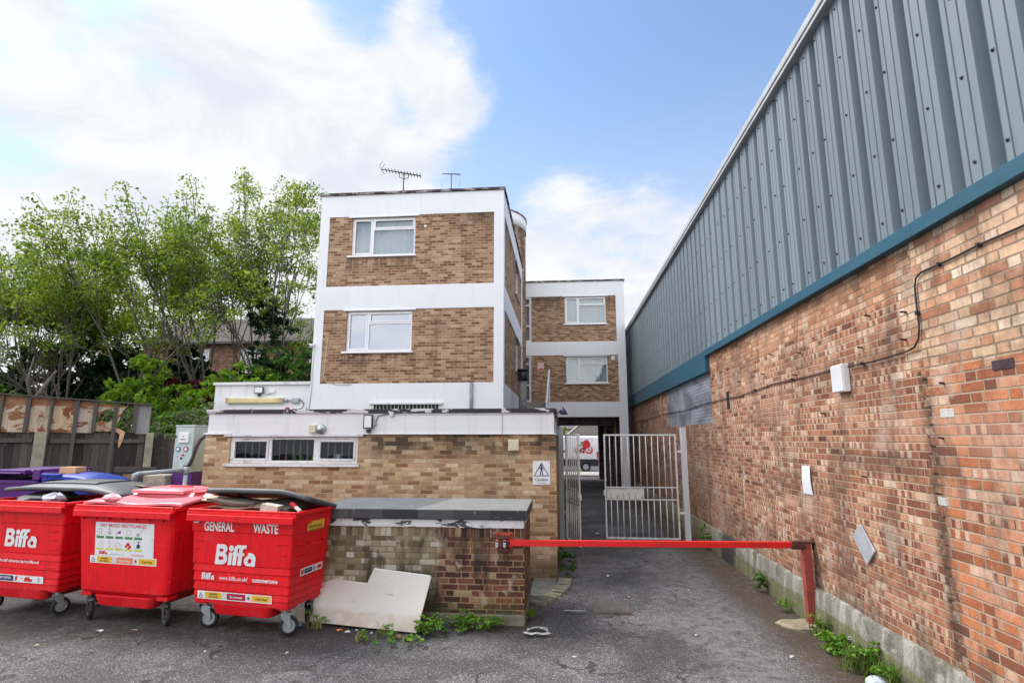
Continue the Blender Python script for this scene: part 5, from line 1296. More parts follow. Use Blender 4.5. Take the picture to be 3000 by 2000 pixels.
nv.add([fn2(*p, -.0045) for p in ((.225, .96), (.28, .96), (.278, 1.01), (.258, 1.025), (.25, 1.025), (.228, 1.01))], [(0, 1, 2, 3, 4, 5)]); flatrect(nv, fn2, .248, .258, 1.026, 1.05, -.0045); flatrect(nv, fn2, .235, .285, 1.05, 1.06, -.0045)
for mb_, nm, mt in ((gr, 'green_print', 'green_l'), (lm, 'lime_print', 'lime_l'), (gy_, 'outline_print', 'greyink'), (rd, 'crushed_can_print', 'redink'), (nv, 'spray_bottle_print', 'navy'), (pu, 'envelope_print', 'purpleink')): mb_.build(nm, M[mt], po, norm=False)
fn2 = fn2_
hazard_strip(t2, fn2, -.51, .725, 1.05, .092, True)
f = lidfn(1.64, .86, -.40, 1.475, 1.56, .05, 0)
q = MB(); hw2, yf2, yb2 = dm2(1.43)
def flap(u, v):
    # sunken front part, raised rear hatch
    x = (u - .5) * 1.6; y = -.42 + .4 * v; return (x, y, 1.47 + .05 * v + .012 * math.sin(u * 9))
q.sheet(flap, 24, 6, .025); q.build('front_lid', M['lidred'], t2)
q = MB()
q.sheet(lambda u, v: ((u - .5) * 1.62, .0 + .5 * v, 1.50 + .06 * min(1, v * 4) + .035 * (1 - (2 * u - 1) ** 4)), 24, 8, .03)
q.sheet(lambda u, v: (-.42 + .86 * u, -.05 + .5 * v, 1.60 + .03 * min(1, v * 5) * min(1, u * 6, (1 - u) * 6)), 16, 6, .04)
q.box(-.05, .28, .2, .3, 1.633, 1.642, m=1); q.box(.5, .66, .0, .14, 1.575, 1.588, m=1)
q.build('rear_lid', [M['lidred'], M['binred_plastic']], t2, bev=.006)

# --- the left bin, cut by the picture edge
B1 = bin_body('red metal bin at the left edge with a wide grey lid standing ajar', (-7.25, 7.66, 0), R(-9), True, 1.36, 1.52, .92, zr=1.45, casters=((.3, False), (1.35, False), (2, True), (2, True)))
t1, fn1, fs1, dm1 = B1
q = MB(); put_logo(q, fn1, -.26, .865, .235); q.build('logo', M['sticker'], t1, norm=False)
q = MB(); put_text(q, fn1, 'For 24/7 self-service, log in at biffa.co.uk', .02, .665, .05, -.004, font_off=.0016, shear=.2, sx=.86); q.build('lettering', M['sticker'], t1, norm=False)
q = MB(); q.fbox(fn1, -.62, .46, .41, .5, -.003, -.001); o = q.build('hazard_sticker', M['sticker'], t1)
q = MB(); flatrect(q, fn1, -.5, -.06, .42, .49, -.0042); q.build('navy_panel', M['navy'], o, norm=False)
q = MB(); put_text(q, fn1, 'DO NOT ENTER', -.25, .445, .04, -.005, font_off=.001); q.build('white_print', M['sticker'], o, norm=False)
q = MB(); q.add([fn1(*p, -.0042) for p in ((-.03, .425), (.0, .425), (.01, .47), (.03, .48), (-.02, .49), (-.035, .46))], [tuple(range(6))]); flatrect(q, fn1, .06, .1, .452, .462, -.0042)
q.add([fn1(*p, -.0042) for p in ((.13, .425), (.27, .425), (.27, .46), (.23, .46), (.22, .485), (.15, .48), (.13, .455))], [tuple(range(7))]); q.build('red_print', M['redink'], o, norm=False)
q = MB(); poly_ring(q, circ(.385, .455, .03, 18), circ(.385, .455, .024, 18), fn1, -.0042); flatrect(q, fn1, .375, .395, .44, .47, -.0043); q.build('grey_print', M['greyink'], o, norm=False)
q = MB()
for (u0, u1, z) in ((.48, .66, 1.09), (.5, .64, .98), (.5, .66, .86), (.48, .64, .62)): q.tube([fn1(u0, z, -.003), fn1(u1, z, -.003)], .007, 6)
q.build('pressed_rib', M['binred'], t1)
f = lidfn(2.05, .9, -.26, 1.585, 1.585, .09, .1)
q = MB(); q.sheet(f, 44, 18, .02); lid_edge(q, f, .03)
def f2(u, v):
    x, y, z = f(.22 + .5 * u, .15 + .62 * v); return (x, y, z + .018)
q.sheet(f2, 20, 10, .018)
q.M = Matrix.Translation((.2, .1, 0)); q.build('lid', M['lidgrey'], t1).location = (.22, .1, 0)

# --- rubbish poking out
card = [surf('cardboard_%s' % n_, c_, .15, 5, .9, bump=.2, dirt=(.2, .14, .09), damt=.35) for n_, c_ in (('tan', (.42, .28, .16)), ('brown', (.24, .16, .1)), ('dark', (.1, .075, .06)), ('pale', (.58, .46, .3)))]
Tb3 = Matrix.Translation((-3.84, 7.12, 0)) @ Matrix.Rotation(R(-9.5), 4, 'Z')
Tb2 = Matrix.Translation((-5.54, 7.42, 0)) @ Matrix.Rotation(R(-8.9), 4, 'Z')
Tb1 = Matrix.Translation((-7.25, 7.66, 0)) @ Matrix.Rotation(R(-9), 4, 'Z')
def sheetthing(name, label, cat, T, x0, x1, y0, y1, z, th, mt, tilt=(0, 0, 0), wave=.01, group=None, seed=1):
    r_ = random.Random(seed); a, b_, c_ = r_.uniform(3, 9), r_.uniform(3, 9), r_.uniform(0, 6)
    q = MB(); cx, cy = (x0 + x1) / 2, (y0 + y1) / 2
    q.M = T @ Matrix.Translation((cx, cy, z)) @ Matrix.Rotation(tilt[0], 4, 'X') @ Matrix.Rotation(tilt[1], 4, 'Y') @ Matrix.Rotation(tilt[2], 4, 'Z')
    q.sheet(lambda u, v: ((u - .5) * (x1 - x0), (v - .5) * (y1 - y0), wave * math.sin(u * a + c_) * math.cos(v * b_)), 10, 6, th)
    return tag(q.build(name, mt), label, cat, group)
sheetthing('cardboard_sheet', 'long tan cardboard sheet lying under the propped lid of the general waste bin', 'cardboard', Tb3, -.35, .25, -.43, .2, 1.45, .01, card[0], (R(4), R(2), .06), .006, 'cardboard in the bins', 1)
sheetthing('cardboard_sheet', 'thin brown cardboard sheet above the tan one in the general waste bin', 'cardboard', Tb3, -.55, .3, -.38, .3, 1.475, .012, card[1], (R(2), R(-1), -.04), .012, 'cardboard in the bins', 2)
sheetthing('cardboard_sheet', 'dark crumpled cardboard right under the lid at the left of the general waste bin', 'cardboard', Tb3, -.6, .05, -.36, .3, 1.515, .03, card[2], (R(-3), R(3), .1), .02, 'cardboard in the bins', 3)
sheetthing('cardboard_sheet', 'dark flattened box lying to the right under the lid of the general waste bin', 'cardboard', Tb3, .0, .58, -.33, .3, 1.49, .035, card[2], (R(3), R(4), .0), .02, 'cardboard in the bins', 4)
sheetthing('cardboard_sheet', 'pale torn cardboard flap at the left corner of the general waste bin', 'cardboard', Tb3, -.82, -.5, -.2, .05, 1.515, .01, card[3], (R(5), R(9), .1), .004, 'cardboard in the bins', 5)
q = MB(); q.M = Tb3 @ Matrix.Translation((.36, -.36, 1.455)) @ Matrix.Rotation(.15, 4, 'Z') @ Matrix.Rotation(R(8), 4, 'Y'); q.box(-.11, .11, -.05, .09, -.03, .055); tag(q.build('carton', surf('soiled_white_carton', (.55, .55, .47), .15, 7, .8, bump=.2, dirt=(.2, .18, .12), damt=.5, dscale=8), bev=.006), 'soiled white carton at the front right of the general waste bin', 'carton')
q = MB(); q.M = Tb3 @ Matrix.Translation((.66, -.3, 1.48)) @ Matrix.Rotation(R(35), 4, 'Y'); q.box(-.08, .08, -.02, .03, -.012, .014); q.box(-.081, .0, -.022, .032, -.013, .015, m=1); tag(q.build('food_packet', [M['white_p'], M['redink']], bev=.004), 'red and white packet caught at the right corner of the general waste bin', 'packet')
sheetthing('cardboard_sheet', 'pale cardboard flap sticking up between the grey lid and the pink lid', 'cardboard', Tb2, -1.02, -.6, .28, .55, 1.62, .01, card[3], (R(-8), R(3), .05), .004, 'cardboard in the bins', 6)
def crumple(name, label, cat, T, loc, size, seed, mt, group=None):
    r_ = random.Random(seed); q = MB(); q.M = T @ Matrix.Translation(loc)
    bm = bmesh.new(); bmesh.ops.create_icosphere(bm, subdivisions=2, radius=1)
    vs_ = [(v.co.x * size[0] * (1 + r_.uniform(-.3, .3)), v.co.y * size[1] * (1 + r_.uniform(-.3, .3)), v.co.z * size[2] * (1 + r_.uniform(-.35, .35))) for v in bm.verts]
    fs_ = [tuple(v.index for v in f_.verts) for f_ in bm.faces]; bm.free(); q.add(vs_, fs_, 0)
    return tag(q.build(name, mt), label, cat, group)
M['bagpink'] = surf('pinkish_bag', (.72, .42, .48), .15, 9, .4, bump=.3)
M['baggrey'] = surf('grey_bag', (.32, .34, .38), .25, 9, .4, bump=.3)
crumple('plastic_bag', 'crumpled pinkish plastic bag on the front edge of the recycling bin', 'bag', Tb2, (-.32, -.42, 1.53), (.14, .06, .05), 3, M['bagpink'])
crumple('plastic_bag', 'grey plastic bag bulging below the grey lid of the left bin', 'bag', Tb1, (.36, -.34, 1.5), (.17, .1, .07), 4, M['baggrey'])
crumple('rubbish_bag', 'black rubbish bag filling the left bin beneath its grey lid', 'bag', Tb1, (-.15, -.02, 1.44), (.55, .34, .1), 5, M['black'])
crumple('rubbish_bag', 'black rubbish bag filling the general waste bin beneath the cardboard', 'bag', Tb3, (0, .02, 1.34), (.6, .3, .1), 6, M['black'])
# ------------------------------------------------------------------ back fence with the boarded hoarding
FA, FB = Vector((-12.3, 11.2, 0)), Vector((-10.2, 12.65, 0))
FD = (FB - FA).normalized(); FN = Vector((FD.y, -FD.x, 0))     # towards the yard
FT = Matrix(((FD.x, -FN.x, 0, FA.x), (FD.y, -FN.y, 0, FA.y), (0, 0, 1, 0), (0, 0, 0, 1)))   # u along, d away from the yard
ff = lambda u, z, d=0: tuple(FT @ Vector((u, d, z)))
def woodmat(name, a, b_, var=1.0, streak=.5):
    m, t, bs = mat_begin(name)
    g = t.new('ShaderNodeNewGeometry'); pos = g.outputs['Position']
    rnd = g.outputs['Random Per Island']
    s_ = t.noise(t.vmul(pos, (9, 9, .7)), 3, 6, .65); n = t.noise(pos, 1.6, 5, .6)
    k = t.m('ADD', t.m('MULTIPLY', rnd, .45 * var), t.m('ADD', t.m('MULTIPLY', s_, .35), t.m('MULTIPLY', n, .3)))
    c = t.mix(t.sm(k, .3, .85), a, b_)
    c = t.mix(t.m('MULTIPLY', t.sm(s_, .6, .72), streak), c, tuple(x * .35 for x in a))
    t.put(bs.inputs['Base Color'], c); bs.inputs['Roughness'].default_value = .92
    t.put(bs.inputs['Normal'], t.bump(s_, .6, .01)); return m
M['fence_dark'] = woodmat('blackened_fence_board', (.018, .015, .016), (.11, .09, .078))
M['fence_grey'] = woodmat('silvered_timber', (.035, .031, .03), (.13, .115, .1))
fe = thing('plank_fence', 'dark weathered plank fence with concrete posts behind the bins', 'fence', (0, 0, 0))
q = MB(); r_ = random.Random(11); u = -9.0
while u < 3.75:
    w_ = r_.uniform(.12, .16); z1 = (2.44 + r_.uniform(-.03, .04)) if u < 2.75 else 2.36 + r_.uniform(-.06, .06) - .05 * (u - 2.75)
    d = r_.uniform(0, .012); q.fbox(ff, u, u + w_ - r_.uniform(.004, .012), .02, z1, d, d + .018); u += w_
q.build('plank', M['fence_dark'], fe, norm=False)
q = MB(); q.fbox(ff, -9, .64, 2.22, 2.31, -.05, -.002); q.build('rail', M['fence_grey'], fe)
q = MB(); q.fbox(ff, .95, 2.74, 2.2, 2.29, -.05, -.002); q.build('rail', M['fence_grey'], fe)
M['conpost'] = surf('lichened_concrete_post', (.3, .28, .21), .25, 5, .95, bump=.4, dirt=(.16, .15, .1), damt=.6, dscale=4)
for a, b_, zt in ((-6.3, -6.1, 2.45), (-2.8, -2.6, 2.45), (.68, .9, 2.45), (2.76, 2.92, 2.44)):
    q = MB(); q.fbox(ff, a, b_, 0, zt, -.14, -.052); q.build('concrete_post', M['conpost'], fe, bev=.012)
ho = thing('boarded_hoarding', 'row of peeling plywood panels between dark timber posts above the plank fence', 'hoarding', (0, 0, 0))
def plymat(name, seed, pale, brown):
    m, t, b = mat_begin(name)
    pos = worldpos(t); mp = t.new('ShaderNodeVectorMath', operation='ADD'); t.l.new(pos, mp.inputs[0]); mp.inputs[1].default_value = (seed, seed * 2, seed * .3)
    p = mp.outputs[0]; z = t.sep(pos)[2]
    n = t.noise(t.vmul(p, (1, 1, 1.6)), 2.6, 6, .6, .8); s_ = t.noise(t.vmul(p, (14, 14, 1)), 2, 5, .6)
    c = t.mix(t.sm(s_, .3, .7), tuple(x * .72 for x in pale), pale)
    c = t.mix(t.sm(n, .535, .56), c, t.mix(s_, tuple(x * .55 for x in brown), brown))
    top = t.sm(t.m('ADD', z, t.m('MULTIPLY', n, .1)), 3.06, 3.1)
    c = t.mix(t.m('MULTIPLY', top, .85), c, tuple(x * .8 for x in brown))
    c = t.mix(t.m('MULTIPLY', t.sm(t.noise(t.vmul(p, (2, 2, .5)), 3, 5), .58, .7), .6), c, (.12, .1, .09))
    t.put(b.inputs['Base Color'], c); b.inputs['Roughness'].default_value = .9; t.put(b.inputs['Normal'], t.bump(t.m('ADD', n, s_), .6, .02)); return m
edges = [-6, -5.5, -5, -4.5, -4, -3.5, -3, -2.5, -2.0, -1.5, -1.0, -.48, .04, .49, .9, 1.36, 1.71, 2.1, 2.49]
ztop = lambda u: 3.27 - .055 * u; zbot = lambda u: 2.45 - .012 * u
pales = [(.5, .42, .33), (.47, .38, .29), (.57, .46, .34), (.53, .42, .3), (.56, .42, .26)]
browns = [(.27, .1, .04), (.31, .115, .045), (.35, .13, .05), (.25, .085, .035), (.33, .15, .065)]
for i in range(len(edges) - 1):
    a, b_ = edges[i] + .03, edges[i + 1] - .02
    q = MB(); mt = plymat('peeling_ply', i * 3.7 + 1.3, pales[i % 5], browns[(i * 2) % 5])
    if i == len(edges) - 2:      # last bay: torn open, lattice behind
        q.prism([(a, ztop(a) - .06), (a, 2.6), (a + .06, 2.74), (a + .1, 2.95), (a + .2, ztop(a) - .08)], ff, -.035, -.025)
        o = q.build('torn_panel', mt, ho)
        l = MB()
        for k in range(7):
            u0 = a - .3 + k * .13
            for sg in (1, -1):
                p0, p1 = (u0, 2.5), (u0 + .62 * 1, 3.12)
                if sg < 0: p0, p1 = (u0, 3.12), (u0 + .62, 2.5)
                # clip to the bay
                t0 = max(0, (a - p0[0]) / (p1[0] - p0[0])); t1_ = min(1, (b_ - p0[0]) / (p1[0] - p0[0]))
                if t1_ <= t0: continue
                A_ = (p0[0] + (p1[0] - p0[0]) * t0, p0[1] + (p1[1] - p0[1]) * t0); B_ = (p0[0] + (p1[0] - p0[0]) * t1_, p0[1] + (p1[1] - p0[1]) * t1_)
                l.beam(ff(*A_, -.012 if sg > 0 else -.002), ff(*B_, -.012 if sg > 0 else -.002), .022, .008, up=FN)
        l.build('lattice', M['fence_grey'], ho, norm=False)
        l = MB(); l.prism([(a - .06, 2.6), (a + .2, 2.46), (a + .18, 2.3), (a + .12, 2.08), (a + .09, 2.12), (a + .1, 2.4), (a - .07, 2.52)], ff, -.07, -.055); l.build('hanging_strip', surf('torn_ply_strip', (.45, .2, .09), .2, 6, .9, bump=.3, alt=(.6, .42, .28)), ho)
    elif i == len(edges) - 3:    # holed bay
        q.prism([(a, ztop(a) - .06), (b_, ztop(b_) - .06), (b_, 2.96), (a + .3, 2.93), (a + .2, 2.99), (a + .08, 2.92), (a + .05, 2.8), (a, 2.84)], ff, -.035, -.025)
        q.prism([(a, 2.47), (a, 2.66), (a + .1, 2.72), (a + .22, 2.67), (b_, 2.74), (b_, 2.47)], ff, -.04, -.03)
        q.build('torn_panel', mt, ho)
        l = MB()
        for k in range(4):
            u0 = a + .02 + k * .085; l.beam(ff(u0, 2.7, -.012), ff(u0 + .1, 2.97, -.012), .02, .008, up=FN); l.beam(ff(u0 + .1, 2.7, -.002), ff(u0, 2.97, -.002), .02, .008, up=FN)
        l.build('lattice', M['fence_grey'], ho, norm=False)
    else:
        q.prism([(a, zbot(a)), (b_, zbot(b_)), (b_, ztop(b_) - .03), (a, ztop(a) - .03)], ff, -.035, -.025); q.build('panel', mt, ho)
q = MB(); q.prism([(2.52, 2.41), (2.8, 2.41), (2.8, 3.1), (2.52, 3.1)], ff, -.03, -.012); q.build('end_board', surf('weathered_grey_board', (.27, .26, .26), .2, 4, .9, bump=.3, bscale=30, stretch=(6, 6, 1), dirt=(.12, .11, .11), damt=.5), ho)
for i, u in enumerate(edges):
    i -= 6; zb_ = {8: 2.2, 9: .9, 11: 1.2}.get(i, 2.44); w_ = .075 if i % 2 == 1 or i > 8 else .045
    q = MB(); q.fbox(ff, u - w_ / 2, u + w_ / 2, zb_, ztop(u) - .02, -.1, -.052 if zb_ < 2.3 else -.036); q.build('post', M['fence_grey'], ho)
q = MB(); q.beam(ff(-6.05, ztop(-6.05) + .0, -.07), ff(2.82, ztop(2.82) - .0, -.07), .12, .03); q.build('capping', M['fence_grey'], ho)

# ------------------------------------------------------------------ air and vacuum machine by the annex
am = thing('air_machine', 'pale grey tyre air machine on a purple plinth at the left end of the annex', 'machine', (-7.3, 10.55, 0))
M['machgrey'] = surf('pale_machine_paint', (.45, .54, .53), .06, 3, .45, bump=.03, dirt=(.3, .33, .31), damt=.3)
q = MB(); q.box(-.19, .19, -.25, .28, 1.66, 2.53); q.build('cabinet', M['machgrey'], am, bev=.012)
q = MB(); q.box(-.2, .2, -.26, .29, 2.532, 2.56); q.build('lid', M['machgrey'], am, bev=.006)
q = MB(); q.box(-.185, .22, -.24, .27, .75, 1.655); q.build('plinth', M['binpurple'], am, bev=.008)
q = MB(); q.box(-.2, .23, -.26, .28, 0, .745); q.build('footing', surf('cream_footing', (.5, .47, .4), .15, 4, .9, bump=.3, dirt=(.3, .27, .2), damt=.5), am, bev=.01)
q = MB(); q.box(-.1, .11, -.29, -.2505, 2.22, 2.42); mh = q.build('coin_unit', M['white_p'], am, bev=.012)
q = MB(); q.box(-.06, .06, -.2945, -.2915, 2.28, 2.293); q.box(-.01, .01, -.2945, -.2915, 2.33, 2.35); q.build('coin_slot', M['dkgrey'], mh)
for x, cn, col in ((-.1, 'blue_dial', (.03, .12, .3)), (.06, 'red_dial', (.35, .03, .06))):
    q = MB(); dsk = lambda r, d: [(x + r * math.cos(k * math.pi / 10), -.2505 - d, 2.1 + r * math.sin(k * math.pi / 10)) for k in range(20)]
    q.loft([dsk(.048, 0), dsk(.048, .012)]); o = q.build('dial', surf(cn, col, .05, 3, .4), am)
    q = MB(); q.loft([dsk(.028, .0125), dsk(.028, .016)]); q.build('dial_face', M['white_p'], o)
for x, z, mt, r in ((.01, 1.99, 'redink', .02), (-.02, 1.93, 'black', .018)):
    q = MB(); q.loft([[(x + r * math.cos(k * .6283), -.2505 - d, z + r * math.sin(k * .6283)) for k in range(10)] for d in (0, .015)]); q.build('button', M[mt], am)
q = MB()
for k in range(6): q.box(-.165, -.075, -.258, -.2505, 1.71 + k * .027, 1.722 + k * .027)
for k in range(5): q.box(.1905, .197, -.2 , -.13, 1.72 + k * .027, 1.732 + k * .027)
q.build('louvre', M['machgrey'], am)
q = MB(); q.box(-.165, -.1, -.2535, -.2507, 1.89, 1.99); q.build('label', surf('pale_label', (.45, .46, .62), .1, 5, .5), am)
q = MB(); q.box(-.188, -.16, -.262, -.2508, 2.32, 2.36); q.box(-.188, -.16, -.262, -.2508, 1.69, 1.73); q.build('latch', M['black'], am)
q = MB(); pts = [(.03, -.27, 1.70), (.06, -.29, 1.705), (.12, -.31, 1.73), (.2, -.3, 1.82), (.235, -.28, 1.95), (.25, -.24, 2.12), (.29, -.18, 2.28), (.4, -.1, 2.4), (.56, -.02, 2.46), (.7, .1, 2.46)]
q.tube(pts, .032, 10); q.build('hose', M['black'], am)
q = MB(); q.tube([(.045, -.27, 1.78), (.06, -.31, 1.79)], .022, 8); q.tube([(.05, -.3, 1.78), (.12, -.32, 1.83), (.19, -.31, 1.9)], .006, 5); q.build('nozzle', M['wheelmetal'], am)
ra = thing('guard_rail', 'grey tubular guard rail with an elbow in front of the air machine', 'rail', (0, 0, 0))
a_, b_ = Vector((-7.2, 9.0, 1.72)), Vector((-7.02, 10.12, 1.72))
a_, b_ = Vector((-7.22, 9.02, 1.71)), Vector((-6.72, 9.62, 1.755))
q = MB(); q.tube([a_ - Vector((0, 0, 1.7)), a_ - Vector((0, 0, .05)), a_ + (b_ - a_) * .05 + Vector((0, 0, 0)), a_.lerp(b_, .5), b_ + (b_ - a_) * .0], .034, 12)
q.build('tube', M['galv_paint'], ra)
q = MB(); q.tube([b_ - Vector((0, 0, 1.75)), b_ + Vector((0, 0, .0))], .034, 12); q.build('upright', M['galv_paint'], ra)
q = MB(); q.tube([b_ - (b_ - a_) * .06, b_ + (b_ - a_) * .05], .045, 12); q.tube([b_ - Vector((0, 0, .08)), b_ + Vector((0, 0, .04))], .045, 12); q.build('clamp', M['galv_paint'], ra); q = MB(); q.tube([a_ - Vector((0, 0, .12)), a_ - Vector((0, 0, .02)), a_ + (b_ - a_) * .12], .043, 12); q.build('elbow', M['galv_paint'], ra)

# ------------------------------------------------------------------ other bins and rubble behind the red bins
def back_bin(label, loc, rz, w_, body, lidm):
    t_ = thing('waste_bin', label, 'bin', loc, rz, 'large wheeled waste bins')
    q = MB(); q.loft([rrect(0, 0, w_ / 2 - .1, .4, .06, .3), rrect(0, 0, w_ / 2 - .01, .48, .06, 1.5), rrect(0, 0, w_ / 2 + .02, .51, .06, 1.505), rrect(0, 0, w_ / 2 + .02, .51, .06, 1.55)], cap1=False); q.loft([rrect(0, 0, w_ / 2 - .02, .46, .05, 1.55), rrect(0, 0, w_ / 2 - .04, .44, .05, .7)], cap0=False); q.build('bin_body', M[body], t_)
    q = MB(); q.sheet(lambda u, v: ((u - .5) * (w_ + .08), -.4 + v * .95, 1.70 + .03 * v + .015 * (1 - (2 * u - 1) ** 4)), 20, 8, .035); q.build('lid', M[lidm], t_)
    q = MB(); q.box(-w_ / 2 + .2, w_ / 2 - .25, -.52, -.4, 1.655, 1.735); q.box(-w_ / 2 + .24, w_ / 2 - .3, -.56, -.52, 1.66, 1.69); q.box(-w_ / 2 - .02, -w_ / 2 + .1, -.48, .45, 1.56, 1.72); q.box(w_ / 2 - .1, w_ / 2 + .06, -.5, .45, 1.56, 1.75); q.box(w_ / 2 + .0605, w_ / 2 + .14, -.46, .4, 1.56, 1.69); q.build('lid_handle', M[body], t_, bev=.012)
    for k, (sx, sy) in enumerate(((-1, -1), (1, -1), (1, 1), (-1, 1))): caster(t_, sx * (w_ / 2 - .2), sy * .3, .4 + k, .3)
    return t_
back_bin('purple bin with a purple lid in the row behind the grey lidded red bin', (-10.15, 10.1, -.0), R(-6), 1.36, 'binpurple', 'binpurple')
t_ = thing('waste_bin', 'wheeled bin with a rounded blue lid behind the grey lidded red bin', 'bin', (-8.72, 9.75, .06), R(-4), 'large wheeled waste bins')
q = MB(); q.loft([rrect(0, 0, .34, .3, .06, .12), rrect(0, 0, .43, .38, .08, 1.5)]); q.build('bin_body', M['binblue'], t_)
q = MB(); q.sheet(lambda u, v: ((u - .5) * 1.0 , -.42 + v * .86, 1.53 + .13 * (1 - abs(2 * u - 1) ** 3) * (.5 + .5 * (1 - (2 * v - 1) ** 2)) - .06 * u), 20, 10, .045); q.build('lid', M['binblue'], t_)
q = MB(); q.box(-.5, -.1, -.46, -.40, 1.575, 1.63); q.build('lid_handle', M['binblue'], t_, bev=.015)
q = MB()
for sx in (-1, 1): q.tube([(sx * .3, .3, .1), (sx * .36, .3, .1)], .1, 16)
q.build('wheel', M['rubber'], t_)
TI = Matrix.Identity(4)
q = MB(); q.M = Matrix.Translation((-8.98, 9.6, 1.735)) @ Matrix.Rotation(R(-3), 4, 'Z'); q.box(-.17, .17, -.02, .2, -.06, .055); tag(q.build('cardboard_box', surf('orange_tan_card', (.62, .34, .17), .08, 4, .8), bev=.004), 'flat orange tan cardboard box between the purple bin and the blue lid', 'box')
pt = thing('broken_pallet', 'grey broken timber pallet leaning behind the blue lid', 'pallet', (-8.25, 10.3, 0), R(3))
for k, (x0, x1, z0, z1, d) in enumerate(((-.42, .42, 1.66, 1.76, 0), (-.4, .38, 1.4, 1.48, .0), (-.38, -.28, .6, 1.655, .025), (.05, .15, .6, 1.655, .025), (.3, .4, .6, 1.655, .025), (-.4, .42, 1.0, 1.1, 0))):
    q = MB(); q.box(x0, x1, d, d + .022, z0, z1); q.build('slat', M['fence_grey'], pt, bev=.004)
q = MB(); q.box(-.3, .04, .06, .09, .3, 1.62); q.box(.16, .29, .07, .1, .3, 1.62, m=1); tag(q.build('board', [surf('tan_board', (.42, .27, .15), .2, 5, .9, dirt=(.3, .2, .12), damt=.5), surf('blue_board', (.2, .3, .48), .12, 5, .8)]), 'tan and blue boards stacked behind the broken pallet', 'board')
bo = bpy.data.objects['board']; bo.location = (-8.25, 10.3, 0)
q = MB(); rr_ = random.Random(8); q.M = Matrix.Translation((-7.7, 10.2, 0)); q.box(-.24, .2, -.05, .35, 0, 1.62); tag(q.build('rubble_block', surf('crumbling_block', (.36, .31, .25), .35, 9, .95, bump=.8, bscale=14, dirt=(.15, .11, .08), damt=.6, dscale=8), bev=.03), 'crumbling pale masonry block behind the guard rail elbow', 'block')

# ------------------------------------------------------------------ discarded board leaning on the bunker
bA, bB = Vector((-3.42, 7.3, .02)), Vector((-1.76, 6.98, .015))
bd_ = (bB - bA).normalized(); L_ = (bB - bA).length
upv = Vector((.16, .36, .62)).normalized(); upv = (upv - bd_ * upv.dot(bd_)).normalized(); nv_ = bd_.cross(upv)
def fb(u, v, d=0): return tuple(bA + bd_ * u + upv * v + nv_ * d)
poly = [(0, 0), (L_, 0), (L_ + .02, .66), (.86 + .02, .7), (.85, .52), (.48, .53), (.475, .59), (.16, .585), (.17, .17), (0, .15)]
q = MB(); q.prism(poly, fb, -.009, .009)
t_ = thing('discarded_board', 'large pale laminate board with a notched edge leaning against the brick bunker', 'board', (0, 0, 0))
def boardmat():
    m, t, b = mat_begin('soiled_laminate'); pos = worldpos(t); z = t.sep(pos)[2]
    n = t.noise(pos, 4, 6, .65); n2 = t.noise(t.vmul(pos, (1, 1, 7)), 2.5, 5, .6)
    c = t.mix(n, (.48, .44, .4), (.6, .575, .54))
    c = t.mix(t.m('MULTIPLY', t.sm(z, .2, .14), t.m('MULTIPLY', t.sm(n, .35, .6), .55)), c, (.33, .23, .14))
    c = t.mix(t.m('MULTIPLY', t.sm(n2, .6, .68), .5), c, (.26, .21, .17))
    t.put(b.inputs['Base Color'], c); b.inputs['Roughness'].default_value = .5; return m
q.build('panel', boardmat(), t_)
q = MB(); q.add([fb(*p) for p in [(.885, .7005, -.0095), (L_ + .0, .662, -.0095), (L_ + .0, .672, -.0095), (.885, .7105, -.0095)]] + [fb(*p) for p in [(.885, .7005, .0095), (L_ + .0, .662, .0095), (L_ + .0, .672, .0095), (.885, .7105, .0095)]], [(0, 1, 2, 3), (4, 5, 6, 7), (0, 1, 5, 4), (2, 3, 7, 6), (1, 2, 6, 5), (0, 3, 7, 4)]); q.build('edging_strip', M['white_p'], t_)

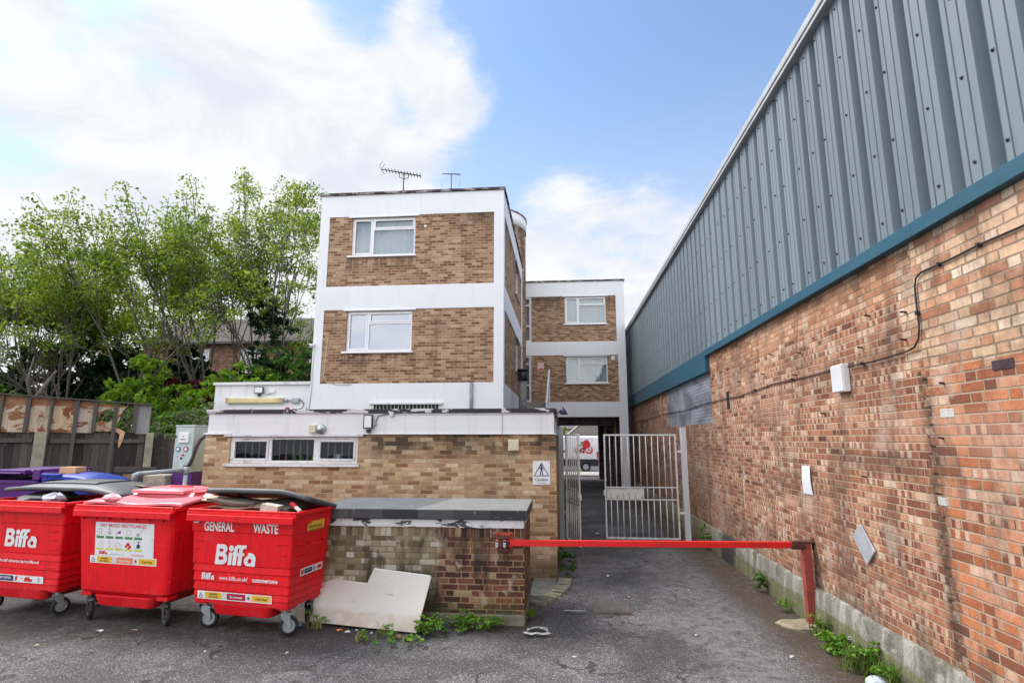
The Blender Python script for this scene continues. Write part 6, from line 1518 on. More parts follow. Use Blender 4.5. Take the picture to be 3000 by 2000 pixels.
# ------------------------------------------------------------------ litter
lit = [('blue and white wrapper on the ground at the left corner of the discarded board', -3.3, 7.12, .09, .05, (.1, .28, .6)), ('orange wrapper in front of the discarded board', -2.72, 7.0, .09, .03, (.75, .2, .04)), ('white paper scrap in front of the discarded board next to the orange wrapper', -2.5, 7.0, .05, .035, (.7, .7, .7)),
       ('larger white paper scrap beside the orange wrapper', -2.6, 6.94, .07, .04, (.72, .72, .74)), ('small grey scrap right of the white papers', -2.3, 6.94, .03, .025, (.4, .42, .48)), ('white crumpled scrap under the right corner of the discarded board', -1.72, 6.82, .11, .045, (.6, .57, .55)),
       ('brown leaf litter scrap near the weeds under the board corner', -1.95, 6.84, .09, .04, (.3, .14, .06)), ('torn white paper under the recycling bin', -5.6, 6.72, .12, .05, (.6, .6, .58)), ('cream stick lying below the left bin', -6.95, 6.65, .14, .012, (.55, .42, .25)), ('brown stick in front of the recycling bin', -5.2, 6.78, .11, .01, (.35, .25, .15)),
       ('white scrap on the asphalt below the recycling bin', -5.15, 6.1, .06, .03, (.6, .58, .55)), ('tan scrap on the asphalt at the lower left', -5.9, 6.2, .07, .02, (.5, .38, .25)), ('white scrap in the alley beyond the nearest drain cover', .95, 8.75, .05, .03, (.75, .75, .76)), ('blue wrapper beside the nearest drain cover', .72, 8.78, .07, .03, (.25, .27, .5)),
       ('white scrap between the two near drain covers', .75, 10.0, .05, .03, (.7, .7, .7)), ('white scrap on the alley beyond the open gate leaf', .85, 14.3, .12, .05, (.7, .7, .7)), ('small pale scrap in the middle of the alley', 1.9, 8.3, .03, .02, (.6, .55, .5)), ('cream scrap near the middle of the alley floor', 1.9, 9.2, .04, .02, (.6, .55, .45)), ('white scrap in front of the barrier bar on the alley floor', 1.55, 7.2, .04, .02, (.6, .6, .6)),
       ('white flake on the asphalt at the bottom right', 2.4, 6.6, .05, .03, (.55, .55, .55)), ('pale flake on the asphalt below the paint spill', .1, 6.4, .05, .025, (.6, .6, .58)), ('tan flake on the asphalt in front of the general waste bin', -3.9, 6.2, .05, .02, (.5, .42, .33)), ('grey flake on the asphalt below the general waste bin wheel', -3.0, 6.25, .04, .03, (.5, .5, .5))]
for i, (lb, x, y, sx, sy, col) in enumerate(lit):
    r_ = random.Random(i + 40); n = 7; q = MB(); a0 = r_.uniform(0, 3)
    ring = [(x + sx * .5 * math.cos(k * 2 * math.pi / n) * r_.uniform(.75, 1.2) , y + sy * .5 * math.sin(k * 2 * math.pi / n) * r_.uniform(.7, 1.2)) for k in range(n)]
    vs_ = [(a, b_, .012 + r_.uniform(0, .022)) for a, b_ in ring] + [(x, y, .03)]
    q.add(vs_, [(k, (k + 1) % n, n) for k in range(n)])
    q.add([(a, b_, c_ - .004) for a, b_, c_ in vs_], [(k, n, (k + 1) % n) for k in range(n)])
    tag(q.build('paper_scrap', surf('litter_scrap', col, .12, 9, .6), norm=False), lb, 'litter', 'litter on the ground')
q = MB(); bm = bmesh.new(); bmesh.ops.create_icosphere(bm, subdivisions=3, radius=1)
q.add([(2.93 + v.co.x * .1 * (1 + .15 * math.sin(v.co.y * 5)), 5.97 + v.co.y * .08 * (1 + .2 * math.sin(v.co.x * 4 + v.co.z * 3)), .035 + v.co.z * .06) for v in bm.verts], [tuple(v.index for v in f_.verts) for f_ in bm.faces], 0, True); bm.free()
tag(q.build('stone', surf('pale_lump', (.42, .47, .52), .35, 9, .9, bump=.7, bscale=25)), 'pale bluish lump of stone in the weeds at the bottom right', 'stone')
# ------------------------------------------------------------------ vegetation
M['leaf_spring'] = leafmat('spring_leaves', [(0, (.025, .055, .01)), (.25, (.09, .17, .02)), (.5, (.2, .31, .028)), (.75, (.34, .44, .038)), (1, (.5, .56, .07))])
M['leaf_bright'] = leafmat('bright_maple_leaves', [(0, (.07, .17, .018)), (.5, (.2, .36, .025)), (1, (.38, .55, .05))])
M['leaf_dark'] = leafmat('dark_evergreen_leaves', [(0, (.006, .018, .008)), (.5, (.015, .042, .014)), (.85, (.035, .085, .022)), (1, (.07, .13, .035))], trans=.2)
M['leaf_mid'] = leafmat('shrub_leaves', [(0, (.025, .07, .018)), (.5, (.075, .17, .03)), (1, (.17, .29, .05))], trans=.35)
M['leaf_grey'] = leafmat('bramble_leaves', [(0, (.08, .11, .045)), (.5, (.18, .23, .1)), (1, (.3, .36, .16))], trans=.3)
M['leaf_red'] = leafmat('red_leaves', [(0, (.06, .01, .012)), (1, (.2, .025, .03))], trans=.3)
M['weed'] = leafmat('weed_leaves', [(0, (.04, .12, .014)), (.5, (.12, .27, .025)), (1, (.26, .44, .05))], trans=.35)
M['grassleaf'] = leafmat('weed_blades', [(0, (.06, .12, .015)), (.55, (.15, .23, .04)), (.8, (.3, .3, .1)), (1, (.42, .36, .18))], trans=.35)
M['bark'] = surf('grey_bark', (.11, .095, .075), .35, 6, .95, bump=.6, bscale=20, dirt=(.05, .06, .035), damt=.5)
M['twig'] = surf('bare_twig', (.26, .23, .18), .25, 6, .95, bump=.2)

def leafobj(name, C_, N_, size, mt, parent=None, asp=.55, rng_=None, fold=.15, up=.3):
    """thousands of small leaf faces; C_ centres (n,3)"""
    rg = np.random.default_rng(rng_ or 1); n = len(C_)
    C_ = np.asarray(C_, float); nn = rg.normal(size=(n, 3)); nn[:, 2] = np.abs(nn[:, 2]) + up
    nn /= np.linalg.norm(nn, axis=1)[:, None]
    a = rg.normal(size=(n, 3)); a -= nn * (a * nn).sum(1)[:, None]; a /= np.linalg.norm(a, axis=1)[:, None]
    b_ = np.cross(nn, a); s_ = size * rg.uniform(.6, 1.35, size=(n, 1))
    V = np.empty((n, 4, 3)); V[:, 0] = C_ - a * s_ * .5; V[:, 1] = C_ + b_ * s_ * asp * .5 + nn * s_ * fold; V[:, 2] = C_ + a * s_ * .5; V[:, 3] = C_ - b_ * s_ * asp * .5 + nn * s_ * fold
    me = bpy.data.meshes.new(name); me.vertices.add(n * 4); me.vertices.foreach_set('co', V.reshape(-1)); me.loops.add(n * 4); me.loops.foreach_set('vertex_index', np.arange(n * 4, dtype=np.int32))
    me.polygons.add(n); me.polygons.foreach_set('loop_start', np.arange(0, n * 4, 4, dtype=np.int32)); me.polygons.foreach_set('loop_total', np.full(n, 4, dtype=np.int32))
    me.update(calc_edges=True); me.materials.append(mt)
    o = bpy.data.objects.new(name, me); return link(o, parent)

def cluster(rg, c, r, n, squash=.8):
    p = rg.normal(size=(n, 3)); p /= np.linalg.norm(p, axis=1)[:, None]; p *= rg.uniform(.2, 1, size=(n, 1)) ** .6 * r
    p[:, 2] *= squash
    return p + np.array(c)

def tree(label, base, height, spread, seed, stems=1, mt='leaf_spring', nleaf=30, lsize=.13, trunk_h=.3, levels=4, lean=(0, 0), r0=.095, clr=.5, cat='tree', name='broadleaf_tree', skew=0, droop=.25, wide=.8):
    rg = np.random.default_rng(seed); rnd = random.Random(seed)
    t_ = thing(name, label, cat, base)
    segs, tips = [], []
    def grow(p, d, L, r, lev):
        n = 3; pts = [p.copy()]; dd = d.copy()
        for i in range(n):
            dd = (dd + Vector((rnd.gauss(0, .11), rnd.gauss(0, .11), rnd.gauss(.05, .05)))).normalized()
            pts.append(pts[-1] + dd * (L / n))
        segs.append((pts, [r, r * .88, r * .78, r * .66], lev))
        if lev >= levels:
            tips.append(pts[-1]); tips.append(pts[2]); return
        if lev >= levels - 1: tips.append(pts[-1])
        k = rnd.choice((2, 3, 3)) if lev else rnd.choice((3, 4))
        for j in range(k):
            az = 2 * math.pi * (j + rnd.uniform(-.3, .3)) / k + rnd.uniform(0, 6)
            an = R(rnd.uniform(16, 40)) * spread
            x = dd.orthogonal().normalized(); y = dd.cross(x)
            nd = (dd * math.cos(an) + (x * math.cos(az) + y * math.sin(az)) * math.sin(an)).normalized()
            nd = (nd + Vector((0, 0, .14))).normalized()
            grow(pts[-1] if j else pts[-1], nd, L * rnd.uniform(.66, .9), r * (.64 if j else .7), lev + 1)
        if lev >= 1 and rnd.random() < .75:      # a side twig part way
            x = dd.orthogonal(); nd = (dd + x * rnd.uniform(-1, 1) + dd.cross(x) * rnd.uniform(-1, 1)).normalized(); grow(pts[2], nd, L * .5, r * .4, min(levels, lev + 2))
    for s_ in range(stems):
        a = 2 * math.pi * s_ / max(1, stems) + seed
        off = Vector((math.cos(a), math.sin(a), 0)) * (.25 if stems > 1 else 0)
        d = (Vector((lean[0], lean[1], 1)) + off * 1.1).normalized()
        grow(off, d, 1.0 * (trunk_h / .3), r0 / (1 if stems == 1 else 1.3), 0)
    zmax = max(p.z for p in tips); k = height / zmax; kx = k * wide
    q = MB()
    for pts, rs, lev in segs:
        q.tube([(p.x * kx, p.y * kx, p.z * k) for p in pts], [max(.009, r) for r in rs], 7 if lev < 2 else 4, cap=False)
    q.build('trunk', M['bark'], t_, norm=False)
    cs = []
    for p in tips:
        c = np.array((p.x * kx, p.y * kx, p.z * k - droop))
        if p.z * k < height * .52 and rg.random() < .88: continue
        if p.z * k < height * .68 and rg.random() < .55: continue
        cs.append(cluster(rg, c, clr * rg.uniform(.6, 1.25), int(nleaf * rg.uniform(.5, 1.5)), .6))
    C_ = np.concatenate(cs)
    leafobj('crown', C_, None, lsize, M[mt], t_, rng_=seed)
    return t_, len(C_)

def bush(name, label, cat, base, lumps, n, lsize, mt, seed, stems=0, shell=.55, asp=.55):
    """foliage built of many lumps (x,y,z,rx,ry,rz) relative to base"""
    rg = np.random.default_rng(seed); t_ = thing(name, label, cat, base); cs = []
    tot = sum(l[3] * l[4] * l[5] for l in lumps) ; w = [(l[3] * l[4] * l[5]) ** .67 for l in lumps]; sw = sum(w)
    for l, wi in zip(lumps, w):
        m_ = max(20, int(n * wi / sw)); k = max(6, m_ // 28)
        d = rg.normal(size=(k, 3)); d /= np.linalg.norm(d, axis=1)[:, None]; rad = rg.uniform(shell, 1.08, size=(k, 1)); cc = d * rad * np.array(l[3:6]) + np.array(l[:3])
        for c in cc: cs.append(cluster(rg, c, .3 * min(l[3:6]) * rg.uniform(.5, 1.2), 28, .7))
    C_ = np.concatenate(cs); C_ = C_[C_[:, 2] > .02]
    leafobj('foliage', C_, None, lsize, M[mt], t_, asp=asp, rng_=seed)
    if stems:
        q = MB(); rnd = random.Random(seed)
        for _ in range(stems):
            l = rnd.choice(lumps); e = Vector((l[0] + rnd.uniform(-1, 1) * l[3] * .8, l[1] + rnd.uniform(-1, 1) * l[4] * .8, l[2] + rnd.uniform(-.2, .9) * l[5])); s_ = Vector((l[0] * .6 + rnd.uniform(-.2, .2), l[1] * .6, 0))
            mid = s_.lerp(e, .5) + Vector((rnd.uniform(-.3, .3), rnd.uniform(-.2, .2), .2)); q.tube([s_, mid, e], [.035, .022, .008], 5, cap=False)
        q.build('stem', M['bark'], t_, norm=False)
    return t_

NL = 0
TREES = [
 ('slim tree filling the gap between the second and third trees from the left', (-19.6, 21.5, .3), 10.4, .95, 21, 2, 'leaf_spring', {}),
 ('small leafy tree in front of the brown house roof', (-14.4, 20.4, .3), 10.6, 1.0, 23, 2, 'leaf_spring', {}),

 ('leafy tree at the far left edge behind the hoarding', (-24.2, 20.5, .3), 9.8, 1.05, 11, 2, 'leaf_spring', {}),
 ('slender many stemmed tree second from the left', (-21.2, 20.6, .3), 10.0, .95, 12, 3, 'leaf_spring', {}),
 ('rounded leafy tree with a leaning grey trunk in the middle of the left row', (-18.0, 20.8, .3), 10.5, 1.0, 13, 2, 'leaf_spring', {}),
 ('thin tree with forked pale trunks above the bright maple shrub', (-15.6, 20.0, .3), 10.9, .95, 14, 2, 'leaf_spring', {}),
 ('tallest tree with upright limbs nearest the white flats block', (-11.0, 20.5, .3), 13.4, .9, 15, 2, 'leaf_spring', {}),
 ('tall thin tree between the middle row and the tallest tree', (-13.4, 22.5, .3), 12.0, .9, 17, 2, 'leaf_spring', {}),
]
for lb, bs, h, sp, sd, st_, mt, kw in TREES:
    o, n = tree(lb, bs, h, sp, sd, st_, mt, **kw); NL += n
# ivy clad trunk and evergreens
bush('ivy', 'dark ivy clothing the lower trunk of the tallest tree', 'ivy', (-11.2, 20.3, .3), [(.2, -.3, 3.6, 1.3, .9, 1.9), (.1, -.2, 5.6, .9, .7, 1.5), (-.5, -.1, 7.0, .55, .5, 1.1), (1.0, -.2, 3.0, .9, .7, 1.4)], 5200, .17, 'leaf_dark', 31)
bush('conifer', 'dark green conifer behind the hoarding at the left', 'tree', (-23.4, 22.5, .3), [(0, 0, 2.4, 2.0, 1.4, 2.2), (.3, 0, 4.6, 1.5, 1.1, 1.7), (-1.2, 0, 3.4, 1.3, 1, 1.7)], 9000, .25, 'leaf_dark', 32, 10)
bush('conifer', 'tallest dark conifer with a pointed top behind the left trees', 'tree', (-21.4, 23, .3), [(0, 0, 2.6, 2.0, 1.4, 2.4), (0, 0, 5.4, 1.4, 1, 1.9), (.1, 0, 7.6, .7, .6, 1.5), (1.2, 0, 4.0, 1.3, 1, 1.7)], 11000, .25, 'leaf_dark', 33, 10)
bush('conifer', 'low dark conifer right of the tallest conifer', 'tree', (-18.0, 22.2, .3), [(0, 0, 2.4, 1.9, 1.3, 2.3), (-.8, 0, 4.2, 1.4, 1, 1.9), (1.3, 0, 3.4, 1.3, 1, 1.8), (1.6, .2, 5.0, .8, .6, 1.3)], 10500, .25, 'leaf_dark', 34, 10)
bush('holly', 'glossy dark holly tree in front of the brown brick house', 'tree', (-15.6, 22.0, .3), [(0, 0, 2.2, 1.5, 1.1, 2.0), (.2, 0, 4.2, .9, .8, 1.3)], 6000, .22, 'leaf_dark', 44, 6)
bush('shrub', 'mid green shrub overgrowing the top of the hoarding at the left', 'shrub', (-19.5, 17.5, .2), [(-2.2, 0, 2.2, 1.4, .8, 1.3), (0, 0, 2.5, 1.5, .8, 1.5), (2.0, 0, 2.2, 1.4, .8, 1.3)], 5200, .17, 'leaf_mid', 35, 12)
bush('maple_shrub', 'bright yellow green maple shrub behind the end of the hoarding', 'shrub', (-14.6, 18.2, .2), [(0, 0, 3.3, 1.5, .9, 1.0), (.2, -.3, 4.4, 1.0, .7, .6), (-1.4, 0, 2.4, 1.1, .8, .8), (1.5, -.2, 2.6, 1.2, .8, .8), (.9, 0, 3.7, .9, .7, .5)], 4200, .2, 'leaf_bright', 36, 10)
bush('maple_shrub', 'bright green maple shrub next to the roof wing', 'shrub', (-11.6, 17.6, .2), [(0, 0, 3.2, 1.3, .8, .8), (-.9, 0, 2.3, 1.2, .8, .7), (.9, .2, 3.7, 1.1, .7, .8), (.4, -.2, 2.4, 1.1, .7, .7)], 3600, .2, 'leaf_bright', 37, 10)
bush('shrub', 'dense dark green hedge rising behind the roof wing', 'hedge', (-10.0, 19.4, .2), [(-1.2, 0, 3.0, 1.5, .9, 1.7), (.6, 0, 3.6, 1.5, .9, 1.7), (2.0, 0, 3.4, 1.3, .9, 1.8), (-.2, .2, 4.6, 1.1, .8, .9), (2.4, .2, 4.9, .9, .7, .8)], 8200, .17, 'leaf_mid', 38, 8)
bush('shrub', 'shrub with dark red leaves among the maples', 'shrub', (-13.4, 18.6, .2), [(0, 0, 3.9, .75, .5, .45), (.5, 0, 3.5, .6, .5, .35)], 900, .17, 'leaf_red', 39, 4)
o = bush('bramble', 'grey green bramble tangled over the fence end by the air machine', 'bramble', (-9.45, 13.7, .2), [(-.5, 0, 2.3, .75, .4, .55), (.2, 0, 2.1, .5, .4, .7), (-.2, .2, 2.8, .55, .4, .4), (.0, -.2, 1.6, .45, .3, .5)], 2600, .085, 'leaf_grey', 40)
q = MB(); r_ = random.Random(21)
for k in range(46):
    x = r_.uniform(-1.1, .5); p = [Vector((x, r_.uniform(-.3, .2), r_.uniform(.3, 1.4)))]
    d = Vector((r_.uniform(-.5, .5), r_.uniform(-.3, .1), 1))
    for i in range(5):
        p.append(p[-1] + d * .3); d = (d + Vector((r_.uniform(-.7, .7), r_.uniform(-.3, .2), -.25 - .05 * i))).normalized()
    q.tube(p, [.011, .01, .009, .008, .006, .004], 4, cap=False)
q.build('stem', M['twig'], o, norm=False)
bush('shrub', 'mid green shrub filling the gap between the hoarding end and the roof wing', 'shrub', (-10.6, 15.6, .2), [(-.8, 0, 2.2, 1.0, .6, .9), (.4, 0, 2.5, .9, .6, .9), (1.2, .2, 2.0, .7, .5, .9)], 3400, .13, 'leaf_mid', 41, 8)
# bare leaning branch at the far left
t_ = thing('dead_trunk', 'bare leaning dark trunk at the far left above the hoarding', 'trunk', (-15.2, 14.2, 0))
q = MB(); q.tube([(0, 0, 0), (.1, 0, 2.2), (.45, .1, 3.3), (.95, .2, 4.2)], [.11, .09, .07, .03], 8); q.tube([(.45, .1, 3.3), (.2, .1, 3.9), (.25, .15, 4.6)], [.06, .04, .015], 6); q.build('trunk', M['bark'], t_)

# ------------------------------------------------------------------ weeds
def weed(label, x, y, r, h, n, seed, mt='weed', lsize=.042, blades=0, name='weed', flowers=0, clocks=0, z0=0):
    rg = np.random.default_rng(seed); rnd = random.Random(seed); t_ = thing(name, label, 'weed', (x, y, z0), 0, 'weeds along the walls'); t_.scale = (.85, .85, .8)
    if n:
        n = int(n * 1.5); k = max(4, n // 12); cc = np.stack([rg.normal(0, r * .45, k), rg.normal(0, r * .3, k), np.abs(rg.normal(h * .5, h * .28, k)) + .02], 1)
        C_ = np.concatenate([cluster(rg, c, .05, 12, .5) for c in cc]); C_[:, 2] = np.maximum(C_[:, 2], .012)
        leafobj('leaves', C_, None, lsize, M[mt], t_, asp=.75, rng_=seed, up=.9)
    if blades:
        q = MB()
        for _ in range(blades):
            a = rnd.uniform(0, 6.28); b_ = Vector((rnd.gauss(0, r * .4), rnd.gauss(0, r * .25), 0)); l = h * rnd.uniform(.6, 1.25); o_ = Vector((math.cos(a), math.sin(a), 0)); w = Vector((-o_.y, o_.x, 0)) * rnd.uniform(.004, .009)
            p0, p1, p2, = b_, b_ + o_ * l * .2 + Vector((0, 0, l * .65)), b_ + o_ * l * .55 + Vector((0, 0, l * .95))
            q.add([p0 - w, p0 + w, p1 + w * .8, p1 - w * .8, p2], [(0, 1, 2, 3), (3, 2, 4)])
        q.build('blades', M['grassleaf'], t_, norm=False)
    if flowers or clocks:
        q = MB(); heads = []
        for _ in range(flowers + clocks):
            b_ = Vector((rnd.gauss(0, r * .4), rnd.gauss(0, r * .3), 0)); e = b_ + Vector((rnd.uniform(-.12, .06), rnd.uniform(-.06, .06), h * rnd.uniform(1.1, 1.7))); q.tube([b_, b_.lerp(e, .5) + Vector((.015, 0, 0)), e], .003, 4, cap=False); heads.append(e)
        q.build('stalk', M['twig'], t_, norm=False)
        if clocks:
            for e in heads[:clocks]:
                C_ = rg.normal(size=(170, 3)); C_ /= np.linalg.norm(C_, axis=1)[:, None]; C_ = C_ * .022 * rg.uniform(.85, 1.05, size=(170, 1)) + np.array(e); leafobj('seed_head', C_, None, .006, M['fluff'], t_, asp=.6, rng_=seed)
    return t_
M['fluff'] = surf('dandelion_fluff', (.7, .7, .66), .05, 3, .9, bump=0)
weed('bright leafy weed against the right corner of the discarded board', -1.62, 6.98, .24, .2, 330, 51)
weed('bright leafy weed in the middle of the bunker foot', -1.22, 7.24, .32, .18, 420, 52)
weed('low leafy weed right of the brightest weed at the bunker foot', -.92, 7.28, .25, .12, 220, 53)
weed('scattered ivy leaves in front of the discarded board corner', -1.95, 6.72, .38, .09, 90, 54, lsize=.06)
weed('small dandelion plant at the left bottom of the discarded board', -3.02, 7.08, .16, .2, 40, 55, blades=26)
weed('small dandelion plant under the middle of the discarded board', -2.15, 6.86, .13, .2, 30, 56, blades=18)
weed('tiny weed in front of the board between the litter and the ivy', -2.35, 6.72, .12, .14, 20, 57, blades=18)
weed('weed tuft at the right side of the bunker corner', -.42, 7.72, .14, .15, 70, 58, blades=10)
weed('dark leafy weed at the annex corner by the left gate post', .02, 10.7, .22, .4, 220, 59, mt='leaf_mid', lsize=.06)
weed('weed growing at the foot of the annex corner', .06, 9.95, .2, .25, 120, 60, mt='leaf_mid', lsize=.05)
weed('weeds with pinkish flowers behind the barrier post', 3.04, 7.3, .18, .34, 110, 61, blades=50, flowers=6)
weed('dark leafy weed clump nearest the barrier post', 2.99, 6.82, .24, .22, 240, 62, mt='weed', lsize=.07)
weed('grassy weed clump with dandelion clocks by the long wall', 3.0, 6.35, .34, .3, 420, 63, lsize=.045, blades=150, clocks=2)
weed('grassy weed with one dandelion clock at the bottom right corner', 3.06, 5.95, .25, .26, 170, 64, lsize=.045, blades=80, clocks=1)
weed('leafy weed at the foot of the long wall by the right gate post', 3.0, 12.6, .14, .55, 150, 65, lsize=.06)
weed('mossy weed tuft on the plinth of the long wall', 3.03, 9.35, .16, .3, 170, 66, mt='leaf_mid', lsize=.05)
weed('low weed between the gate post and the barrier post', 3.0, 8.4, .2, .14, 90, 67)
# ------------------------------------------------------------------ behind the trees, and the street through the archway
hb = thing('terraced_house', 'brown brick house with a dark tiled roof behind the trees', 'house', (0, 0, 0))
M['brick_house'] = brick('brown_house_brick', [(0, (.1, .05, .035)), (.5, (.19, .1, .065)), (1, (.3, .18, .12))], (.26, .2, .15), seed=9)
def tilemat(name, a, b_):
    m, t, b = mat_begin(name); pos = worldpos(t); P = t.sep(pos)
    row = t.m('FRACT', t.m('MULTIPLY', P[2], 6)); n = t.noise(pos, 1.4, 6, .65); c = t.mix(n, a, b_); c = t.mix(t.m('MULTIPLY', t.sm(row, .2, .02), .5), c, (.02, .018, .016))
    t.put(b.inputs['Base Color'], c); b.inputs['Roughness'].default_value = .9; t.put(b.inputs['Normal'], t.bump(t.m('ADD', row, n), .4, .03)); return m
M['tiles'] = tilemat('weathered_brown_tiles', (.04, .032, .026), (.1, .084, .07))
HX0, HX1, HY = -26, -9.5, 32
q = MB(); wn = [(-22.9, -21.6, 6.3, 7.7), (-19.6, -18.3, 6.3, 7.7), (-15.2, -14.2, 6.3, 7.5)]
q.wallgrid(front(HY), HX0, HX1, 0, 8.2, wn, .15, edges=False)
for X in (HX0, HX1): q.quad((X, HY, 0), (X, HY + 8, 0), (X, HY + 8, 8.2), (X, HY + 4, 10.4), (X, HY, 8.2))
q.build('wall', M['brick_house'], hb)
for w_ in wn: window(hb, front(HY), *w_, style='three', curtain='curtain', inset=.05)
q = MB(); q.add([(HX0 - .2, HY - .4, 8.1), (HX1 + .2, HY - .4, 8.1), (HX1 + .2, HY + 4, 10.5), (HX0 - .2, HY + 4, 10.5), (HX0 - .2, HY + 8.4, 8.1), (HX1 + .2, HY + 8.4, 8.1)], [(0, 1, 2, 3), (3, 2, 5, 4)]); rf = q.build('roof', M['tiles'], hb)
q = MB(); q.box(-12.9, -11.9, HY + 3.4, HY + 4.4, 9.8, 11.7); q.build('chimney', M['brick_house'], rf)
q = MB(); q.box(HX0 - .2, HX1 + .2, HY - .47, HY - .41, 8.0, 8.14); q.build('gutter', M['dkgrey'], hb)

def road():
    q = MB(); q.quad((-120, 39.2, .0), (120, 39.2, .0), (120, 47.5, .0), (-120, 47.5, .0)); tag(q.build('road', surf('street_asphalt', (.075, .075, .078), .15, 3, .9, bump=.2)), kind='structure')
    q = MB(); q.box(-120, 120, 35.4, 39.1, -.05, .09); tag(q.build('pavement', surf('pale_pavement', (.42, .4, .36), .12, 2, .9, bump=.2), bev=.02), kind='structure')
    q = MB(); q.box(-120, 120, 47.6, 50.5, -.05, .1); o = q.build('pavement', M['concrete'], bev=.02); tag(o, kind='structure')
    q = MB(); q.box(-120, 120, 39.101, 39.2, -.05, .06); tag(q.build('kerb', surf('kerb_stone', (.3, .29, .27), .15, 4, .9), bev=.01), kind='structure')
    q = MB(); q.quad((-120, 39.5, .004), (120, 39.5, .004), (120, 39.62, .004), (-120, 39.62, .004)); tag(q.build('yellow_line', surf('red_route_line', (.35, .02, .03), .2, 5, .8)), kind='structure')
road()
# delivery van seen through the archway, tail to the right
vn = thing('delivery_van', 'white delivery van with a pomegranate and grapes picture parked beyond the archway', 'van', (2.62, 41.2, 0))
M['vanwhite'] = surf('van_white_paint', (.78, .79, .81), .04, 2, .3, bump=.01, coat=.4)
q = MB()
def vring(x, tin):
    return [(x, -.98, .42), (x, -1.0, 1.0), (x, -.96 + tin, 1.9), (x, -.86 + tin, 2.4), (x, -.6, 2.5), (x, .6, 2.5), (x, .86, 2.4), (x, .96, 1.9), (x, 1.0, 1.0), (x, .98, .42)]
q.loft([vring(-.06, .03), vring(0, 0)][::-1] if False else [vring(0, .0), vring(-4.3, 0)])
q.loft([vring(-4.3, 0), [(x if False else -5.0, y * .96, min(z, 1.9 if z > 1.5 else z)) for (x, y, z) in vring(0, 0)], [(-5.75, y * .88, min(z, 1.15)) for (x, y, z) in vring(0, 0)]], cap0=False)
bdy = q.build('body', M['vanwhite'], vn, bev=.03)
q = MB(); q.box(-5.2, .02, -1.018, -1.004, .42, .88); q.build('lower_trim', M['navyblk'] if 'navyblk' in M else M.setdefault('navyblk', surf('dark_blue_sill', (.018, .018, .035), .15, 4, .5)), vn)
q = MB(); q.box(-.02, .06, -.9, .9, .42, .62); q.build('bumper', M['black'], vn, bev=.02)
for z0, z1, mt in ((.95, 1.22, 'redink'), (1.222, 1.4, 'redink')):
    q = MB(); q.box(-.16, .012, -1.02, -.93, z0, z1); q.build('tail_light', M[mt], vn, bev=.01)
for x in (-.95, -4.4):
    for y in (-.86, .86):
        q = MB(); q.loft([[(x + .34 * k_ * math.cos(a * math.pi / 12), y + d, .34 + .34 * k_ * math.sin(a * math.pi / 12)) for a in range(24)] for k_, d in ((.93, -.17), (1, -.14), (1, .1), (.9, .12))]); o = q.build('wheel', M['rubber'], vn)
        q = MB(); q.loft([[(x + .2 * math.cos(a * math.pi / 12), y + d, .34 + .2 * math.sin(a * math.pi / 12)) for a in range(24)] for d in (-.182, -.171)]); q.build('hubcap', M['grey_steel'], o)
fv = lambda u, z, d=0: (u, -1.0 + .045 * max(0, (z - 1.0)) + d - .006, z)
q = MB()
for z in (2.08, 1.42, 1.02): flatrect(q, fv, -4.0, -.5, z, z + .012, -.004)
for x in (-.48, -2.2): flatrect(q, fv, x, x + .014, .95, 2.3, -.0045)
q.build('panel_seam', M['greyink'], vn, norm=False)
fv0 = fv
fv = lambda u, z, d=0: fv0(-1.0 + (u + 1.0) * 1.4, 1.7 + (z - 1.66) * 1.4, d)
GRAPE = surf('grape_crimson', (.3, .012, .05), .4, 14, .5)
q = MB(); pr = random.Random(4)
q.add([fv(*p, -.012) for p in circ(-.92, 1.8, .21, 24)], [tuple(range(24))]); q.add([fv(*p, -.0125) for p in ((-.98, 1.98), (-.9, 2.07), (-.87, 2.0), (-.8, 2.04), (-.84, 1.96))], [(0, 1, 2, 3, 4)])
for (a, b_, w_) in ((-.78, 1.52, .17),): poly_ring(q, circ(a, b_, .19, 18), circ(a - .01, b_ + .03, .14, 18), fv, -.0128)
q.build('pomegranate_print', surf('pomegranate_red', (.62, .02, .03), .3, 8, .5), vn, norm=False)
q = MB()
for k in range(26):
    u, z = -1.3 + pr.uniform(-.22, .32), 1.52 + pr.uniform(-.12, .12) - abs(0) ; q.add([fv(*p, -.013 - k * .0002) for p in circ(u, z, .05, 10)], [tuple(range(10))])
q.build('grape_print', GRAPE, vn, norm=False); q = MB()
for k in range(6): q.add([fv(*p, -.016 - k * .0002) for p in circ(-.78 + pr.uniform(-.09, .09), 1.55 + pr.uniform(-.06, .06), .025, 8)], [tuple(range(8))])
q.build('seed_print', GRAPE, vn, norm=False)
q = MB()
for p in (((-1.2, 1.7), (-1.42, 1.76), (-1.3, 1.82), (-1.12, 1.78)), ((-1.14, 1.8), (-1.22, 1.95), (-1.08, 1.92), (-1.06, 1.82))): q.add([fv(*x, -.0135) for x in p], [(0, 1, 2, 3)])
q.build('leaf_print', surf('leaf_green_print', (.08, .22, .08), .2, 8, .5), vn, norm=False)
fv = fv0
q = MB(); put_text(q, fv, '1300', -1.28, 1.25, .11, -.012); q.build('lettering', M['redink'], vn, norm=False)
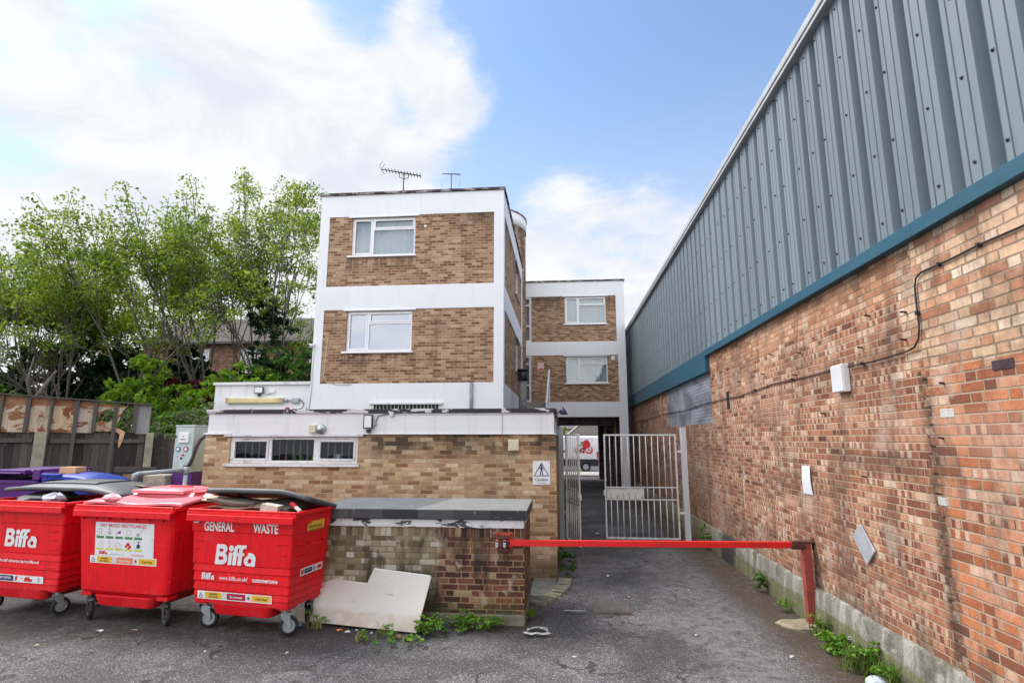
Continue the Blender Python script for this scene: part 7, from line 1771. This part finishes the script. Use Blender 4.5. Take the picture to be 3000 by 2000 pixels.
# houses and roofs across the street
h1 = thing('brick_garage', 'low building with a brown hipped roof behind the van', 'building', (0, 0, 0))
q = MB(); q.box(.8, 14, 58, 70, 0, 2.6); q.build('wall', M['brick_house'], h1)
q = MB(); q.add([(.55, 57.6, 2.62), (14.5, 57.6, 2.62), (14.5, 70.4, 2.62), (.55, 70.4, 2.62), (2.2, 64, 4.0), (12.5, 64, 4.0)], [(0, 1, 5, 4), (1, 2, 5), (2, 3, 4, 5), (3, 0, 4)]); q.build('roof', M['tiles'], h1)
q = MB(); q.beam((.55, 57.6, 2.66), (2.2, 64, 4.04), .2, .1); q.build('hip_tiles', M['concrete'], h1)
h2 = thing('distant_house', 'distant house with red brick and white windows under a grey roof, far beyond the archway', 'house', (0, 0, 0))
q = MB(); hw = [(-1.2, -.4, 2.5, 3.5), (.6, 1.3, 2.5, 3.5), (1.9, 2.6, 2.5, 3.5)]; q.wallgrid(front(85), -14, 9, 0, 3.8, hw, .15, edges=False); q.quad((9, 85, 0), (9, 95, 0), (9, 95, 3.8), (9, 85, 3.8)); q.build('wall', brick('red_house_brick', [(0, (.3, .09, .05)), (1, (.45, .18, .1))], (.4, .3, .25), seed=12), h2)
for w_ in hw: window(h2, front(85), *w_, style='three')
q = MB(); q.add([(-14.4, 84.5, 3.75), (9.4, 84.5, 3.75), (9.4, 90, 6.4), (-14.4, 90, 6.4), (-14.4, 95.5, 3.75), (9.4, 95.5, 3.75)], [(0, 1, 2, 3), (3, 2, 5, 4)]); q.build('roof', tilemat('grey_slates', (.1, .1, .105), (.19, .19, .2)), h2)
h3 = thing('distant_house', 'distant pale brick house with white dormer windows above the brown hipped roof', 'house', (0, 0, 0))
q = MB(); hw = [(3.3, 4.1, 4.25, 5.6), (4.3, 5.1, 4.25, 5.6), (5.4, 6.2, 4.25, 5.6)]; q.wallgrid(front(80), 2.9, 16, 0, 7.4, hw, .15, edges=False); q.quad((2.9, 80, 0), (2.9, 90, 0), (2.9, 90, 7.4), (2.9, 80, 7.4)); q.quad((2.9, 80, 7.4), (16, 80, 7.4), (16, 90, 7.4), (2.9, 90, 7.4)); q.build('wall', brick('pale_house_brick', [(0, (.35, .2, .12)), (1, (.5, .34, .22))], (.4, .3, .25), seed=13), h3)
for w_ in hw: window(h3, front(80), *w_, style='three')
bush('street_tree', 'small bright green tree beyond the archway beside the van', 'tree', (.05, 52, 0), [(0, 0, 3.2, .42, .5, 1.3), (.0, 0, 2.0, .4, .5, 1)], 1300, .22, 'leaf_bright', 71, 4)
